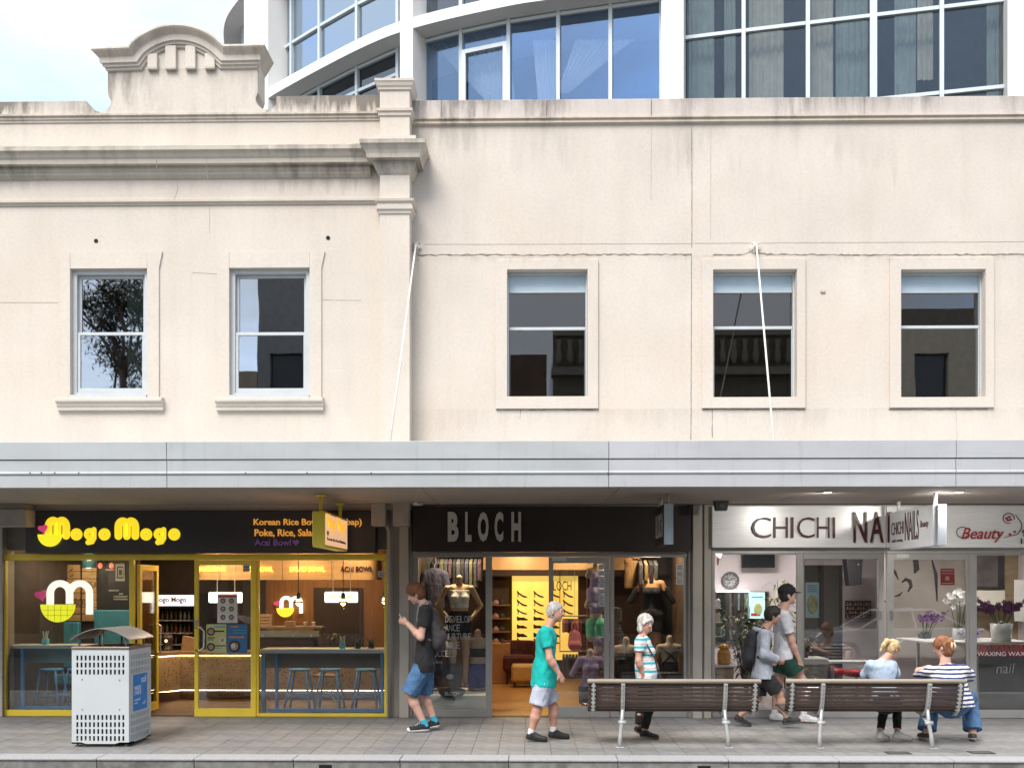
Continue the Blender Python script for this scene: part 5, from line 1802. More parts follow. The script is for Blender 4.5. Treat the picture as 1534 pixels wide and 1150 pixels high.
for r_, py in enumerate(sh):
    zz = at(258, py, Yf + .2)[1]
    w = MB(); w.box(x0 + .065, x1 - .065, Yf + .05, Yf + .58, zz - .015, zz); w.build('shelf', M_shf, FR)
    n = 9
    for k in range(n):
        if r_ == 2 and k > 4: continue
        xx = x0 + .10 + (x1 - x0 - .2) * k / (n - 1)
        w = MB(); w.lathe([(.022, 0), (.024, .01), (.024, .09), (.010, .125), (.009, .15), (.010, .16)], (xx, Yf + .16, zz), 8)
        o = w.build('bottle', bts[0 if (r_ == 0 and k > 4) else (1 + (k + r_) % 3 if r_ else 2)], None, True)
        tag(o, [ORD[k] + ' small bottle from the left on the %s shelf of the drinks fridge' % s_ for s_ in ('top', 'middle', 'low')][r_], 'bottle', 'bottles in the drinks fridge')
# machine and bag on the counter by the fridge
T = thing('coffee_machine', 'dark rounded coffee grinder on the counter in front of the fridge', 'coffee machine', (PX(250, 2.6), 2.6, .75))
zc = at(250, 976, 2.6)[1]
x = PX(251, 2.6)
w = MB(); w.lathe([(.10, 0), (.10, .05), (.07, .07), (.07, .16), (.10, .20), (.085, .28), (.04, .30)], (x, 2.6, zc), 16); w.build('body', M('machine_dark', (.05, .035, .03), .3), T, True)
w = MB(); w.ball((x + .01, 2.50, zc + .19), .025, 10); w.build('dial', emit('dial_warm', (.9, .6, .3), .8), T, True)
T = thing('paper_bag', 'brown paper bag standing on the counter beside the door leaf', 'bag', (PX(280, 2.6), 2.6, zc))
w = MB(); x = PX(281, 2.6); w.prism([(x - .09, zc), (x + .10, zc), (x + .115, zc + .24), (x - .06, zc + .27)], 2.53, 2.68, 'y'); w.build('bag', M('kraft_paper', (.36, .22, .12), .8, bmp=.4, bscale=25), T)

# bulkhead over the counter with lit lettering
M_bulk = M('bulkhead_ply', (.66, .40, .19), .5, var=.14, scale=3, stretch=(.6, 1, 7))
BK = thing('menu_bulkhead', 'curved plywood bulkhead with lit bowl lettering above the counter', 'bulkhead', (PX(420, 2.4), 2.4, 2.0))
Yk = 2.45
segs = [288, 330, 423, 497, 566]
zt, zb = at(430, 836, Yk)[1], at(430, 868, Yk)[1]
for i, (a, b) in enumerate(zip(segs[:-1], segs[1:])):
    xa_, xb_ = PX(a, Yk) + .004, PX(b, Yk) - .004
    rad = .12
    pts = [(xa_, Yk), (xb_, Yk), (xb_, Yk + .5), (xa_, Yk + .5)]
    if i == 3:
        pts = [(xa_, Yk)] + [(xb_ - .15 + .15 * math.sin(R(t)), Yk + .15 - .15 * math.cos(R(t))) for t in range(0, 91, 15)] + [(xb_, Yk + .5), (xa_, Yk + .5)]
    if i == 0:
        pts = [(xa_ + .15 - .15 * math.sin(R(t)), Yk + .15 - .15 * math.cos(R(t))) for t in range(90, -1, -15)] + [(xb_, Yk), (xb_, Yk + .5), (xa_, Yk + .5)]
    w = MB(); w.prism(pts, zb, zt + .08, 'z'); w.build('ply_panel', M_bulk, BK)
L_gold = emit('neon_gold', (1.0, .60, .06), 1.6)
sign_text('POKE BOWL', 299, 338, 849, 855.5, Yk - .012, L_gold, BK, depth=.01, offset=.025)
sign_text('RICE BOWL', 366, 409, 848.5, 856, Yk - .012, L_gold, BK, depth=.01, offset=.025)
sign_text('SALAD BOWL', 434, 487, 848.5, 856, Yk - .012, L_gold, BK, depth=.01, offset=.025)
sign_text('ACAI BOWL', 510, 558, 848, 856, Yk - .012, M('ink_aubergine', (.05, .008, .03), .5), BK, depth=.01, offset=.03)
for px in (320, 450, 530):
    area_light('bulkhead_wash', (PX(px, 2.1), 2.05, 2.52), .25, 2.2, (1, .68, .36), BK, (R(28), 0, 0))

# hanging lit signs and pendants
def lit_sign(px0, px1, pyt, pyb, Y, lab, txt):
    T = thing('hanging_sign', lab, 'sign', (PX((px0 + px1) / 2, Y), Y, at(px0, pyb, Y)[1]), 'lit signs over the counter')
    w = MB(); pb(w, px0, px1, pyt, pyb, Y, .06, .02); w.build('light_box', emit('sign_glow', (1.0, .93, .78), .95), T)
    if txt:
        sign_text(txt, px0 + 7, px1 - 7, pyt + 4.5, pyb - 5, Y - .006, emit('pickup_lime', (.62, .72, .03), .5), T, depth=.005, offset=.03)
    for a in (.25, .78):
        xx = PX(px0 + (px1 - px0) * a, Y); zz = at(px0, pyt, Y)[1]
        w = MB(); w.tube([(xx, Y + .03, zz), (xx, Y + .03, 2.59)], .006, 6); w.build('rod', M_shf, T)
lit_sign(312, 362, 886.5, 902.5, 2.15, 'glowing rounded sign hanging behind the door leaf posters', None)
lit_sign(486, 535.5, 886, 902, 2.15, 'glowing rounded pick up sign in the right window', 'PICK UP')
for px, py, lab in ((447, 902, 'bare bulb pendant in front of the small m logo'), (514, 902, 'bare bulb pendant in front of the pick up sign'), (576, 900, 'bare bulb pendant at the right end of the yellow shop window')):
    Y = .75
    x, z = at(px, py, Y)
    T = thing('pendant_lamp', lab, 'pendant lamp', (x, Y, z), 'bulb pendants')
    w = MB(); w.lathe([(.008, -.045), (.032, -.03), (.042, .0), (.030, .035), (.018, .05)], (x, Y, z), 14); w.build('bulb', emit('bulb_amber', (1.0, .62, .22), 5.0), T, True)
    w = MB(); w.lathe([(.026, .05), (.032, .06), (.032, .13), (.012, .15)], (x, Y, z), 14); w.build('socket', M('socket_blue', (.05, .13, .19), .4), T, True)
    w = MB(); w.tube([(x, Y, z + .15), (x, Y, 2.59)], .006, 6); w.build('cord', M_black, T)
    w = MB(); w.lathe([(.05, -.01), (.075, .012), (.055, .016)], (x, Y, z), 16); w.build('cage_ring', M_black, T, True)
    point_light('bulb_light', (x, Y, z - .07), 2.6, (1, .62, .30), T)
# dark doorway in the back wall, display case, boxes, plants, bench and stools on the right
w = MB(); pb(w, 384, 582, 800, 1020, 4.57, .02); w.build('wood_panel', M_wood, room1)
w = MB(); pb(w, 470, 543, 880, 1010, 4.535, .03); w.build('dark_doorway', M_dk, room1)
w = MB(); pb(w, 387, 397, 866, 940, 4.5, .05); w.build('dark_panel', M_dk, room1)
T = thing('display_case', 'long glass topped display case with steel rails on the counter', 'display case', (PX(430, 2.5), 2.5, .8))
zc2 = at(430, 969, 2.4)[1]; ztc = at(430, 938, 2.4)[1]
w = MB(); w.box(PX(386, 2.4), PX(482, 2.4), 2.40, 2.75, ztc - .03, ztc); w.build('lid', M('case_top', (.25, .20, .16), .4), T)
w = MB(); w.box(PX(387, 2.4), PX(478, 2.4), 2.39, 2.398, at(430, 953, 2.4)[1], at(430, 944, 2.4)[1]); w.build('rail', M('steel_green', (.40, .46, .44), .25, metal=.6), T)
w = MB(); w.box(PX(388, 2.42), PX(470, 2.42), 2.42, 2.74, zc2 - .05, at(430, 955, 2.4)[1]); w.build('well', M_dk, T)
w = MB(); w.box(PX(470, 2.42), PX(478, 2.42), 2.42, 2.74, zc2 - .05, ztc - .03); w.build('end_glass', G_shop, T)
for px, a, b, lab in ((396, 9, 18, 'printed kraft carton on the display case at its left end'), (434, 7, 8, 'small brown carton on the display case below the m logo')):
    w = MB(); pb(w, px - a, px + a, 938 - b, 937.6, 2.5, .12, .004); o = w.build('carton', M('kraft_box', (.45, .29, .16), .7)); tag(o, lab, 'carton')
    for k in range(3):
        w = MB(); pb(w, px - a * .8, px + a * .8, 938 - b * (.8 - .25 * k), 938 - b * (.72 - .25 * k), 2.497, .002); w.build('print_line', M('print_brown', (.15, .07, .03), .7), o)
for px in (458, 470):
    x, z = at(px, 937.6, 2.55)
    w = MB(); w.lathe([(.02, 0), (.03, .01), (.03, .05), (.035, .055), (.035, .075)], (x, 2.55, z), 12); o = w.build('sauce_pot', M('pot_cream', (.62, .55, .42), .4), None, True); tag(o, 'small cream sauce pot on the display case, left of two' if px == 458 else 'small cream sauce pot on the display case, right of two', 'pot')
T = thing('window_bench', 'white topped bar bench along the right window of the yellow shop', 'bar bench', (PX(480, .5), .5, 0))
zt, zb = at(480, 972, .3)[1], at(480, 978, .3)[1]
w = MB(); w.cbox(PX(389, .3), PX(577, .3), .30, .78, zb, zt, .006); w.build('bench_top', M_pale, T)
w = MB(); w.box(PX(394, .72), PX(577, .72), .73, .75, at(480, 1000, .72)[1], zb - .002); w.build('reflection_board', M_tau, T)  # taupe board stands in for the street reflected in the glass
for px, q in ((394, .028), (406, .022), (572, .02)):
    w = MB(); w.box(PX(px, .34) - q, PX(px, .34) + q, .34 if px != 406 else .66, .40 if px != 406 else .71, .004, zb); w.build('leg', M_sblue, T)
w = MB(); w.box(PX(400, .34), PX(577, .34), .36, .39, at(480, 1066, .34)[1], at(480, 1061, .34)[1]); w.build('foot_rail', M_sblue, T)
stool(449, 1.0, 'blue metal bar stool, left of three under the right window bench')
stool(494, 1.02, 'blue metal bar stool, middle of three under the right window bench')
stool(549, .98, 'blue metal bar stool, right of three under the right window bench')
cutlery(513, 972, .5, 'blue cup of cutlery on the right window bench')
# wire-leg chairs behind the stools
T = thing('wire_chair', 'thin wire legged chair behind the stools of the yellow shop', 'chair', (PX(490, 1.7), 1.7, 0))
xw = PX(490, 1.7)
for sx in (-1, 1):
    w = MB(); w.tube([(xw - sx * .20, 1.6, .004), (xw + sx * .16, 1.62, .44)], .008, 6); w.build('leg', M_shf, T)
    w = MB(); w.tube([(xw - sx * .20, 1.9, .004), (xw + sx * .16, 1.88, .44)], .008, 6); w.build('leg', M_shf, T)
w = MB(); w.cbox(xw - .2, xw + .2, 1.56, 1.94, .44, .47); w.build('seat', M('seat_brown', (.22, .13, .08), .6), T)

def leaf_plant(name, lab, base, stems, nleaf, size, col, pot=None, hgt=.3, spread=.15, cat='plant', droop=.3, group=None, width=.22):
    T = thing(name, lab, cat, base, group)
    if pot:
        w = MB(); w.lathe([(pot[0] * .75, 0), (pot[0], pot[1]), (pot[0] * .9, pot[1]), (pot[0] * .85, pot[1] - .02)], base, 16); w.build('pot', pot[2], T, True)
    b0 = Vector(base) + Vector((0, 0, pot[1] - .02 if pot else 0))
    st = MB(); lf = MB()
    for i in range(stems):
        a = random.uniform(0, 2 * math.pi); r_ = random.uniform(.2, 1) * spread
        tip = b0 + Vector((r_ * math.cos(a), r_ * math.sin(a) * .7, hgt * random.uniform(.6, 1)))
        mid = b0 + (tip - b0) * .5 + Vector((0, 0, hgt * .08))
        st.tube([b0, mid, tip], [.010, .008, .004], 5)
        for k in range(nleaf):
            t = random.uniform(.25, 1)
            p = b0 + (tip - b0) * t
            an = random.uniform(0, 2 * math.pi)
            d = Vector((math.cos(an), math.sin(an), random.uniform(-.3, .8))).normalized()
            L = size * random.uniform(.6, 1.2)
            sdv = d.cross(Vector((0, 0, 1))).normalized() * L * width
            e = p + d * L - Vector((0, 0, droop * L))
            m_ = p + d * L * .5 + Vector((0, 0, .04 * L))
            n = len(lf.v)
            lf.v += [tuple(p), tuple(m_ - sdv), tuple(e), tuple(m_ + sdv), tuple(m_ + Vector((0, 0, -.015 * L)))]
            lf.f += [(n, n + 1, n + 4), (n + 1, n + 2, n + 4), (n + 2, n + 3, n + 4), (n + 3, n, n + 4)]
    st.build('stem', M('stem_green', (.06, .08, .03), .7), T)
    lf.build('foliage', M('leaf_' + lab.split()[0], col, .5, var=.35, scale=12), T)
    return T
for px, lab in ((536, 'dark leafy potted herb on the right window bench, left of two'), (556, 'dark leafy potted herb at the right end of the window bench')):
    x, z = at(px, 972, .55)
    leaf_plant('potted_plant', lab, (x, .55, z), 12, 9, .055, (.05, .075, .03), (.05, .05, M('pot_dark', (.05, .05, .05), .5)), .15, .11)
x, z = at(490, 968, 2.1)
leaf_plant('dried_flowers', 'brown dried grass bunch on the counter at the right window', (x, 2.45, z), 14, 6, .07, (.24, .15, .07), None, .22, .2, 'flowers')
# posters on the door leaf
def poster(px0, px1, pyt, pyb, Y, lab, mat, marks):
    T = thing('poster', lab, 'poster', (PX((px0 + px1) / 2, Y), Y, at(px0, pyb, Y)[1]), 'posters on the yellow door')
    w = MB(); pb(w, px0, px1, pyt, pyb, Y, .003); w.build('sheet', mat, T)
    for mk in marks:
        if mk[0] == 'b':
            w = MB(); pb(w, mk[1], mk[2], mk[3], mk[4], Y - .002, .0015); w.build('print_block', mk[5], T)
        else:
            x, z = at(mk[1], mk[2], Y - .002); rr = mk[3] * (Y + CAM_D) / FPX
            w = MB(); w.lathe([(rr, 0), (rr * .96, .002)], (0, 0, 0), 18); w.xform(Matrix.Translation((x, Y - .0012 - .0008 * mk[5], z)) @ Matrix.Rotation(R(90), 4, 'X')); w.build('bowl_picture', mk[4], T)
    return T
W_ = M('print_white', (.72, .71, .68), .5); Kp = M('print_black', (.03, .03, .03), .5); Rp = M('print_red', (.50, .06, .05), .5); Yp = M('print_yellow', (.62, .58, .22), .5)
Bp = M('print_blue', (.05, .17, .33), .5); Cp = M('print_cyan', (.10, .42, .55), .5); Op = M('print_orange', (.62, .26, .06), .5); Fp = M('print_food', (.42, .30, .20), .6, var=.5, scale=60)
yd = YG - .042
mk = [('b', 327, 354, 891.5, 894.5, Rp)]
for i in range(3):
    for j in range(3):
        if j == 0 and i != 1: continue
for r_, py in enumerate((899.5, 911.5, 924)):
    for c_, px in enumerate((334, 346.5)):
        mk += [('c', px, py, 4.0, Kp, 0), ('c', px, py, 2.8, Fp, 1)]
    mk += [('b', 328, 352, py + 5.2, py + 6.2, Yp)]
poster(325.5, 355.5, 889, 932.5, yd, 'white menu poster with rows of bowls on the door glass', W_, mk)
mk = [('b', 320, 337, 937, 939.5, Cp), ('b', 322, 336, 944, 946, Kp), ('b', 311, 322, 954, 955.5, Kp), ('b', 311, 320, 957, 958.5, Bp), ('b', 322, 338, 966, 967.5, Kp), ('b', 322, 333, 969.5, 971, Cp)]
for px, py in ((316, 945.5), (316, 968.5)):
    mk += [('c', px, py, 6.2, Kp, 0), ('c', px, py, 4.3, Fp, 1)]
mk += [('c', 333, 958, 5, W_, 0), ('c', 333, 958, 3.4, Fp, 1)]
poster(309, 339, 934.5, 977.5, yd, 'yellow menu poster with round bowls on the door glass', Yp, mk)
mk = [('b', 345, 357, 937, 939, Op), ('b', 349, 369, 943, 944, Cp), ('b', 349, 369, 947, 948, Cp), ('b', 343, 366, 952.5, 955, Op), ('c', 351.5, 967.5, 8.8, Kp, 0), ('c', 351, 967.5, 6.2, Fp, 1), ('c', 349.5, 967, 3.2, W_, 2), ('c', 349.5, 967.5, 1.2, Op, 3)]
poster(340, 370.5, 934.5, 977.5, yd, 'blue menu poster with one black bowl on the door glass', Bp, mk)
def small_sticker(px0, px1, pyt, pyb, Y, lab, parent=None):
    w = MB(); pb(w, px0, px1, pyt, pyb, Y, .002); o = w.build('sticker', M('sticker_pale', (.50, .54, .54), .5))
    tag(o, lab, 'sticker', 'payment and notice stickers on the glass')
    h = (pyb - pyt)
    for k in range(2):
        w = MB(); pb(w, px0 + 1.5, px1 - 1.5, pyt + h * (.25 + .35 * k), pyt + h * (.42 + .35 * k), Y - .0012, .001); w.build('print_line', M('sticker_ink', (.15, .16, .17), .6), o)
small_sticker(364, 374.5, 845.5, 856, yd, 'pale notice sticker at the top corner of the yellow door')
small_sticker(566, 576, 855, 864, YG - .01, 'pale notice sticker at the top right of the yellow shop window')
# ceiling downlights
M_dl = emit('downlight_face', (1, .82, .6), 12)
def downlight(x, y, z, lab, power, col, group, size=.10):
    T = thing('downlight', lab, 'downlight', (x, y, z), group)
    w = MB(); w.lathe([(.05, -.004), (.035, -.003)], (x, y, z), 14); w.build('lens', M_dl, T)
    w = MB(); w.lathe([(.07, -.006), (.072, 0), (.052, -.001), (.052, -.006)], (x, y, z), 16); w.build('trim', M_shf, T)
    area_light('downlight_beam', (x, y, z - .02), size, power, col, T)
for k, (px, Y) in enumerate(((250, 3.3), (320, 1.5), (110, 1.0), (450, 3.6), (520, 3.6))):  # second lamp is added to brighten the terrazzo counter
    downlight(PX(px, Y), Y, 2.598, ['ceiling downlight above the drinks fridge', 'added ceiling downlight brightening the counter front', 'ceiling downlight above the left window bench', 'ceiling downlight in front of the orange wall', 'ceiling downlight by the dark doorway'][k], (5, 8, 6, 8, 5)[k], (1, .70, .42), 'food shop downlights')

# ================================================================== dance wear shop
M_fr = M('frame_grey', (.34, .335, .315), .45, var=.06, metal=.2)
M_brn = M('brown_panel', (.075, .045, .03), .6, var=.15)
M_wf = M('wood_floor', (.36, .17, .05), .35, var=.15, scale=4, stretch=(8, .6, 1))
M_bsign = M('sign_espresso', (.030, .021, .018), .55, var=.1)
xa, xb = PX(618, YG), PX(1030, YG)
room2 = interior('dance_shop', xa, xb, 6.6, 2.62, M_brn, M_wf, M('tan_ceiling', (.36, .23, .12), .7), M_brn)
S2 = thing('shopfront', 'grey aluminium glass shopfront with an open doorway between display windows', 'shopfront', (PX(824, YG), YG, 0))
w = MB(); pb(w, 617.5, 1030.5, 826.5, 833.5, YG - .02, .09, .004); w.build('head_frame', M_fr, S2)
fixed_window(S2, 617.5, 737, 834, 1076, (9, 9.5, .5, 10), YG - .01, M_fr, G_shop)
fixed_window(S2, 914, 1030.5, 834, 1076, (6, 6, .5, 10), YG - .01, M_fr, G_shop)
dr2 = fixed_window(S2, 822, 913, 834, 1076, (7, 8, 9, 16), YG - .03, M_fr, G_shop, .05, 'door')
w = MB(); pb(w, 827, 848, 834.5, 840, YG - .035, .004); w.build('door_closer_plate', M('plate_pale', (.55, .55, .52), .4), dr2)
w = MB(); pb(w, 738, 821, 1071, 1076, YG, .10); w.build('threshold', M('brass_threshold', (.30, .18, .07), .4), S2)
Yb = -.05
SB2 = thing('shop_sign', 'dark brown fascia sign with tall narrow silver letters', 'sign', (PX(826, Yb), Yb, at(826, 826, Yb)[1]))
w = MB(); pb(w, 618, 1035, 758, 825.5, Yb, .23, .005); w.build('board', M_bsign, SB2)
M_sil = M('letter_silver', (.62, .60, .56), .4, metal=.1, var=.05)
for ch, a, b in (('B', 671, 687), ('L', 697, 706.5), ('O', 716, 732), ('C', 741, 754), ('H', 766, 780.5)):
    sign_text(ch, a, b, 766.5, 811, Yb - .035, M_sil, SB2, name='letter', depth=.03, offset=.045)
yn, yf_ = -1.80, -.85
x0 = PX(995, yn); x1 = PX(1008.5, yn); z1 = at(1001, 754, yn)[1]; z0 = at(1001, 815, yn)[1]
PS2 = thing('projecting_sign', 'narrow dark box sign with a pale end hanging under the awning', 'sign', ((x0 + x1) / 2, yn, z0))
w = MB(); w.cbox(x0, x1, yn + .012, yf_, z0, z1, .006); w.build('box', M_bsign, PS2)
w = MB(); w.box(x0 - .001, x1 + .001, yn, yn + .010, z0, z1); w.build('end_plate', M('end_paleblue', (.50, .60, .65), .35), PS2)
for sgn, xx in ((1, x1), (-1, x0)):
    U = (0, 1, 0) if sgn > 0 else (0, -1, 0)
    lettering('lettering', 'BLOCH', (xx + sgn * .0015, (yn + .15) if sgn > 0 else (yf_ - .15), z0 + .10), M_sil, PS2, U=U, width=.65, height=(z1 - z0) - .2, depth=.006)
for yy in (yn + .15, yf_ - .15):
    w = MB(); w.tube([((x0 + x1) / 2, yy, z1), ((x0 + x1) / 2, yy, ZS)], [.035, .022], 12); w.build('pole', M('pole_beige', (.52, .48, .40), .5), PS2, True)

# left display window
M_plat = M('platform_white', (.62, .61, .57), .5, var=.04)
w = MB(); w.cbox(PX(632, .25), PX(727, .25), .25, 1.5, .004, at(680, 1041, .25)[1], .006); tag(w.build('display_platform', M_plat), 'low white display platform in the left window of the dance wear shop', 'platform')
w = MB(); w.cbox(PX(922, .25), PX(1026, .25), .25, 1.5, .004, .22, .006); tag(w.build('display_platform', M('platform_dark', (.06, .05, .045), .5)), 'low dark display platform behind the bench in the right display window', 'platform')
SK1 = M('figure_tan', (.47, .32, .19), .5, var=.06); SK2 = M('figure_pale', (.55, .44, .34), .5, var=.06); SK3 = M('figure_orange', (.46, .25, .13), .5, var=.06)
C_wht = cloth('cloth_cream', (.66, .64, .58)); C_blk = cloth('cloth_black', (.012, .012, .014)); C_navy = cloth('cloth_navy', (.035, .035, .065)); C_roy = cloth('cloth_royal', (.045, .06, .30))
C_lav = cloth('cloth_lavender', (.38, .31, .50)); C_mint = cloth('cloth_mint', (.16, .56, .36)); C_char = cloth('cloth_charcoal', (.05, .05, .055)); C_pink = cloth('cloth_pink', (.55, .17, .20)); C_gry = cloth('cloth_grey', (.42, .42, .46))
zp_ = at(680, 1041, .25)[1]
mannequin(PX(688, .85), .85, zp_ + .06, R(10), 'tan headless mannequin in a cream crop top, hand on hip', (C_wht, 1.335, 1.09, 'crop_top'), (C_blk, 1.05, .70, 'skirt'), SK1, 1.86)
mannequin(PX(716, .95), .95, zp_ + .02, R(-15), 'low torso mannequin in royal blue shorts in the left window', (C_blk, 1.26, 1.12, 'bra_top'), (C_roy, 1.02, .66), SK2, 1.66, legs=False, arms=False)
mannequin(PX(650, 1.0), 1.0, zp_ + .02, R(5), 'low torso mannequin in navy shorts behind the young man', (C_navy, 1.34, 1.06), (C_navy, 1.02, .66), SK2, 1.66, legs=False, arms=False)
def hung_top(px, py, Y, lab, mat, s=1.0, name='sweater', sleeves=True, cat='top'):
    x, z = at(px, py, Y)
    T = thing(name, lab, cat, (x, Y, z))
    F = Field([x - .4 * s, Y - .15, z - .65 * s], [x + .4 * s, Y + .15, z + .12], .011)
    F.cap((x, Y, z - .10 * s), (x, Y, z - .50 * s), .16 * s, .17 * s, .04, ((0, 1, 0), .45))
    F.cap((x - .12 * s, Y, z - .03 * s), (x + .12 * s, Y, z - .03 * s), .05 * s, .05 * s, .04)
    if sleeves:
        for q in (-1, 1):
            F.cap((x + .14 * q * s, Y, z - .05 * s), (x + .25 * q * s, Y - .02, z - .50 * s), .065 * s, .045 * s, .03)
    F.cap((x - .05, Y, z + .0), (x + .05, Y, z + .0), .045 * s, .045 * s, .02)
    F.cut((x, Y, z - .56 * s), (0, 0, -1)); F.ripple(.0022, (40, 20, 18), 3)
    F.build('garment', mat, T)
    w = MB(); w.tube([(x, Y, z + .02), (x, Y, z + .10), (x + .02, Y, z + .13)], .004, 6); w.build('hanger_hook', M_shf, T)
    w = MB(); w.tube([(x + .02, Y, z + .13), (x + .02, Y, 2.61)], .002, 5); w.build('wire', M_shf, T)
    return T
hung_top(651, 856, 1.15, 'navy long sleeved top hanging in the left display window', C_navy, 1.05)
def clothes_rail(pxa, pxb, pyt, drop, Y, lab, mats, n, along=True):
    x0, z = at(pxa, pyt, Y); x1 = PX(pxb, Y)
    T = thing('clothes_rail', lab, 'clothes rail', ((x0 + x1) / 2, Y, z - drop))
    w = MB(); w.tube([(x0 - .05, Y, z), (x1 + .05, Y, z)], .012, 8); w.build('rail', M_shf, T)
    for xx in (x0 - .04, x1 + .04):
        w = MB(); w.tube([(xx, Y, z), (xx, Y, 2.61)], .008, 6); w.build('drop_rod', M_shf, T)
    for k in range(n):
        x = x0 + (x1 - x0) * (k + .5) / n
        hh = drop * random.uniform(.75, 1.05); wd = random.uniform(.018, .032); dp = random.uniform(.14, .20)
        w = MB(); pts = []
        for i in range(9):
            t = i / 8; pts.append((Y - dp + 2 * dp * t, z - .05 - .12 * abs(t - .5) * 1.2))
        pts += [(Y + dp * .9, z - hh), (Y - dp * .95, z - hh + random.uniform(0, .04))]
        w.prism(pts, x - wd, x + wd, 'x'); w.build('garment', mats[(k * 7 + int(px_seed[0])) % len(mats)], T, bevel=.008); px_seed[0] += 1
    return T
px_seed = [0]
clothes_rail(640, 722, 832, .48, 1.35, 'rail of dark clothes hung high in the left display window', [C_char, C_blk, C_navy, cloth('cloth_olive', (.10, .09, .045)), C_char, cloth('cloth_plum', (.07, .035, .05)), C_blk], 13)
# lettering on the glass
GD = thing('window_lettering', 'white stacked words on the left glass of the dance wear shop', 'lettering', (PX(680, YG), YG + .01, at(680, 985, YG)[1]))
L_wh = M('vinyl_white', (.75, .75, .74), .5); L_gr = M('vinyl_grey', (.36, .36, .37), .5)
yv = YG + .012
for word, i, yt in (('DEVELOP', 0, 922), ('ADVANCE', 3, 935), ('NURTURE', 0, 948), ('PRACTICE', 4, 961), ('SUCCEED', 4, 973.5)):
    for k, ch in enumerate(word):
        pxx = 667 + (k - i) * 5.7
        sign_text(ch, pxx, pxx + 4.9, yt, yt + 9.8, yv - .004, L_wh if k == i else L_gr, GD, name='letter', depth=.003, offset=.02 if k == i else -.005)
T = thing('window_plaque', 'black oval brand plaque and dance photo card at the foot of the left window', 'plaque', (PX(678, .2), .2, at(678, 1045, .2)[1]))
w = MB(); pts = [at(677 + 21 * math.cos(R(a)), 1034 - 11 * math.sin(R(a)) * (1 if a > 180 else .45), .19) for a in range(0, 360, 15)]; w.prism(pts, .19, .195, 'y'); w.build('oval', Kp, T)
sign_text('BLOCH', 666.5, 687.5, 1035.5, 1041, .186, L_wh, T, depth=.003, offset=.01)
w = MB(); pb(w, 662, 692, 993, 1029, .21, .005); w.build('photo_card', M('photo_dark', (.07, .065, .06), .5, var=.4, scale=14), T)
w = MB(); x, z = at(674, 1013, .2); w.ball((x, .209, z), .055, 12, (1, .05, .7)); w.build('photo_highlight', M('photo_light', (.55, .55, .52), .6, var=.3, scale=40), T, True)

# lit poster of shoes at the back
Yp_ = 6.1
LP = thing('lit_poster', 'glowing yellow shoe poster on the back wall of the dance wear shop', 'poster', (PX(816, Yp_), Yp_, at(816, 990, Yp_)[1]))
def poster_yellow():
    m, nt, b = base_mat('poster_yellow_lit')
    c = ramp2(nt, noise(nt, 1.3, 2), (.95, .52, .08), (.98, .72, .16), .35, .65)
    nt.links.new(c, b.inputs['Base Color']); nt.links.new(c, b.inputs['Emission Color']); b.inputs['Emission Strength'].default_value = .26
    return m
w = MB(); pb(w, 767, 866, 862, 988, Yp_, .06, .004); w.build('light_box', poster_yellow(), LP)
sign_text('BLOCH', 823, 856, 870, 884, Yp_ - .006, Kp, LP, depth=.005)
def shoe_shape(px, py, w_, kind):
    s_ = w_
    hgt = {0: 11, 1: 9, 2: 7, 3: 8}[kind]
    o = [(0, .1), (.06, .0), (.16, .18), (.35, .42), (.62, .66), (.86, .76), (1.0, .86), (.97, .97), (.72, .96), (.5, .84), (.3, .62), (.2, .48), (.16, .95), (.08, .96), (.09, .5)]
    if kind >= 2:
        o = [(0, .2), (.1, .05), (.2, .3), (.45, .35), (.6, .3), (.85, .6), (1, .75), (1, .95), (.6, .98), (.3, .92), (.28, 1.0), (.02, 1.0)]
    pts = [at(px + a * s_, py + b * hgt, Yp_ - .006) for a, b in o]
    w = MB(); w.prism(pts, Yp_ - .006, Yp_ - .001, 'y'); w.build('shoe_picture', Kp, LP)
for c_, px in enumerate((774, 799, 823, 843)):
    for r_, py in enumerate((884, 897, 911, 922, 934, 946, 955)):
        if c_ == 3 and r_ > 2: continue
        shoe_shape(px, py, 16 if r_ != 3 else 17, (0, 0, 1, 2, 2, 3, 1)[r_])
# ceiling drop, shelves and seats
w = MB(); pb(w, 724, 935, 826, 853, 3.4, .5); w.build('ceiling_drop', M('tan_bulkhead', (.46, .27, .12), .6), room2)
w = MB(); pb(w, 735, 930, 853.4, 862, 5.9, .3); w.build('dark_bulkhead', M_brn, room2)
T = thing('shelf_unit', 'dark brown wall shelves with shoes left of the glowing poster', 'shelves', (PX(750, 6), 6.0, 0))
w = MB(); pb(w, 728, 762, 868, 1012, 6.35, .2); w.build('back_panel', M_brn, T)
for py in (905, 925, 945, 962, 976):
    w = MB(); pb(w, 728, 764, py, py + 2, 6.05, .29); w.build('shelf', M('shelf_wood', (.30, .15, .06), .5), T)
    for k in range(3):
        xx, zz = at(734 + k * 9, py, 6.15)
        w = MB(); w.lathe([(.05, 0), (.055, .03), (.03, .08), (.01, .1)], (xx, 6.15, zz), 8, 1.3, .8); o = w.build('shoe', [M('shoe_tan', (.35, .19, .10), .5), M('shoe_pinkish', (.45, .25, .2), .5), C_char][k], None, True); tag(o, ('left', 'middle', 'right')[k] + ' shoe on the ' + ORD[(905, 925, 945, 962, 976).index(py)] + ' wall shelf from the top', 'shoe', 'shoes on the wall shelves')
w = MB(); w.cbox(PX(730, 5.2), PX(764, 5.2), 5.2, 5.7, .004, .78, .01); tag(w.build('wood_cabinet', M('cabinet_oak', (.40, .20, .08), .5, var=.15)), 'low oak cabinet under the wall shelves of the dance wear shop', 'cabinet')
x = PX(777, 5.2)
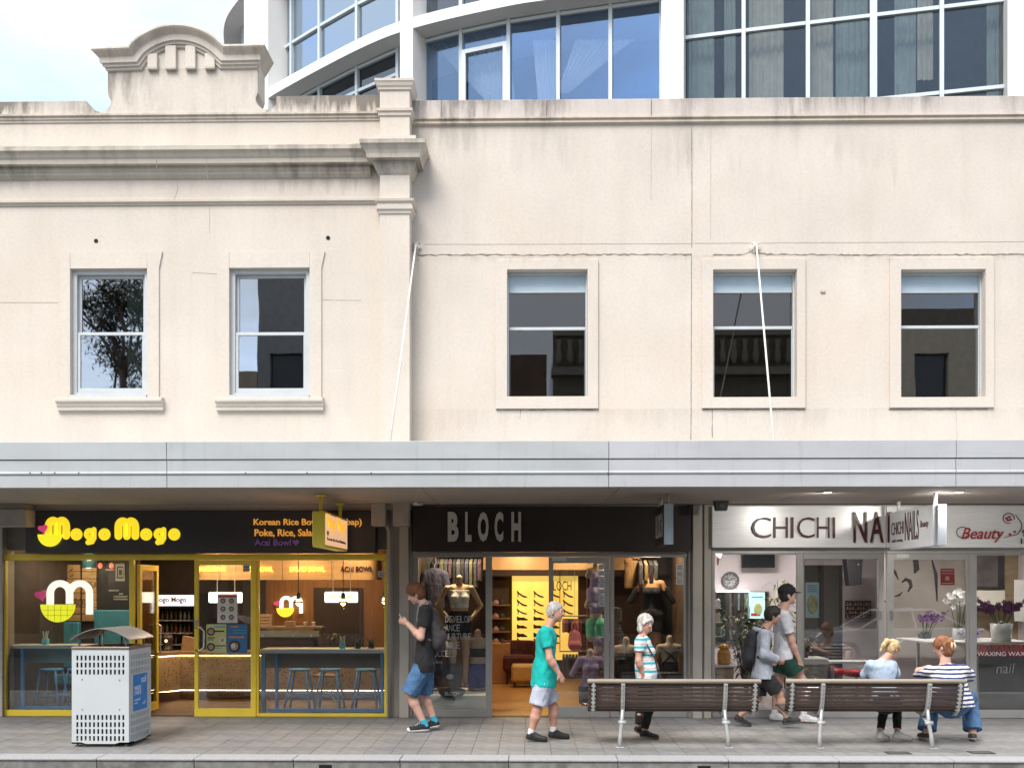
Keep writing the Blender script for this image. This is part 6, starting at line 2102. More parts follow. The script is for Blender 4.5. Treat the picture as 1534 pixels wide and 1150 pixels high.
T = thing('armchair', 'dark red rounded armchair in front of the glowing poster', 'armchair', (x, 5.2, 0))
M_red = cloth('chair_red', (.085, .02, .015))
w = MB(); w.cbox(x - .30, x + .30, 5.0, 5.6, .25, .55, .05); w.build('seat', M_red, T)
w = MB(); pts = [(x + .36 * math.cos(R(a)), 5.4 + .32 * math.sin(R(a))) for a in range(-20, 201, 20)] + [(x + .26 * math.cos(R(a)), 5.4 + .22 * math.sin(R(a))) for a in range(200, -21, -20)]; w.prism(pts, .30, .82, 'z'); w.build('backrest', M_red, T, bevel=.03)
for sx in (-.22, .22):
    for yy in (5.08, 5.5):
        w = MB(); w.tube([(x + sx, yy, .004), (x + sx, yy, .26)], .02, 8); w.build('leg', M_dk, T)
x = PX(787, 4.6)
T = thing('ottoman', 'tan leather ottoman on the wooden shop floor', 'ottoman', (x, 4.6, 0))
w = MB(); w.cbox(x - .26, x + .26, 4.4, 4.85, .10, .42, .04); w.build('cushion', M('tan_leather', (.52, .30, .10), .45), T)
for sx in (-.2, .2):
    for yy in (4.46, 4.78):
        w = MB(); w.box(x + sx - .02, x + sx + .02, yy - .02, yy + .02, .004, .10); w.build('foot', M_dk, T)
# right half: racks and small figures
clothes_rail(842, 905, 922, .36, 4.2, 'rail of red and pink dance clothes at the back right of the shop', [cloth('cloth_rose', (.30, .08, .09)), cloth('cloth_red', (.18, .03, .035)), C_char, cloth('cloth_peach', (.30, .15, .10)), C_blk], 15)
clothes_rail(842, 905, 975, .42, 4.3, 'lower rail of dark dance clothes at the back right of the shop', [C_char, C_blk, C_pink, C_gry], 13)
w = MB(); pb(w, 838, 912, 866, 1030, 6.4, .1); w.build('wall_panel', M('maroon_panel', (.09, .035, .02), .6), room2)
x, z = at(861, 944, 1.6)
T = thing('pink_backpack', 'small coral pink backpack hanging behind the glass door', 'backpack', (x, 1.6, z - .3))
F = Field([x - .2, 1.45, z - .35], [x + .2, 1.75, z + .1], .009)
F.cap((x, 1.6, z - .08), (x, 1.6, z - .22), .095, .11, .03, ((0, 1, 0), .6)); F.cap((x - .05, 1.54, z - .22), (x + .05, 1.54, z - .22), .05, .05, .03)
F.build('bag', C_pink, T)
for q in (-1, 1):
    w = MB(); w.tube([(x + q * .05, 1.58, z - .02), (x + q * .045, 1.57, z + .09), (x + q * .02, 1.6, z + .14)], .011, 8); w.build('strap', C_pink, T, True)
w = MB(); w.tube([(x, 1.6, z + .14), (x, 1.6, 2.61)], .003, 5); w.build('wire', M_shf, T)
mannequin(PX(893, .95), .95, 1.62, R(12), 'small hanging torso in a lavender dress at the top of the glass door', (C_lav, 1.34, .98), (C_lav, .98, .66, 'skirt'), SK2, 1.10, legs=False, arms=False, stand=False)
mannequin(PX(893, .95), .95, 1.12, R(12), 'small torso in mint green shorts behind the glass door', (C_lav, 1.34, 1.10, 'crop_top'), (C_mint, 1.00, .60), SK2, 1.22, legs=False, arms=False, stand=False)
mannequin(PX(898, .95), .95, .62, R(15), 'small torso in a lavender bra top behind the glass door', (C_lav, 1.32, 1.12, 'bra_top'), (C_lav, .98, .70), SK2, 1.22, legs=False, arms=False, stand=False)
mannequin(PX(884, .8), .8, .12, R(8), 'low figure in a lavender hooded top near the bench end', (C_lav, 1.42, .90, 'hooded_top'), (C_char, .92, .62), SK2, 1.50, legs=False, arms=False, sleeves=1.0)
for zz in (1.60, 1.11, .615):
    w = MB(); w.cbox(PX(879, .95), PX(909, .95), .84, 1.08, zz - .012, zz, .003); o = w.build('glass_shelf', M('shelf_white', (.6, .6, .58), .4)); tag(o, {1.60: 'upper thin white shelf behind the glass door of the dance wear shop', 1.11: 'middle thin white shelf behind the glass door of the dance wear shop', .615: 'lowest thin white shelf behind the glass door of the dance wear shop'}[zz], 'shelf')
    for sx in (879.6, 908.4):
        w = MB(); w.tube([(PX(sx, .95), 1.0, zz), (PX(sx, .95), 1.0, 2.61 if zz > 1.5 else zz + .50)], .004, 5); w.build('hanger_wire', M_shf, o)
mannequin(PX(976, 1.2), 1.2, .56, R(-8), 'mannequin with bare shoulders in a long sleeved black dress, right window', (C_blk, 1.30, .90, 'bodice'), (C_blk, .96, .62, 'skirt'), SK3, 1.70, arms=False, sleeves=1.15)
mannequin(PX(938, .75), .75, .24, R(-14), 'mannequin in a black scoop leotard left of the woman', (C_blk, 1.30, .86, 'leotard'), None, SK2, 1.62, legs=False, arms=False)
mannequin(PX(1003, .75), .75, .26, R(180), 'mannequin seen from behind in an open backed black top', (C_blk, 1.14, .98, 'top'), (C_blk, .96, .74), SK2, 1.62, legs=False, arms=False)
w_ = MB(); xm, zm_ = PX(1003, .75), .26
T = thing('crossed_straps', 'crossed black straps over the bare back of the right mannequin', 'straps', (xm, .68, .8))
for q in (-1, 1):
    w = MB(); w.tube([(xm - .14 * q, .64, zm_ + .70), (xm, .605, zm_ + .60), (xm + .11 * q, .64, zm_ + .47)], .014, 8); w.build('strap', C_blk, T, True)
hung_top(948, 838, 1.4, 'amber top hanging at the top of the right display window', cloth('cloth_amber', (.24, .13, .05)), .8, sleeves=False)
clothes_rail(955, 985, 834, .5, 1.3, 'short rail of dark and tan straps at the top of the right display window', [C_blk, cloth('cloth_tan', (.22, .13, .05)), C_char], 4)
w = MB(); pb(w, 985, 1028, 834, 1062, 1.75, .04); w.build('black_screen', C_blk, room2)
w = MB(); pb(w, 920, 958, 834, 853, 1.9, .3); w.build('tan_box', MATS['tan_bulkhead'], room2)
for k in range(7):
    small_sticker(896.5, 906, 845 + k * 9.2, 852.5 + k * 9.2, YG - .034, ['first', 'second', 'third', 'fourth', 'fifth', 'sixth', 'lowest'][k] + ' notice card from the top on the grey door glass')
for k in range(3):
    small_sticker(1013, 1023, 845 + k * 10.5, 854 + k * 10.5, YG + .0, ['top', 'middle', 'bottom'][k] + ' of three notice cards on the right display window')
for k, (px, Y) in enumerate(((690, .9), (780, 3.0), (860, 3.0), (975, .9), (780, 5.0), (860, 5.0), (690, 3.2))):
    downlight(PX(px, Y), Y, 2.615, ['ceiling downlight over the left display window mannequin', 'ceiling downlight over the front of the wooden floor', 'ceiling downlight over the clothes rails', 'ceiling downlight over the right display window', 'ceiling downlight in front of the glowing poster', 'ceiling downlight at the back right of the dance wear shop', 'ceiling downlight behind the left display'][k], (11, 5, 5, 9, 5, 5, 5)[k], (1, .76, .50), 'dance shop downlights')

# ================================================================== nail salon
M_fr3 = M('frame_brushed', (.42, .41, .385), .4, metal=.3, var=.06)
M_pw = M('pink_white_wall', (.62, .55, .56), .8, var=.03)
xa, xb = PX(1066, YG), PX(1640, YG)
room3 = interior('nail_salon', xa, xb, 4.4, 2.66, M_pw, M('salon_floor', (.24, .22, .20), .35), M('salon_ceiling', (.6, .58, .56), .8), M_pw)
S3 = thing('shopfront', 'brushed metal framed glass front of the nail salon', 'shopfront', (PX(1300, YG), YG, 0))
w = MB(); pb(w, 1066.5, 1640, 820, 828.5, YG - .02, .09, .004); w.build('head_frame', M_fr3, S3)
fixed_window(S3, 1066.5, 1203, 829, 1076, (4.5, 9, 1, 12), YG - .01, M_fr3, G_nail)
fixed_window(S3, 1203.4, 1325, 829, 1076, (1.5, 9, 8, 12), YG - .01, M_fr3, G_nail)
d3 = fixed_window(S3, 1329, 1452, 829, 1076, (10, 4, 9, 12), YG + .0, M_fr3, G_nail, .05, 'door')
fixed_window(S3, 1452.4, 1640, 829, 1076, (11, 5, 2, 12), YG - .01, M_fr3, G_nail)
for px in (1319, 1336):
    w = MB(); pb(w, px - 1.6, px + 1.6, 914, 927, YG - .03, .02, .004); w.build('lock_plate', MATS['brushed_steel'], d3)
w = MB(); pb(w, 1343, 1362, 829.5, 835, YG - .004, .004); w.build('closer_label', MATS['plate_pale'], d3)
w = MB(); pb(w, 1340, 1352, 957, 962, YG + .006, .004); w.build('notice', MATS['plate_pale'], d3)
Yb = -.05
M_bsh = M('sign_brushed_metal', (.86, .86, .84), .30, metal=.12, var=.06, scale=3, stretch=(.5, 1, 30))
SB3 = thing('shop_sign', 'brushed metal fascia sign with dark red letters over the nail salon', 'sign', (PX(1300, Yb), Yb, at(1300, 820, Yb)[1]))
for a, b in ((1067, 1327.5), (1328.3, 1640)):
    w = MB(); pb(w, a, b, 757.5, 819.5, Yb, .22, .004); w.build('board', M_bsh, SB3)
M_mar = M('letter_maroon', (.075, .018, .015), .35)
M_mar2 = M('letter_crimson', (.34, .03, .04), .4)
for ch, a, b in (('C', 1126, 1155), ('H', 1159, 1180), ('I', 1184.5, 1188.5), ('C', 1194, 1220), ('H', 1223.5, 1242.5), ('I', 1247, 1250.5)):
    sign_text(ch, a, b, 774.5, 805, Yb - .022, M_mar, SB3, name='letter', depth=.02, offset=-.012)
for ch, a, b in (('N', 1278, 1298), ('A', 1303, 1322.5), ('I', 1329.5, 1335), ('L', 1340, 1352), ('S', 1356, 1370)):
    sign_text(ch, a, b, 766.5, 812, Yb - .024, M_mar, SB3, name='letter', depth=.022, offset=.005)
sign_text('Beauty', 1440, 1504, 790, 812, Yb - .014, M_mar2, SB3, depth=.012, shear=.35, offset=.004)
sign_text('9A', 1531, 1545, 793, 803, Yb - .012, M_mar, SB3, depth=.01)
sign_text('1/2', 1529, 1546, 805.5, 814, Yb - .012, M_mar, SB3, depth=.01)
def curl(pts, name, mat, r=.006, Y=Yb - .012):
    P = [(at(a, b, Y)[0], Y, at(a, b, Y)[1]) for a, b in pts]
    w = MB(); w.tube(P, [r * .5] + [r] * (len(P) - 2) + [r * .4], 6); w.build(name, mat, SB3, True)
curl([(1504, 805)] + [(1519 + 3 - 0.2 * k + 10 * math.sin(k * .22), 802 - k * 2.2) for k in range(1, 13)] + [(1521, 770)], 'flourish', M_mar)
curl(ring(1511, 776, 8.5, 7.5, -20, 290), 'flourish', M_mar)
curl(ring(1442, 797, 9, 8, 60, 330), 'flourish', M_mar)
for px, py in ((1508, 776), (1512, 774), (1514, 778), (1510, 779), (1513, 800), (1520, 796)):
    x, z = at(px, py, Yb - .012); w = MB(); w.ball((x, Yb - .012, z), .022, 10, (1, .3, .7)); w.build('petal', M_mar2, SB3, True)
yn, yf_ = -1.85, -.35
x0 = PX(1397, yn); x1 = PX(1417, yn); z1 = at(1407, 755, yn)[1]; z0 = at(1407, 817, yn)[1]
PS3 = thing('projecting_sign', 'silver wedge-ended box sign hanging under the awning before the nail salon', 'sign', ((x0 + x1) / 2, yn, z0))
M_slv = M('sign_silver', (.74, .76, .78), .32, metal=.15, var=.05)
w = MB(); w.cbox(x0, x1, yn, yf_, z0, z1, .005); w.build('box', M_slv, PS3)
w = MB(); w.cbox(x0 + .06, x1 + .002, yn - .012, yn - .001, z0 + .004, z1 - .004, .003); w.build('end_plate', M('end_white', (.62, .68, .72), .3), PS3)
for sgn, xx in ((1, x1), (-1, x0)):
    U = (0, 1, 0) if sgn > 0 else (0, -1, 0)
    st = 1 if sgn > 0 else -1
    yy = yn if sgn > 0 else yf_
    xo = xx + sgn * .001
    lettering('lettering', 'CHICHI', (xo, yy + st * .08, z0 + .20), M_mar, PS3, U=U, width=.45, height=.17, depth=.005, offset=-.01)
    lettering('lettering', 'NAILS', (xo, yy + st * .58, z0 + .10), M_mar, PS3, U=U, width=.48, height=.38, depth=.005)
    lettering('small_lettering', 'Beauty', (xo, yy + st * 1.10, z0 + .22), M_mar, PS3, U=U, width=.28, height=.11, depth=.004, shear=.3)
    lettering('small_lettering', 'nails waxing', (xo, yy + st * .10, z0 + .09), M_mar, PS3, U=U, width=.40, height=.05, depth=.004)
for yy in (yn + .12, yf_ - .12):
    w = MB(); w.tube([((x0 + x1) / 2, yy, z1), ((x0 + x1) / 2, yy, ZS)], .024, 12); w.build('pole', M_slv, PS3, True)
for px in (1240, 1437):
    x, z = at(px, 737, -1.9)
    w = MB(); w.lathe([(.13, -.008), (.14, 0), (.06, -.012), (.05, -.012)], (x, -1.9, ZS + .003), 18); o = w.build('soffit_downlight', M_ebox); tag(o, 'round downlight in the awning soffit above the dark red lettering' if px == 1240 else 'round downlight in the awning soffit right of the silver box sign', 'downlight')
    w = MB(); w.lathe([(.045, -.0135), (.03, -.014)], (x, -1.9, ZS + .003), 14); w.build('lens', emit('soffit_lens', (1, .96, .9), 4), o)
    area_light('soffit_beam', (x, -1.9, ZS - .03), .12, 9, (1, .96, .91), o, (R(20), 0, 0))

# inside the salon, left window
w = MB(); w.box(PX(1068, 2.8), PX(1196, 2.8), 2.80, 2.9, .004, 2.64); w.build('partition', M_pw, room3)
T = thing('wall_clock', 'round grey filigree wall clock in the left salon window', 'clock', (PX(1094, 2.7), 2.7, at(1094, 882, 2.7)[1]))
cx, cz = at(1094.5, 869, 2.75)
w = MB(); w.tube([(cx + .135 * math.cos(R(a)), 2.77, cz + .135 * math.sin(R(a))) for a in range(0, 361, 20)], .018, 8); w.build('rim', M('clock_grey', (.11, .11, .115), .5), T, True)
w = MB(); w.lathe([(.125, 0), (.12, .01)], (0, 0, 0), 20); w.xform(Matrix.Translation((cx, 2.795, cz)) @ Matrix.Rotation(R(90), 4, 'X')); w.build('face', M('clock_face', (.34, .33, .34), .6, var=.6, scale=26), T)
for a, L in ((35, .08), (160, .10)):
    w = MB(); w.tube([(cx, 2.775, cz), (cx + L * math.cos(R(a)), 2.775, cz + L * math.sin(R(a)))], .005, 6); w.build('hand', M_black, T)
for k in range(12):
    w = MB(); w.tube([(cx + .085 * math.cos(R(30 * k)), 2.778, cz + .085 * math.sin(R(30 * k))), (cx + .115 * math.cos(R(30 * k)), 2.778, cz + .115 * math.sin(R(30 * k)))], .007, 6); w.build('numeral', MATS['clock_grey'], T)
T = thing('television', 'black flat television high on the salon wall', 'television', (PX(1136, 2.6), 2.6, at(1136, 850, 2.6)[1]))
w = MB(); pb(w, 1111, 1161, 824, 850, 2.6, .06, .006); w.build('case', M('tv_black', (.012, .012, .013), .3), T)
w = MB(); pb(w, 1113, 1159, 826, 847.5, 2.596, .003); w.build('screen', M('tv_screen', (.015, .017, .02), .08), T)
w = MB(); pb(w, 1130, 1142, 836, 840, 2.66, .135); w.build('wall_bracket', M_black, T)
T = thing('mirror', 'wide wall mirror with a light strip above in the left salon window', 'mirror', (PX(1110, 2.7), 2.7, at(1110, 960, 2.7)[1]))
w = MB(); pb(w, 1073, 1150, 887, 962, 2.76, .02); 
mm, nt, b = base_mat('mirror_silver'); b.inputs['Metallic'].default_value = 1; b.inputs['Roughness'].default_value = .03
nt.links.new(ramp2(nt, noise(nt, 3, 2), (.55, .55, .55), (.66, .66, .66)), b.inputs['Base Color'])
w.build('mirror_glass', mm, T)
w = MB(); frame_rect(w, 1071, 1152, 885.5, 964, (2, 2, 1.6, 2), 2.75, .045); w.build('frame', M('mirror_frame', (.10, .085, .07), .5), T)
w = MB(); pb(w, 1074, 1122, 884, 886, 2.66, .03); w.build('light_strip', emit('strip_white', (1, .95, .9), 3.0), T)
for px in (1090, 1102, 1112):
    w = MB(); pb(w, px - 3, px + 3, 888, 960, 2.735, .012); w.build('dark_stripe', M('mirror_dark', (.05, .045, .04), .3), T)
w = MB(); pb(w, 1122, 1146, 886.5, 926, 2.71, .012); o = w.build('advert_poster', emit('poster_aqua', (.50, .74, .76), .22)); tag(o, 'pale aqua advert poster standing before the salon mirror', 'poster')
w = MB(); x, z = at(1136, 912, 2.7); w.ball((x, 2.708, z), .10, 12, (.7, .05, 1)); w.build('print_bloom', M('bloom_yellow', (.50, .55, .20), .6, var=.3), o, True)
w = MB(); pb(w, 1126, 1143, 893, 895, 2.706, .003); w.build('print_line', Cp, o)
w = MB(); pb(w, 1125, 1139, 918, 922, 2.706, .003); w.build('print_line', Rp, o)
# urn lantern on a stand, plants
x, z = at(1084.5, 995, .7)
T = thing('urn_lantern', 'amber ribbed ceramic urn lantern in the left salon window', 'urn', (x, .7, z))
w = MB(); w.lathe([(.075, 0), (.095, .02), (.10, .12), (.085, .20), (.06, .235), (.085, .245), (.09, .26), (.05, .30), (.02, .31)], (x, .7, z), 20); w.build('urn', M('amber_glaze', (.50, .24, .03), .3), T, True)
for k in range(5):
    w = MB(); w.lathe([(.099 + .002, 0), (.104, .006), (.101, .012)], (x, .7, z + .03 + .035 * k), 20); w.build('rib', MATS['amber_glaze'], T, True)
T = thing('plant_stand', 'small pale wooden stand under the amber urn', 'stand', (x, .7, 0))
w = MB(); w.cbox(x - .15, x + .15, .55, .85, z - .03, z - .001, .005); w.build('top', M_plat, T)
w = MB(); w.box(x - .12, x + .12, .58, .82, .004, z - .03); w.build('body', M('stand_wood', (.42, .33, .24), .6), T)
x, z = at(1176, 950, 1.6)
leaf_plant('dracaena_plant', 'tall yellow green strappy plant behind the capped young person', (x, 1.6, .004), 7, 26, .30, (.20, .23, .06), (.14, .28, M('pot_white', (.6, .6, .58), .4)), 2.0, .22, width=.07, droop=.5)
x = PX(1118, 1.1)
leaf_plant('bushy_palm', 'dark green bushy pot plant in the lower left salon window', (x, 1.1, .004), 22, 16, .17, (.05, .075, .035), (.15, .25, M('pot_grey', (.2, .2, .2), .5)), 1.35, .45, width=.12, droop=.4)
# shelf with small figures at the left jamb
T = thing('corner_shelves', 'narrow white corner shelves at the left jamb of the salon window', 'shelves', (PX(1075, 1.0), 1.0, .9))
w = MB(); w.tube([(PX(1071, 1.0), 1.15, .9), (PX(1071, 1.0), 1.15, 2.2)], .012, 8); w.build('upright', M_plat, T)
for k, py in enumerate((910, 931, 952)):
    x, z = at(1075.5, py, 1.0)
    w = MB(); w.cbox(x - .07, x + .05, .92, 1.14, z - .012, z, .003); w.build('shelf', M_plat, T)
    xx = x + .0
    w = MB(); w.lathe([(.03, 0), (.045, .03), (.03, .07), (.04, .10), (.015, .14)], (xx, 1.0, z), 12); o = w.build('ornament', [M('orn_white', (.6, .6, .57), .4), M('orn_beige', (.45, .38, .30), .5), M('orn_green', (.15, .2, .1), .5)][k], None, True); tag(o, ['white', 'beige', 'green'][k] + ' ornament on the narrow corner shelves of the salon', 'ornament')
T = thing('window_spotlight', 'small lit white spotlight at the top left of the salon window', 'spotlight', (PX(1075, .5), .5, at(1075, 829, .5)[1]))
x, z = at(1075, 829, .5)
w = MB(); w.tube([(x - .05, .5, z + .03), (x + .05, .48, z - .03)], [.02, .035], 10); w.build('head', emit('spot_white', (1, .95, .88), 4.0), T, True)
w = MB(); w.tube([(x - .05, .5, z + .03), (x - .06, .5, 2.65)], .008, 6); w.build('stem', M_plat, T)
w = MB(); w.tube([(PX(1076, .5), .5, at(1076, 836, .5)[1]), (PX(1075, .5), .5, at(1076, 846, .5)[1])], [.02, .012], 8); o = w.build('orange_charm', M('charm_orange', (.5, .22, .05), .5)); tag(o, 'small orange charm hanging at the top left of the salon window', 'charm')
w = MB(); w.tube([(PX(1076, .5), .5, at(1076, 836, .5)[1]), (PX(1076, .5), .5, 2.65)], .002, 5); w.build('thread', M_black, o)
# middle window: dark doorway, speaker, polish shelves, desk, stools
w = MB(); pb(w, 1205, 1262, 846, 1030, 4.36, .03); w.build('dark_doorway', M('door_dark', (.05, .045, .042), .7), room3)
w = MB(); pb(w, 1206, 1262, 840, 846, 4.3, .08); w.build('door_hood', M_pw, room3)
T = thing('loudspeaker', 'black wall loudspeaker hanging in the middle salon window', 'loudspeaker', (PX(1280, 3.2), 3.2, at(1280, 877, 3.2)[1]))
w = MB(); x0, z1 = at(1268, 836, 3.2); x1 = PX(1293, 3.2); zz = at(1280, 877, 3.2)[1]
w.prism([(x0, z1), (x1, z1), (x1 - .03, zz + .02), (x0 + .05, zz)], 3.2, 3.45, 'y'); w.build('cabinet', M('speaker_black', (.016, .015, .015), .6), T, bevel=.012)
w = MB(); w.tube([((x0 + x1) / 2, 3.35, z1 - .02), ((x0 + x1) / 2, 3.35, 2.65)], .015, 8); w.build('bracket', M_black, T)
w = MB(); w.lathe([(.012, 0), (.008, .006)], (0, 0, 0), 8); w.xform(Matrix.Translation((PX(1286, 3.2), 3.199, at(1286, 845, 3.2)[1])) @ Matrix.Rotation(R(90), 4, 'X')); w.build('badge', M_shf, T)
T = thing('polish_rack', 'wall rack with rows of nail polish in the middle salon window', 'rack', (PX(1285, 4.2), 4.2, at(1285, 926, 4.2)[1]))
w = MB(); pb(w, 1267, 1305, 899, 926, 4.30, .05); w.build('back_board', M('rack_dark', (.07, .055, .05), .6), T)
cols_ = [M('polish_pink', (.50, .22, .22), .2), M('polish_nude', (.52, .36, .28), .2), M('polish_wine', (.20, .04, .06), .2), M('polish_gold', (.5, .35, .15), .2)]
for r_ in range(4):
    w = MB(); pb(w, 1267, 1305, 905.5 + r_ * 6.2, 906.5 + r_ * 6.2, 4.22, .08); w.build('shelf', M('rack_shelf', (.25, .2, .18), .5), T)
    for k in range(9):
        x, z = at(1270 + k * 4, 905.5 + r_ * 6.2, 4.24)
        w = MB(); w.lathe([(.014, 0), (.014, .022), (.007, .026), (.006, .042)], (x, 4.25, z), 8); w.build('polish_bottle', cols_[(k * 3 + r_) % 4], T, True)
w = MB(); pb(w, 1207, 1227, 872, 925, .35, .004); o = w.build('advert_poster', M('poster_sky', (.36, .50, .58), .5)); tag(o, 'tall pale blue advert poster on the glass beside the mullion', 'poster')
w = MB(); x, z = at(1217, 905, .35); w.ball((x, .349, z), .13, 12, (.6, .01, 1.1)); w.build('print_figure', M('poster_leaf', (.30, .30, .16), .6, var=.4, scale=12), o, True)
for k in range(4):
    w = MB(); pb(w, 1210, 1224, 876 + 3 * k, 877.2 + 3 * k, .346, .002); w.build('print_line', Bp, o)
T = thing('reception_desk', 'white topped reception desk low in the middle salon window', 'desk', (PX(1220, 1.4), 1.4, 0))
w = MB(); w.cbox(PX(1196, 1.2), PX(1242, 1.2), 1.2, 1.8, at(1220, 995, 1.2)[1], at(1220, 986, 1.2)[1], .008); w.build('desk_top', M_plat, T)
w = MB(); w.box(PX(1198, 1.25), PX(1240, 1.25), 1.25, 1.75, .004, at(1220, 995, 1.2)[1]); w.build('desk_body', M('desk_taupe', (.30, .27, .24), .5), T)
x = PX(1206, 1.4); z = at(1220, 986, 1.2)[1]
leaf_plant('flower_bunch', 'brown and pink flower bunch on the white reception desk', (x, 1.4, z), 12, 9, .07, (.33, .17, .10), (.06, .08, M('vase_dark', (.05, .05, .05), .3)), .28, .16, 'flowers', width=.4)
def salon_stool(px, Y, lab):
    x = PX(px, Y)
    T = thing('salon_stool', lab, 'stool', (x, Y, 0), 'red salon stools')
    w = MB(); w.lathe([(.17, .44), (.19, .46), (.19, .52), (.17, .54), (.05, .545)], (x, Y, 0), 18); w.build('seat', M('vinyl_red', (.42, .04, .03), .35), T, True)
    w = MB(); w.tube([(x, Y, .06), (x, Y, .44)], .025, 10); w.build('post', MATS['chrome_stand'], T)
    for k in range(5):
        a = R(72 * k)
        w = MB(); w.tube([(x, Y, .07), (x + .22 * math.cos(a), Y + .22 * math.sin(a), .03)], .014, 8); w.build('foot', MATS['chrome_stand'], T)
salon_stool(1247, 2.2, 'red vinyl salon stool nearest the reception desk')
salon_stool(1283, 1.9, 'red vinyl salon stool left of the seated girl')
T = thing('manicure_table', 'pale manicure table low behind the middle salon glass', 'table', (PX(1275, 1.3), 1.3, 0))
w = MB(); w.cbox(PX(1244, 1.1), PX(1312, 1.1), 1.1, 1.5, .70, .73, .006); w.build('top', M_plat, T)
for px in (1248, 1308):
    w = MB(); w.box(PX(px, 1.15) - .02, PX(px, 1.15) + .02, 1.15, 1.45, .004, .70); w.build('leg', MATS['desk_taupe'], T)
# right part: mural, notice, flowers
T = thing('wall_mural', 'beige wall mural with dark brush strokes behind the right salon glass', 'mural', (PX(1375, 2.6), 2.6, .6))
w = MB(); pb(w, 1326, 1455, 826, 985, 2.6, .03); w.build('sheet', M('mural_beige', (.36, .32, .28), .7, var=.18, scale=1.5), T)
M_ink = M('mural_ink', (.05, .042, .038), .7)
def stroke(pts, r):
    P = [(at(a, b, 2.595)[0], 2.597, at(a, b, 2.595)[1]) for a, b in pts]
    n = len(P); w = MB(); w.tube(P, [r * (.3 + .7 * math.sin(math.pi * k / (n - 1))) for k in range(n)], 8, squash=((0, 1, 0), .15)); w.build('brush_stroke', M_ink, T, True)
stroke([(1337, 850), (1341, 857), (1346, 868)], .025)
stroke([(1351, 872), (1357, 867), (1363, 870), (1365, 878), (1360, 886)], .035)
stroke([(1366, 832), (1372, 840), (1373, 852), (1370, 858)], .05)
stroke([(1340, 893), (1347, 891), (1352, 886)], .02)
stroke([(1396, 838), (1402, 860), (1404, 900)], .03)
stroke([(1322, 898), (1330, 902), (1338, 899)], .02)
w = MB(); pb(w, 1409, 1430, 851, 876, .30, .004); o = w.build('hours_sign', M('sign_red', (.42, .04, .04), .5)); tag(o, 'square red notice on the right salon door glass', 'notice')
for a, b, c_, d_ in ((1411, 1428, 853.5, 855), (1411, 1428, 858, 859), (1416, 1422, 863, 869), (1411, 1428, 872.5, 874)):
    w = MB(); pb(w, a, b, c_, d_, .298, .0015); w.build('print_mark', M('print_pink', (.62, .42, .40), .5), o)
def orchid(px, py, Y, lab, col, pot, n=9, hgt=.5, spread=.16, petal=.035, z=None):
    x, zz = at(px, py, Y)
    z = zz if z is None else z
    T = thing('orchid', lab, 'flowers', (x, Y, z))
    w = MB(); w.lathe([(pot[0] * .85, 0), (pot[0], pot[1]), (pot[0] * .93, pot[1]), (pot[0] * .9, pot[1] - .03)], (x, Y, z), 24); w.build('pot', pot[2], T, True)
    fl = MB(); st = MB()
    for k in range(n):
        a = random.uniform(0, 2 * math.pi); r_ = spread * random.uniform(.3, 1)
        b0 = Vector((x + r_ * .3 * math.cos(a), Y + r_ * .3 * math.sin(a), z + pot[1] - .03))
        tp = b0 + Vector((r_ * math.cos(a), r_ * .6 * math.sin(a), hgt * random.uniform(.75, 1)))
        md = (b0 + tp) / 2 + Vector((0, 0, .05))
        st.tube([b0, md, tp], .005, 5)
        for q in range(7):
            p = md + (tp - md) * random.uniform(.3, 1.1) + Vector((random.uniform(-.05, .05), random.uniform(-.05, .05), random.uniform(-.05, .03)))
            ax = Vector((random.uniform(-.5, .5), -1, random.uniform(-.3, .5))).normalized(); u_ = ax.cross(Vector((0, 0, 1))).normalized(); v_ = ax.cross(u_)
            for i in range(5):
                t0 = 2 * math.pi * i / 5
                d = u_ * math.cos(t0) + v_ * math.sin(t0); e = u_ * math.cos(t0 + 1.57) + v_ * math.sin(t0 + 1.57)
                m0 = len(fl.v)
                fl.v += [tuple(p), tuple(p + d * petal * .6 + e * petal * .4 + ax * .006), tuple(p + d * petal * 1.1 + ax * .01), tuple(p + d * petal * .6 - e * petal * .4 + ax * .006)]
                fl.f += [(m0, m0 + 1, m0 + 2, m0 + 3)]
    st.build('stem', M('stem_green', (.06, .08, .03), .7), T)
    fl.build('blossom', col, T)
    lf = MB()
    for k in range(6):
        a = 2 * math.pi * k / 6; d = Vector((math.cos(a), math.sin(a), 0)); e = Vector((-math.sin(a), math.cos(a), 0))
        b0 = Vector((x, Y, z + pot[1] - .02)); m0 = len(lf.v)
        lf.v += [tuple(b0), tuple(b0 + d * .08 + e * .03 + Vector((0, 0, .05))), tuple(b0 + d * .17 + Vector((0, 0, .03))), tuple(b0 + d * .08 - e * .03 + Vector((0, 0, .05)))]
        lf.f += [(m0, m0 + 1, m0 + 2, m0 + 3)]
    lf.build('leaf', M('orchid_leaf', (.04, .07, .025), .4), T)
PWt = M('pot_gloss_white', (.58, .58, .55), .3)
orchid(1500, 960, .6, 'purple orchids in a large white pot in the right salon window', M('petal_purple', (.13, .02, .10), .6, var=.3, scale=30), (.155, .26, PWt), 14, .36, .30, .04)
orchid(1436, 960, 1.2, 'white orchids in a white pot behind the right salon door', M('petal_white', (.72, .71, .68), .6, var=.08), (.10, .20, PWt), 7, .62, .20, .045)
orchid(1385, 962, 1.5, 'small violet orchids behind the glass above the seated people', M('petal_violet', (.22, .12, .26), .6, var=.3), (.10, .14, M('pot_dark', (.05, .05, .05), .5)), 9, .38, .24, .03)
T = thing('side_table', 'white flower table in the right salon windows', 'table', (PX(1460, 1.0), 1.0, 0))
w = MB(); zt = at(1470, 960, .6)[1] - .002; w.cbox(PX(1372, .9), PX(1560, .4), .40, 1.75, zt - .03, zt, .005); w.build('top', M_plat, T)
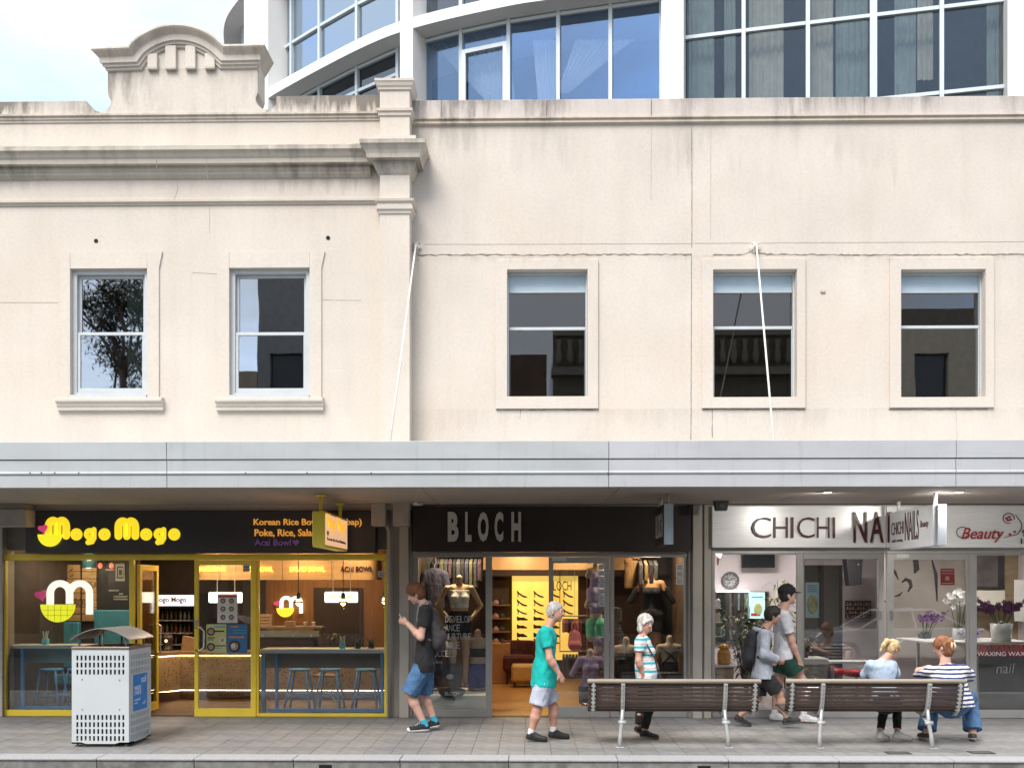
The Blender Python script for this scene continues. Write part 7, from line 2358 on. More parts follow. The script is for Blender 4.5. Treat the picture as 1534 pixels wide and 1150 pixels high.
for px, Y in ((1466, .45), (1550, .45), (1376, 1.65), (1548, 1.65)):
    w = MB(); w.box(PX(px, Y) - .02, PX(px, Y) + .02, Y, Y + .04, .004, zt - .03); w.build('leg', M_plat, T)
w = MB(); F = None
w.box(PX(1467, .44), PX(1548, .44), .44, .46, .06, zt - .04); w.build('front_panel', M('table_front', (.17, .165, .16), .5), T)
x, z = at(1440, 945, 1.35)
leaf_plant('tulle_bunch', 'violet wrapped flower bunch above the seated red haired woman', (x, 1.0, zt), 10, 8, .09, (.34, .22, .50), None, .16, .16, 'flowers', width=.5)
T = thing('framed_picture', 'dark framed picture at the top of the right salon window', 'picture', (PX(1482, 2.2), 2.2, at(1482, 880, 2.2)[1]))
w = MB(); pb(w, 1460, 1505, 826, 882, 2.2, .03, .004); w.build('frame', M('pic_frame', (.025, .022, .02), .4), T)
w = MB(); pb(w, 1463, 1495, 829, 878, 2.194, .004); w.build('print', M('pic_print', (.09, .075, .07), .4, var=.4, scale=4), T)
w = MB(); w.box(PX(1452, 2.5), PX(1640, 2.5), 2.40, 2.48, .004, 2.64); w.build('tan_partition', M('tan_wallpaper', (.36, .27, .16), .7, var=.15, scale=3, stretch=(1, 1, 5)), room3)
w = MB(); pb(w, 1462, 1506, 884, 903, 2.1, .3, .006); tag(w.build('storage_box', M('box_ivory', (.60, .56, .48), .5)), 'long ivory box on the wall ledge above the purple orchids', 'box')
w = MB(); w.box(PX(1455, 2.0), PX(1545, 2.0), 2.0, 2.39, at(1480, 903, 2.1)[1] - .03, at(1480, 903, 2.1)[1] - .001); w.build('wall_ledge', M_plat, room3)
w = MB(); pb(w, 1520, 1540, 868, 930, 1.9, .02); o = w.build('leaning_frame', M_plat); o.rotation_euler = (0, 0, 0); tag(o, 'white board standing at the right edge of the salon window', 'board')
# red window strip with wording
T = thing('window_banner', 'red gift voucher and waxing strip on the right salon glass', 'banner', (PX(1500, .2), .2, at(1500, 982, .2)[1]))
yv = YG + .006
w = MB(); pb(w, 1463, 1636, 975, 982.5, yv, .002); w.build('band', M('vinyl_red_dark', (.22, .02, .02), .5), T)
sign_text('GIFT VOUCHER AVAILABLE', 1463.5, 1584, 965, 974, yv, M('vinyl_red_bright', (.36, .04, .04), .5), T, depth=.003, offset=.02)
sign_text('WAXING WAXING WAXING', 1464, 1600, 975.5, 982, yv - .003, L_wh, T, depth=.002, offset=-.005)
sign_text('nail', 1492, 1520, 993, 1008, yv, M('vinyl_faint', (.22, .22, .21), .5), T, name='small_lettering', depth=.003, shear=.2)
for (px, Y), lab in zip(((1120, 1.6), (1260, 2.6), (1380, 1.2), (1500, 1.0)), ('left salon window', 'salon doorway', 'white orchids', 'right salon window')):
    T = thing('ceiling_panel', 'flat white ceiling light panel over the ' + lab, 'ceiling light', (PX(px, Y), Y, 2.655), 'salon ceiling lights')
    w = MB(); w.box(PX(px, Y) - .28, PX(px, Y) + .28, Y - .14, Y + .14, 2.640, 2.656); w.build('diffuser', emit('panel_glow', (1, .96, .93), 1.2), T)
    area_light('panel_beam', (PX(px, Y), Y, 2.63), .5, {1120: 14, 1260: 9, 1380: 6, 1500: 8}[px], (1, .94, .92), T, (0, 0, 0), .25)

# ================================================================== litter bin
M_bin = M('bin_grey_paint', (.52, .56, .575), .42, var=.04, scale=3)
M_brz = M('bin_bronze_trim', (.27, .22, .18), .4, metal=.5)
M_steel = M('bin_steel', (.30, .29, .28), .42, metal=.35, var=.10)
yb0 = -2.72
bx0, bx1 = PX(107.5, yb0), PX(193, yb0)
yb1 = yb0 + .70
bz = lambda py: at(150, py, yb0)[1]
BIN = thing('litter_bin', 'pale grey perforated litter bin with curved steel roof on the pavement', 'litter bin', ((bx0 + bx1) / 2, (yb0 + yb1) / 2, 0))
def slot_panel(L, ztop):
    """sheet L wide from the floor notch to ztop with rows of upright slots, in local x"""
    n = 12
    xs = [0]
    m = .065
    pit = (L - 2 * m) / (n - 1)
    cols = []
    for k in range(n):
        c = m + pit * k; cols.append((c - .0115, c + .0115)); xs += [c - .0115, c + .0115]
    xs.append(L)
    rows = []
    for py in (985, 995.5, 1006, 1074, 1084.7, 1095, 1105.4):
        rows.append((bz(py + 3.7), bz(py - 3.7)))
    zs_ = sorted([bz(1113.5), ztop] + [z for r_ in rows for z in r_])
    def solid(i, j):
        cx, cz = (xs[i] + xs[i + 1]) / 2, (zs_[j] + zs_[j + 1]) / 2
        return not (any(a < cx < b for a, b in cols) and any(a < cz < b for a, b in rows))
    w = MB(); w.panel(xs, zs_, solid, 0, .010)
    zf = bz(1113.5); z0 = .055
    w.prism([(0, zf), (0, z0), (.11, z0), (.165, zf)], 0.0, .010, 'y')
    w.prism([(L, zf), (L - .165, zf), (L - .11, z0), (L, z0)], 0.0, .010, 'y')
    return w
zt = bz(973)
def bolt_at(p, axis, parent, mat=None):
    w = MB(); w.lathe([(.009, 0), (.007, .005)], (0, 0, 0), 8)
    rot = Matrix.Rotation(R(90), 4, 'X') if axis == 'y' else Matrix.Rotation(R(90), 4, 'Y')
    w.xform(Matrix.Translation(p) @ rot); w.build('rivet', mat or M_steel, parent)
W, D = bx1 - bx0, yb1 - yb0
for name, mat_ in (('front_panel', Matrix.Translation((bx0, yb0, 0))), ('rear_panel', Matrix.Translation((bx1, yb1, 0)) @ Matrix.Rotation(R(180), 4, 'Z'))):
    o = slot_panel(W, zt).xform(mat_).build(name, M_bin, BIN)
    if name == 'front_panel':
        for px, py in ((123, 1017), (179, 1018), (123, 1062), (179, 1062)):
            bolt_at((PX(px, yb0), yb0 - .001, bz(py)), 'y', o)
for name, mat_ in (('side_panel', Matrix.Translation((bx1 - .0, yb0 + .012, 0)) @ Matrix.Rotation(R(90), 4, 'Z')), ('side_panel', Matrix.Translation((bx0 + .0, yb1 - .012, 0)) @ Matrix.Rotation(R(-90), 4, 'Z'))):
    o = slot_panel(D - .024, zt).xform(mat_).build(name, M_bin, BIN)
    if mat_.translation.x > (bx0 + bx1) / 2:
        xo = bx1 + .002
        w = MB(); w.box(xo, xo + .003, yb0 + .13, yb1 - .14, bz(1067), bz(1012)); st = w.build('blue_notice', M('notice_blue', (.02, .22, .62), .4), o)
        Ww = M('notice_white', (.75, .76, .78), .5)
        for (s_, yy, zz, wd, hh) in (('WASTE', .16, 1036, .20, .05), ('2 WASTE', .16, 1043, .20, .05), ('council', .16, 1052, .17, .03), ('enquiries', .16, 1057, .10, .022), ('NORTH', .36, 1022, .16, .026), ('SYDNEY', .36, 1026, .16, .026)):
            lettering('notice_print', s_, (xo + .003, yb0 + yy, bz(zz)), Ww, st, U=(0, 1, 0), width=wd, height=hh, depth=.0015, offset=.02)
        w = MB(); w.ball((xo + .004, yb0 + .50, bz(1020)), .04, 12, (.03, .35, 1)); w.build('notice_emblem', Ww, st, True)
        for k in range(2):
            w = MB(); w.box(xo + .003, xo + .0045, yb0 + .42 + .05 * k, yb0 + .44 + .05 * k, bz(1060), bz(1057 - 2 * k)); w.build('notice_icon', Ww, st)
w = MB(); w.box(bx0 + .03, bx1 - .03, yb0 + .03, yb1 - .03, .10, zt - .02); w.build('inner_bin', M('bin_inner', (.02, .02, .021), .7), BIN)
w = MB(); w.box(bx0 + .17, bx1 - .10, yb0 + .10, yb1 - .1, .012, .098); w.build('base_tray', M('tray_dark', (.03, .028, .03), .6), BIN)
w = MB(); w.wall(bx0 - .006, bx1 + .006, 0, D + .012, 0, .035, [(bx0 + .09, bx1 - .09, .10, D - .10)])
w.v = [(x, yb0 - .006 + z, zt + .002 + y) for x, y, z in w.v]; w.build('rim_collar', M_brz, BIN, bevel=.006)
for sx, sy in ((.06, .07), (W - .06, .07), (.06, D - .07), (W - .06, D - .07), (W * .5, .07), (W * .5, D - .07)):
    hgt_ = bz(945 if abs(sx - W * .5) < .05 else 955)
    w = MB(); w.tube([(bx0 + sx, yb0 + sy, zt + .035), (bx0 + sx, yb0 + sy, hgt_)], .011, 8); w.build('roof_post', M_steel, BIN, True)
for sx, sy in ((.05, .05), (W - .05, .05), (.05, D - .05), (W - .05, D - .05)):
    w = MB(); w.lathe([(.030, .001), (.030, .015), (.012, .02), (.012, .07)], (bx0 + sx, yb0 + sy, 0), 10); w.build('levelling_foot', M_brz, BIN)
n = 14
top_, bot = [], []
for k in range(n + 1):
    t = k / n; x = bx0 - .01 + (W + .03) * t
    z = bz(958.5) + (bz(941.5) - bz(958.5)) * math.sin(math.pi * t) ** .9
    top_.append((x, z + .008)); bot.append((x, z))
w = MB(); w.prism(top_ + bot[::-1], yb0 - .03, yb1 + .04, 'y'); w.build('roof', M_steel, BIN)

# ================================================================== benches
M_slat = M('slat_dark_timber', (.068, .047, .039), .55, var=.3, scale=6, stretch=(.5, 8, 8), bmp=.2, bscale=50)
M_rail = M('rail_weathered', (.30, .255, .20), .55, var=.15, scale=5, stretch=(.4, 6, 6))
M_cast = M('cast_aluminium', (.46, .47, .46), .45, metal=.35, var=.1, bmp=.15, bscale=60)
def bench(pxa, pxb, Yr, lab):
    x0, x1 = PX(pxa, Yr), PX(pxb, Yr)
    L = x1 - x0
    T = thing('park_bench', lab, 'bench', ((x0 + x1) / 2, Yr + .25, 0), 'slatted street benches')
    zr_ = at((pxa + pxb) / 2, 1020, Yr)[1]
    w = MB(); w.tube([(x0, Yr, zr_), (x0 + .006, Yr, zr_), (x1 - .006, Yr, zr_), (x1, Yr, zr_)], [.024, .031, .031, .024], 14, squash=((0, 0, 1), .9)); w.build('top_rail', M_rail, T, True)
    # rib curve in (y,z): leaning back, curling under into the seat
    C = [(0, zr_ - .02), (.012, zr_ - .10), (.03, zr_ - .18), (.05, zr_ - .26), (.075, zr_ - .325), (.12, zr_ - .365), (.19, zr_ - .375), (.30, zr_ - .36), (.42, zr_ - .345), (.52, zr_ - .345), (.56, zr_ - .365)]
    cum = [0]
    for a, b in zip(C[:-1], C[1:]): cum.append(cum[-1] + math.hypot(b[0] - a[0], b[1] - a[1]))
    def pos(s_):
        for i in range(len(C) - 1):
            if s_ <= cum[i + 1]:
                t = (s_ - cum[i]) / (cum[i + 1] - cum[i]); a, b = C[i], C[i + 1]
                d = Vector((b[0] - a[0], b[1] - a[1])).normalized()
                return Vector((a[0] + (b[0] - a[0]) * t, a[1] + (b[1] - a[1]) * t)), d
        return Vector(C[-1]), d
    s_ = .030
    k = 0
    while s_ < cum[-1] - .02:
        p, d = pos(s_); nrm = Vector((-d.y, d.x))
        if nrm.y < 0 and p.x > .15: nrm = -nrm
        if p.x < .12: nrm = Vector((abs(nrm.x), nrm.y if nrm.x > 0 else -nrm.y))
        q = p + nrm * .016
        h_, t_ = .0190, .012
        c = [q + d * h_ + nrm * t_, q - d * h_ + nrm * t_, q - d * h_ - nrm * t_, q + d * h_ - nrm * t_]
        w = MB(); w.prism([(Yr + v.x, v.y) for v in c], x0 + .012, x1 - .012, 'x'); w.build('slat', M_slat, T, bevel=.004)
        s_ += .0505; k += 1
    xs_ = [x0 + L * .035, x0 + L * .205, x1 - L * .205, x1 - L * .035]
    for i, x in enumerate(xs_):
        end = i in (0, 3)
        wd = .011 if end else .022
        outer = [(Yr + a - .006, b) for a, b in C]; inner = []
        for j in range(len(C)):
            d = Vector((C[min(j + 1, len(C) - 1)][0] - C[max(j - 1, 0)][0], C[min(j + 1, len(C) - 1)][1] - C[max(j - 1, 0)][1])).normalized()
            nn = Vector((d.y, -d.x))
            inner.append((Yr + C[j][0] - .006 + nn.x * .045, C[j][1] + nn.y * .045))
        w = MB(); w.prism(outer + inner[::-1], x - wd, x + wd, 'x'); rib = w.build('rib', M_cast, T, bevel=.004)
        if end:
            for q in range(7):
                p, d = pos(.030 + .0505 * q)
                w = MB(); w.box(x - .024, x + .024, Yr + p.x - .045, Yr + p.x - .012, p.y - .008, p.y + .008); w.build('slat_clip', M_cast, rib)
        else:
            for q in range(7):
                p, d = pos(.030 + .0505 * q)
                w = MB(); w.tube([(x, Yr + p.x - .062, p.y), (x, Yr + p.x - .02, p.y)], .007, 6); w.build('bolt', M_brz, rib)
            sg = -1 if i == 1 else 1
            zk = .285
            w = MB(); w.tube([(x - .04 + sg * .01, Yr + .04, zk), (x + .05 + sg * .01, Yr + .04, zk)], [.026, .028], 12); w.build('knuckle', M_cast, T, True)
            w = MB(); w.tube([(x, Yr + .035, zr_ - .33), (x + sg * .012, Yr + .04, zk), (x + sg * .03, Yr + .01, .14), (x + sg * .035, Yr - .01, .012)], [.018, .024, .022, .030], 10); leg = w.build('leg', M_cast, T, True)
            w = MB(); w.cbox(x + sg * .035 - .045, x + sg * .035 + .045, Yr - .06, Yr + .05, .001, .012, .003); w.build('foot_plate', M_cast, leg)
            w = MB(); w.tube([(x + sg * .01, Yr + .05, zk - .01), (x, Yr + .25, zr_ - .40)], [.02, .015], 10); w.build('seat_strut', M_cast, T, True)
    return T
YB = -2.66
bench(880, 1140, YB, 'dark slatted bench with a pale top rail in front of the dance wear shop')
bench(1177, 1447, YB, 'dark slatted bench with two people sitting on it before the nail salon')
M_cover = M('cover_dark', (.06, .058, .055), .6, metal=.3)
for px, py, lab in ((1345, 1126, 'small dark utility cover in the paving below the seated girl'), (1470, 1125, 'small dark utility cover in the paving at the right edge')):
    Y = 1.85 * FPX / (py - 880) - CAM_D
    x = PX(px, Y)
    T = thing('utility_cover', lab, 'utility cover', (x, Y, 0))
    w = MB(); w.wall(x - .13, x + .13, Y - .08, Y + .08, 0, .006, [(x - .11, x + .11, Y - .062, Y + .062)]); w.v = [(a, c, .001 + b) for a, b, c in w.v]; w.build('rim', M_cover, T)
    w = MB(); w.box(x - .109, x + .109, Y - .061, Y + .061, .001, .004); w.build('lid', M('cover_grit', (.09, .085, .08), .8, var=.4, scale=60), T)

# ================================================================== people
SKa = skin_mat('skin_fair', (.60, .36, .28)); SKb = skin_mat('skin_ruddy', (.56, .30, .22)); SKc = skin_mat('skin_olive', (.46, .27, .185))
def hairm(name, col):
    return M(name, col, .55, var=.4, scale=30, stretch=(1, 1, .25), bmp=1.0, bscale=110)
W3 = lambda px, py, Y, dy=0.0: Vector((at(px, py, Y)[0], Y + dy, at(px, py, Y)[1]))
def ank(px, Y, dy, z=.095):
    return Vector((PX(px, Y), Y + dy, z))
SHW, HPW = .165, .085
def denim():
    m, nt, b = base_mat('denim_blue')
    c = ramp2(nt, noise(nt, 9, 5), (.028, .085, .20), (.075, .185, .36), .3, .7)
    c = mixc(nt, mth(nt, 'MULTIPLY', ramp2(nt, noise(nt, 160, 2), (0, 0, 0), (1, 1, 1), .4, .6), .25), c, (.16, .27, .42))
    nt.links.new(c, b.inputs['Base Color']); b.inputs['Roughness'].default_value = .85
    bump(nt, b, noise(nt, 15, 4), .8, .03)
    return m
M_denim = denim()
black = Vector((0, 0, 0))

# 1: young man with phone and backpack, walking left
Y = -1.35
J = dict(fwd=(-1, 0, 0), look=(-.90, -.05, -.38), head=W3(623.5, 889.5, Y), sh_n=W3(640, 911, Y, -SHW), sh_f=W3(637, 911, Y, SHW),
         el_n=W3(633, 953, Y, -.22), wr_n=W3(611, 933, Y, -.10), el_f=W3(630, 954, Y, .20), wr_f=W3(611, 934, Y, .06),
         hp_n=W3(636, 993, Y, -HPW), hp_f=W3(636, 993, Y, HPW), kn_n=W3(615, 1037, Y, -.10), an_n=W3(637, 1076, Y, -.09), toe_n=ank(617, Y, -.10, .03),
         kn_f=W3(634, 1040, Y, .10), an_f=W3(650, 1074, Y, .09), toe_f=ank(634, Y, .10, .03), hand_n=(-1, .25, .35), hand_f=(-1, -.15, .3), palm_n=(0, .9, .3), palm_f=(0, -.9, .4))
J['an_n'].z = .10; J['an_f'].z = .12
make_person(J, 'young man in black t-shirt and denim shorts walking left, looking at a phone', SKa, 1.83,
            dict(mat=cloth('tee_black', (.013, .013, .015)), sleeve=.62, g=.020, hem=.10, loose=.02, flare=.012), dict(mat=M_denim, length=1.0, g=.022, flare=.030),
            dict(mat=M('canvas_black', (.018, .019, .028), .8), sole=M('rubber_white', (.66, .66, .64), .6), lace=MATS['rubber_white'], toe=MATS['rubber_white'], sole_h=.008),
            dict(mat=cloth('sock_aqua', (.03, .36, .50)), h=.07), dict(mat=hairm('hair_auburn', (.17, .065, .025)), thick=.020, extra=[(.06, 0, .10, .02, 0, .125, .035, .045)]), (.8, .8))
pc = W3(654, 941, Y)
T = thing('backpack', 'dark grey backpack on the young man in the black t-shirt', 'backpack', (pc.x, Y, pc.z - .3))
F = Field([pc.x - .25, Y - .3, pc.z - .4], [pc.x + .3, Y + .3, pc.z + .35], .009)
F.cap((pc.x - .05, Y, pc.z + .15), (pc.x + .02, Y, pc.z - .16), .125, .15, .04, ((1, 0, 0), .62)); F.cap((pc.x + .06, Y - .05, pc.z - .10), (pc.x + .06, Y + .05, pc.z - .12), .08, .08, .03); F.ripple(.004, (30, 25, 25), 1)
bag = F.build('pack', cloth('pack_charcoal', (.055, .05, .052)), T)
for q in (-1, 1):
    w = MB(); w.tube([pc + Vector((-.05, q * .10, .20)), W3(643, 900, Y, q * .125) + Vector((0, 0, .0)), W3(629, 908, Y, q * .145), W3(626.5, 925, Y, q * .150), W3(632, 950, Y, q * .16), pc + Vector((-.06, q * .12, -.15))], .016, 8, squash=((1, 0, 0), .6)); w.build('strap', M('strap_grey', (.22, .21, .20), .7), T, True)
w = MB(); w.tube([pc + Vector((.105, -.06, .02)), pc + Vector((.12, 0, -.01)), pc + Vector((.105, .06, .02))], .006, 6); w.build('zip', M('zip_light', (.4, .4, .38), .5), T)
ph = W3(603, 926, Y, -.02)
w = MB(); w.cbox(-.036, .036, -.004, .004, -.072, .072, .003); w.xform(Matrix.Translation(ph) @ Matrix.Rotation(R(90), 4, 'Z') @ Matrix.Rotation(R(-35), 4, 'X')); o = w.build('mobile_phone', M('phone_white', (.60, .60, .60), .3)); tag(o, 'pale mobile phone in the hand of the young man walking left', 'phone')

# 2: older man in teal t-shirt
Y = -2.12
J = dict(fwd=(1, 0, 0), look=(.93, -.36, -.05), head=W3(832, 916, Y), sh_n=W3(817, 944, Y, -.175), sh_f=W3(822, 944, Y, .175),
         el_n=W3(823, 984, Y, -.23), wr_n=W3(836.5, 1006, Y, -.21), el_f=W3(824, 985, Y, .23), wr_f=W3(834, 1008, Y, .22),
         hp_n=W3(813, 1024, Y, -HPW), hp_f=W3(814, 1024, Y, HPW), kn_n=W3(804, 1062, Y, -.10), an_n=W3(795.5, 1092, Y, -.09), toe_n=ank(812, Y, -.11, .03),
         kn_f=W3(829, 1060, Y, .10), an_f=W3(829, 1092, Y, .09), toe_f=ank(848, Y, .11, .03), palm_n=(-.6, .7, 0), palm_f=(-.6, -.7, 0))
J['an_n'].z = .10; J['an_f'].z = .10
make_person(J, 'older grey haired man in teal t-shirt and pale shorts walking right', SKb, 1.72,
            dict(mat=cloth('tee_teal', (.0, .40, .36)), sleeve=.60, g=.018, hem=.03, loose=.012, flare=.014), dict(mat=cloth('shorts_paleblue', (.47, .51, .60)), length=.80, g=.024, flare=.022),
            dict(mat=M('shoe_black', (.02, .02, .021), .6), sole=M('sole_black', (.015, .015, .015), .7)), dict(mat=cloth('sock_white', (.68, .68, .68)), h=.06),
            dict(mat=hairm('hair_grey', (.46, .45, .43)), thick=.006, face=.050), (.55, .55), 1.0, .22)

# 3: older woman in a striped top
Y = -1.93
J = dict(fwd=(1, -.18, 0), look=(.55, -.80, -.08), head=W3(967, 934, Y), sh_n=W3(957, 957, Y, -.14), sh_f=W3(967, 957, Y, .14),
         el_n=W3(954, 988, Y, -.18), wr_n=W3(961, 1008, Y, -.16), el_f=W3(966, 989, Y, .18), wr_f=W3(974, 1008, Y, .16),
         hp_n=W3(966, 1018, Y, -.08), hp_f=W3(970, 1018, Y, .08), kn_n=W3(970, 1062, Y, -.08), an_n=W3(964, 1092, Y, -.07), toe_n=ank(980, Y, -.09, .03),
         kn_f=W3(961, 1060, Y, .08), an_f=W3(957, 1088, Y, .07), toe_f=ank(968, Y, .08, .03), palm_n=(-.3, .9, 0), palm_f=(-.3, -.9, 0))
J['an_n'].z = .095; J['an_f'].z = .13
st_aqua = stripe_mat('knit_aqua_stripes', [(.36, (.70, .70, .69)), (.66, (.02, .42, .50)), (.82, (.70, .70, .69)), (.93, (.58, .36, .36)), (1.0, (.70, .70, .69))], .098)
make_person(J, 'older woman with white bob in aqua striped top behind the left bench', SKb, 1.56,
            dict(mat=st_aqua, sleeve=.55, g=.015, hem=.04, loose=.012, flare=.012), dict(mat=cloth('trousers_black', (.010, .010, .011)), length=1.85, g=.012, name='trousers'),
            dict(mat=M('sandal_black', (.015, .015, .015), .5), sole=M('sole_tan', (.22, .17, .12), .7)), None,
            dict(mat=hairm('hair_white', (.56, .55, .52)), thick=.022, back=.075, face=.030, ears=True, extra=[(-.02, .075, -.01, .01, .080, -.085, .035, .028), (-.02, -.075, -.01, .01, -.080, -.085, .035, .028)]), (.5, .5), .98, .15, bust=1)
w = MB(); w.tube([W3(962, 951, Y, -.10), W3(969, 968, Y, -.16), W3(979, 985, Y, -.14), W3(985, 1005, Y, -.08)], .009, 8, squash=((0, 1, 0), .5)); o = w.build('bag_strap', M('strap_dark', (.05, .05, .05), .6))
T = thing('shoulder_bag', 'dark shoulder bag strap crossing the striped top of the older woman', 'bag', (PX(985, Y), Y, at(985, 1015, Y)[1])); o.parent = T; o.location = -T.location
c = W3(986, 1012, Y, .02); w = MB(); w.cbox(c.x - .06, c.x + .03, c.y - .06, c.y + .06, c.z - .08, c.z + .05, .02); w.build('pouch', MATS['strap_dark'], T)

# 4: boy in grey hoodie
Y = -.92
J = dict(fwd=(1, 0, 0), look=(.97, -.08, -.12), head=W3(1157.5, 921.5, Y), sh_n=W3(1142, 947, Y, -.15), sh_f=W3(1145, 947, Y, .15),
         el_n=W3(1140, 979, Y, -.20), wr_n=W3(1161, 987, Y, -.16), el_f=W3(1140, 979, Y, .20), wr_f=W3(1157, 990, Y, .18),
         hp_n=W3(1142, 1010, Y, -.085), hp_f=W3(1142, 1010, Y, .085), kn_n=W3(1164, 1038, Y, -.10), an_n=W3(1176, 1073, Y, -.08), toe_n=W3(1197, 1079, Y, -.09),
         kn_f=W3(1138, 1046, Y, .10), an_f=W3(1108, 1072, Y, .08), toe_f=ank(1124, Y, .09, .025), palm_n=(0, .8, .2), palm_f=(0, -.8, .2))
J['an_n'].z = .13; J['toe_n'].z = .10; J['an_f'].z = .13
make_person(J, 'dark haired boy in grey hooded top and black shorts walking between the benches', SKc, 1.62,
            dict(mat=cloth('hoodie_grey', (.33, .36, .42)), sleeve=1.95, g=.030, hem=.05, loose=.03, hood=True, name='hooded_top', flare=.006), dict(mat=cloth('shorts_black', (.011, .011, .013)), length=.86, g=.024, flare=.022),
            dict(mat=M('trainer_black', (.025, .025, .027), .6), sole=M('sole_grey', (.10, .10, .10), .7), lace=M('lace_grey', (.3, .3, .3), .7)), dict(mat=cloth('sock_dark', (.03, .025, .022)), h=.02),
            dict(mat=hairm('hair_black', (.018, .013, .010)), thick=.018, extra=[(.07, 0, .09, .02, 0, .115, .030, .035)]), (1.1, .9))
pc = W3(1123, 969, Y)
T = thing('backpack', 'black backpack on the boy in the grey hooded top', 'backpack', (pc.x, Y, pc.z - .25))
F = Field([pc.x - .25, Y - .3, pc.z - .35], [pc.x + .3, Y + .3, pc.z + .35], .009)
F.cap((pc.x + .03, Y, pc.z + .13), (pc.x - .02, Y, pc.z - .13), .115, .135, .04, ((1, 0, 0), .66)); F.ripple(.004, (30, 25, 25), 2)
F.build('pack', cloth('pack_black', (.018, .018, .024)), T)
for q in (-1, 1):
    w = MB(); w.tube([pc + Vector((.05, q * .09, .17)), W3(1141, 939, Y, q * .12), W3(1150, 948, Y, q * .150), W3(1151, 966, Y, q * .165), W3(1143, 984, Y, q * .165), pc + Vector((.07, q * .11, -.12))], .016, 8, squash=((1, 0, 0), .6)); w.build('strap', MATS['pack_black'], T, True)

# 5: tall young person in white t-shirt and cap
Y = -.35
J = dict(fwd=(1, 0, 0), look=(.99, 0, .05), head=W3(1180, 891, Y), sh_n=W3(1170, 919, Y, -.165), sh_f=W3(1173, 919, Y, .165),
         el_n=W3(1180, 959, Y, -.20), wr_n=W3(1192, 988, Y, -.19), el_f=W3(1170, 960, Y, .20), wr_f=W3(1182, 990, Y, .20),
         hp_n=W3(1174, 983, Y, -.085), hp_f=W3(1174, 983, Y, .085), kn_f=W3(1168, 1028, Y, .10), an_f=W3(1162, 1066, Y, .09), toe_f=ank(1178, Y, .10, .03),
         kn_n=W3(1204, 1024, Y, -.10), an_n=W3(1201, 1066, Y, -.09), toe_n=ank(1222, Y, -.10, .03), palm_n=(-.4, .8, 0), palm_f=(-.4, -.8, 0))
J['an_n'].z = .10; J['an_f'].z = .10
P5, b5 = make_person(J, 'tall young man in white t-shirt, green shorts and black cap beside the salon window', SKa, 1.86,
            dict(mat=cloth('tee_white', (.66, .67, .71)), sleeve=.70, g=.020, hem=.03, loose=.02, flare=.014), dict(mat=cloth('shorts_green', (.010, .055, .038)), length=.55, g=.026, flare=.035),
            dict(mat=M('trainer_white', (.64, .64, .62), .6), sole=MATS['rubber_white']), dict(mat=MATS['sock_white'], h=.06),
            dict(mat=hairm('hair_dark', (.02, .015, .012)), thick=.006), (.5, .5))
hc = J['head']
F = Field([hc.x - .2, Y - .2, hc.z - .1], [hc.x + .25, Y + .2, hc.z + .25], .007)
F.ell(hc + Vector((-.012, 0, .055)), ((1, 0, 0), (0, 1, 0), (0, 0, 1)), (.125, .100, .108), .01); F.cut(hc + Vector((0, 0, .028)), Vector((.12, 0, -1)).normalized())
F.ell(hc + Vector((.115, 0, .036)), ((1, 0, 0), (0, 1, 0), (0, 0, 1)), (.075, .085, .010), .01)
cap_ = F.build('cap', cloth('cap_black', (.010, .010, .011)), P5)
w = MB(); w.tube([hc + Vector((.055, -.082, .115)), hc + Vector((.075, -.078, .135))], .006, 6); w.build('cap_emblem', M('emblem_white', (.6, .6, .6), .6), cap_)
w = MB()
for q in (-1,):
    w.tube([J['hp_n'] + Vector((.0, -.105, -.02)), J['hp_n'] + (J['kn_n'] - J['hp_n']) * .28 + Vector((.0, -.115, 0)), J['hp_n'] + (J['kn_n'] - J['hp_n']) * .52 + Vector((.0, -.118, 0))], .012, 8, squash=((0, 1, 0), .5))
w.build('shorts_stripe', M('stripe_white', (.62, .62, .58), .8), P5, True)

# 6: seated girl
Y = -2.34
zsit = .50
J = dict(fwd=(.25, .97, 0), look=(.78, .42, -.46), head=W3(1337, 972, -2.17), sh_n=W3(1336, 994, -2.22), sh_f=W3(1304, 994, -2.26),
         el_n=Vector((PX(1344, -2.2), -2.12, .80)), wr_n=Vector((PX(1346, -2), -1.93, .82)), el_f=Vector((PX(1299, -2.2), -2.14, .80)), wr_f=Vector((PX(1326, -2), -1.93, .80)),
         hp_n=Vector((PX(1336, Y) , Y, zsit)), hp_f=Vector((PX(1318, Y), Y, zsit)), kn_n=Vector((PX(1344, -1.95), -1.95, .50)), kn_f=Vector((PX(1326, -1.93), -1.95, .50)),
         an_n=Vector((PX(1344, -2.14), -2.14, .105)), toe_n=Vector((PX(1364, -2.1), -2.12, .035)), an_f=Vector((PX(1317, -2.14), -2.16, .105)), toe_f=Vector((PX(1328, -2.1), -2.08, .035)),
         hand_n=(-.3, 1, .2), hand_f=(.6, 1, .1), palm_n=(-.8, 0, .5), palm_f=(.8, 0, .5), head_up=(.25, .2, 1))
make_person(J, 'blonde girl with ponytail in pale blue top sitting on the right bench', SKa, 1.56,
            dict(mat=cloth('top_paleblue', (.36, .45, .58)), sleeve=1.7, g=.018, hem=.02, name='top', flare=.006), dict(mat=cloth('leggings_black', (.010, .010, .011)), length=1.88, g=.010, name='leggings'),
            dict(mat=M('sneaker_cream', (.62, .61, .57), .6), sole=M('sole_cream', (.58, .56, .52), .6)), None,
            dict(mat=hairm('hair_blonde', (.52, .38, .20)), thick=.012, extra=[(-.09, 0, .06, -.15, .01, .05, .025, .035), (-.15, .01, .05, -.20, .02, -.04, .035, .028), (-.20, .02, -.04, -.21, .02, -.13, .028, .014)]), (.8, .8))
ph = Vector((PX(1349, -2), -1.86, .86))
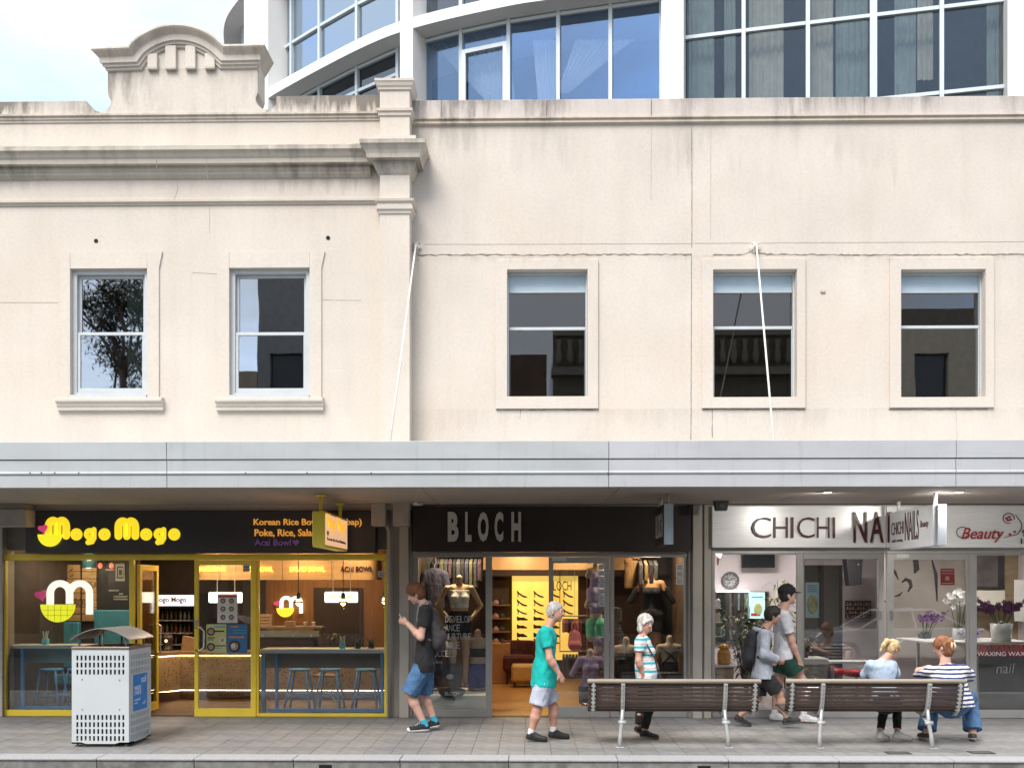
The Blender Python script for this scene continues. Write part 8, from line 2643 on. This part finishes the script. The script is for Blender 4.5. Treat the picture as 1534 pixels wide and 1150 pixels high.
w = MB(); w.cbox(-.036, .036, -.004, .004, -.072, .072, .003); w.xform(Matrix.Translation(ph) @ Matrix.Rotation(R(-50), 4, 'X')); o = w.build('mobile_phone', M('phone_black', (.02, .02, .022), .25)); tag(o, 'dark mobile phone held by the seated blonde girl', 'phone')

# 7: seated woman with red hair
Y = -2.34
J = dict(fwd=(-.15, .98, 0), look=(-.75, .60, -.28), head=W3(1412.5, 969, -2.24), sh_n=W3(1441, 1003, -2.28), sh_f=W3(1392, 1003, -2.26),
         el_n=Vector((PX(1452, -2.2), -2.16, .80)), wr_n=Vector((PX(1430, -2), -1.90, .72)), el_f=Vector((PX(1381, -2.2), -2.12, .84)), wr_f=Vector((PX(1384, -2), -1.88, .80)),
         hp_n=Vector((PX(1438, Y), Y, zsit + .01)), hp_f=Vector((PX(1412, Y), Y, zsit + .01)), kn_n=Vector((PX(1452, -1.9), -1.90, .51)), kn_f=Vector((PX(1396, -1.9), -1.90, .51)),
         an_n=Vector((PX(1452, -2.0), -2.10, .10)), toe_n=Vector((PX(1456, -1.95), -1.92, .035)), an_f=Vector((PX(1384, -2.0), -2.08, .10)), toe_f=Vector((PX(1380, -1.95), -1.90, .035)),
         hand_f=(.5, .8, .1), hand_n=(-.7, .8, 0), palm_n=(0, 0, -1), palm_f=(.8, 0, -.3))
st_navy = stripe_mat('knit_navy_stripes', [(.55, (.70, .70, .69)), (1.0, (.025, .045, .16))], .050, wob=.010)
make_person(J, 'red haired woman in navy striped top and jeans at the bench end', SKa, 1.70,
            dict(mat=st_navy, sleeve=1.25, g=.022, hem=.10, loose=.04, flare=.014, name='top'), dict(mat=M_denim, length=1.92, g=.022, flare=.040, name='jeans'),
            dict(mat=M('shoe_brown', (.05, .04, .035), .6), sole=M('sole_pale', (.45, .42, .38), .7)), None,
            dict(mat=hairm('hair_red', (.25, .095, .04)), thick=.016, back=.055, extra=[(-.10, 0, .03, -.10, 0, -.05, .05, .04)]), (.6, .6), 1.22, .3)
c = W3(1427, 968, -2.33)
T = thing('hair_clip', 'cream claw clip in the red hair of the seated woman', 'hair clip', (c.x, c.y, c.z - .05))
for q in (-1, 1):
    w = MB(); w.tube([c + Vector((q * .012, -.012, .05)), c + Vector((q * .022, -.03, .01)), c + Vector((q * .010, -.018, -.05))], [.008, .013, .006], 8); w.build('jaw', M('clip_cream', (.60, .48, .32), .4), T, True)
c = Vector((PX(1225, -2.2), -2.28, .455))
T = thing('paper_bag', 'crumpled white paper on the right bench seat', 'paper', (c.x, c.y, c.z))
w = MB(); pts = [Vector((random.uniform(-1, 1) * .14, random.uniform(-1, 1) * .08, random.uniform(0, 1) * .02)) for k in range(3)]
vs_, fs_ = [], []
for i in range(8):
    for j in range(6):
        vs_.append(tuple(c + Vector((-.16 + .32 * i / 7 + random.uniform(-.01, .01), -.08 + .16 * j / 5, .40 * max(0, 1 - abs(i - 2.5) / 4) * (.5 + .5 * random.random()) * .9 + .01))))
for i in range(7):
    for j in range(5):
        a = i * 6 + j; fs_.append((a, a + 6, a + 7, a + 1))
w.add(vs_, fs_); o = w.build('sheet', M('paper_white', (.72, .72, .72), .7), T)
sm = o.modifiers.new('solid', 'SOLIDIFY'); sm.thickness = .002

# ================================================================== across the street (seen mirrored in the glass)
M_opA = M('opposite_brick', (.26, .17, .12), .85, var=.2, scale=2); M_opB = M('opposite_beige', (.40, .34, .26), .8, var=.12); M_opC = M('opposite_grey', (.24, .245, .25), .8, var=.12); M_opD = M('opposite_brown', (.30, .25, .185), .8, var=.12)
M_opw = M('opposite_window', (.03, .035, .04), .15); M_opt = M('opposite_trim', (.42, .37, .29), .7)
g = MB(); g.box(-40, 40, -19.4, -15.5, -.3, -.02); structure(g.build('far_pavement', M_pave))
def opposite(x0, x1, h, mat, lab, floors, bays, heritage=False):
    yf = -19.4
    T = thing('building', lab, 'building', ((x0 + x1) / 2, yf - 4, 0))
    hs = []
    for f in range(floors):
        z0 = 4.4 + f * 3.4
        if z0 + 1.9 > h - .8: break
        for b in range(bays):
            cx = x0 + (x1 - x0) * (b + .5) / bays
            hs.append((cx - .55, cx + .55, z0, z0 + 1.9))
    hs.append((x0 + .5, x1 - .5, .3, 2.9))
    w = MB(); w.wall(x0 + .01, x1 - .01, -.02, h, yf - .35, yf, hs); w.build('wall', mat, T)
    w = MB(); w.box(x0 + .02, x1 - .02, yf - 7, yf - .40, -.02, h - .3); w.build('inner_mass', M_opw, T)
    for (a, b, c, d) in hs:
        w = MB(); w.box(a, b, yf - .22, yf - .2, c, d); w.build('window', M_opw, T)
    w = MB(); w.box(x0, x1, yf + .01, yf + 2.6, 3.1, 3.6); w.build('awning', M_opC, T)
    if heritage:
        w = MB(); w.box(x0 - .05, x1 + .05, yf - .3, yf + .35, h - 1.35, h - 1.1); w.build('cornice', M_opt, T)
        w = MB(); w.box(x0, x1, yf - .3, yf + .15, h, h + .2); w.build('coping', M_opt, T)
        n_ = int((x1 - x0) / .36)
        for k in range(n_):
            xx = x0 + .2 + (x1 - x0 - .4) * k / (n_ - 1)
            w = MB(); w.lathe([(.05, 0), (.11, .1), (.12, .3), (.06, .55), (.09, .8)], (xx, yf + .13, h - .95), 8); w.build('baluster', M_opt, T, True)
    return T
opposite(-30, -16, 5.2, M_opB, 'low beige shop row across the street, mirrored in the far left glass', 1, 6)
opposite(-9.1, -5.2, 12.6, M_opC, 'grey building across the street, mirrored in the left windows', 2, 2)
opposite(-10.6, -9.1, 9.1, M_opB, 'narrow pale building across the street beside the tree', 1, 1)
opposite(-5.2, .6, 9.7, M_opA, 'brick building across the street, mirrored in the shop glass', 1, 4)
opposite(.8, 9.6, 10.3, M_opD, 'old building with balustrade parapet across the street, mirrored in the middle windows', 2, 5, True)
opposite(9.8, 22, 11.2, M_opB, 'tall beige building across the street, mirrored in the right windows', 3, 5)
opposite(-16, -10.6, 5.4, M_opD, 'single storey brown shop across the street below the tree', 1, 3)
# gum tree whose branches the left window mirrors
tx, ty = -13.7, -17.6
T = thing('street_tree', 'tall loose branched street tree across the road, mirrored in the left window', 'tree', (tx, ty, 0))
tr = MB(); lf = MB()
lrng = random.Random(5)
trng = random.Random(4)
def grow(p, d, L, r, depth):
    q = p + d * L
    m_ = p + d * L * .5 + Vector((trng.uniform(-1, 1), trng.uniform(-1, 1), 0)) * L * .06
    tr.tube([p, m_, q], [r, r * .85, r * .68], 6)
    if depth == 0:
        for k in range(190):
            c_ = q + Vector((lrng.gauss(0, .30), lrng.gauss(0, .30), lrng.gauss(0, .26)))
            a = Vector((lrng.gauss(0, 1), lrng.gauss(0, 1), lrng.gauss(0, .6))).normalized(); b_ = a.cross(Vector((0, 0, 1))).normalized()
            L_ = lrng.uniform(.16, .32); n0 = len(lf.v)
            lf.v += [tuple(c_), tuple(c_ + a * L_ * .5 + b_ * .028), tuple(c_ + a * L_), tuple(c_ + a * L_ * .5 - b_ * .028)]; lf.f.append((n0, n0 + 1, n0 + 2, n0 + 3))
        return
    for k in range(trng.choice((3, 3, 4))):
        ax = Vector((trng.uniform(-1, 1), trng.uniform(-1, 1), trng.uniform(-.1, .5)))
        grow(q, (d * .75 + ax * .75).normalized(), L * trng.uniform(.62, .82), r * .62, depth - 1)
grow(Vector((tx, ty, -.02)), Vector((.03, -.02, 1)).normalized(), 4.3, .24, 4)
tr.build('trunk', M('bark_grey', (.13, .11, .09), .9, var=.3, bmp=.6, bscale=20), T, True)
lf.build('crown', M('gum_leaf', (.05, .065, .032), .6, var=.3, scale=8), T)

# parked car on the camera's side of the road, mirrored in the salon glass
def car(x0, y0, lab):
    L, Wd = 4.5, 1.75
    T = thing('parked_car', lab, 'car', (x0 + L / 2, y0, -.15))
    gz = -.15
    side = [(0, .42), (.02, .72), (.18, .86), (1.15, .95), (1.95, 1.38), (2.35, 1.45), (3.1, 1.43), (3.9, 1.02), (4.35, .98), (4.48, .85), (4.5, .42), (4.2, .24), (.3, .24)]
    Mw = M('car_white', (.72, .73, .74), .2, var=.02, coat=.6)
    low = [(0, .42), (.02, .72), (.18, .86), (1.15, .95), (3.95, 1.0), (4.35, .97), (4.48, .85), (4.5, .42), (4.2, .24), (.3, .24)]
    w = MB(); w.prism([(x0 + a, gz + b) for a, b in low], y0 - Wd / 2, y0 + Wd / 2, 'y'); body = w.build('body', Mw, T, bevel=.06)
    up_ = [(1.20, .93), (1.98, 1.38), (2.35, 1.45), (3.05, 1.43), (3.85, .98)]
    vs, fs = [], []
    for yy, ins in ((y0 - Wd / 2 + .04, 0), (y0 + Wd / 2 - .04, 0)):
        for a, b in up_:
            k = (b - .93) / .52 * .16
            vs.append((x0 + a, yy + (k if yy < y0 else -k), gz + b))
    fs = [tuple(range(5)), tuple(range(9, 4, -1))] + [(i, i + 5, (i + 1) % 5 + 5, (i + 1) % 5) for i in range(5)]
    w = MB(); w.add(vs, fs); w.build('cabin', M('car_glass', (.02, .025, .03), .06), T, bevel=.02)
    w = MB(); w.prism([(x0 + a, gz + b) for a, b in [(1.93, 1.385), (2.35, 1.47), (3.08, 1.45), (3.12, 1.40), (2.35, 1.42), (1.96, 1.35)]], y0 - Wd / 2 + .20, y0 + Wd / 2 - .20, 'y'); w.build('roof', Mw, T, bevel=.02)
    for yy in (y0 - Wd / 2 + .06, y0 + Wd / 2 - .06):
        for a, b in (((1.18, .94), (1.96, 1.39)), ((2.62, .96), (2.55, 1.44)), ((3.86, 1.0), (3.08, 1.43)), ((1.96, 1.40), (3.08, 1.44))):
            k0, k1 = (a[1] - .93) / .52 * .16, (b[1] - .93) / .52 * .16; s_ = 1 if yy < y0 else -1
            w = MB(); w.tube([(x0 + a[0], yy + s_ * (k0 - .02), gz + a[1]), (x0 + b[0], yy + s_ * (k1 - .02), gz + b[1])], .032, 6); w.build('pillar', Mw, T)
        for xx in (.85, 3.62):
            w = MB(); w.tube([(x0 + xx, yy - .09, gz + .32), (x0 + xx, yy + .09, gz + .32)], .32, 20); wh = w.build('wheel', M('tyre', (.02, .02, .02), .8), T)
            w = MB(); w.tube([(x0 + xx, yy - .10, gz + .32), (x0 + xx, yy + .10, gz + .32)], .20, 16); w.build('rim', M('alloy', (.5, .5, .5), .3, metal=.8), wh)
    for yy in (y0 - .6, y0 + .6):
        w = MB(); w.cbox(x0 + 4.46, x0 + 4.515, yy - .2, yy + .2, gz + .72, gz + .86, .02); w.build('tail_light', M('tail_red', (.45, .01, .01), .2), T)
        w = MB(); w.cbox(x0 - .012, x0 + .06, yy - .22, yy + .22, gz + .60, gz + .74, .02); w.build('headlight', M('lamp_clear', (.6, .62, .65), .1), T)
    return T
car(7.3, -12.4, 'white sedan parked across the road, mirrored in the salon glass')
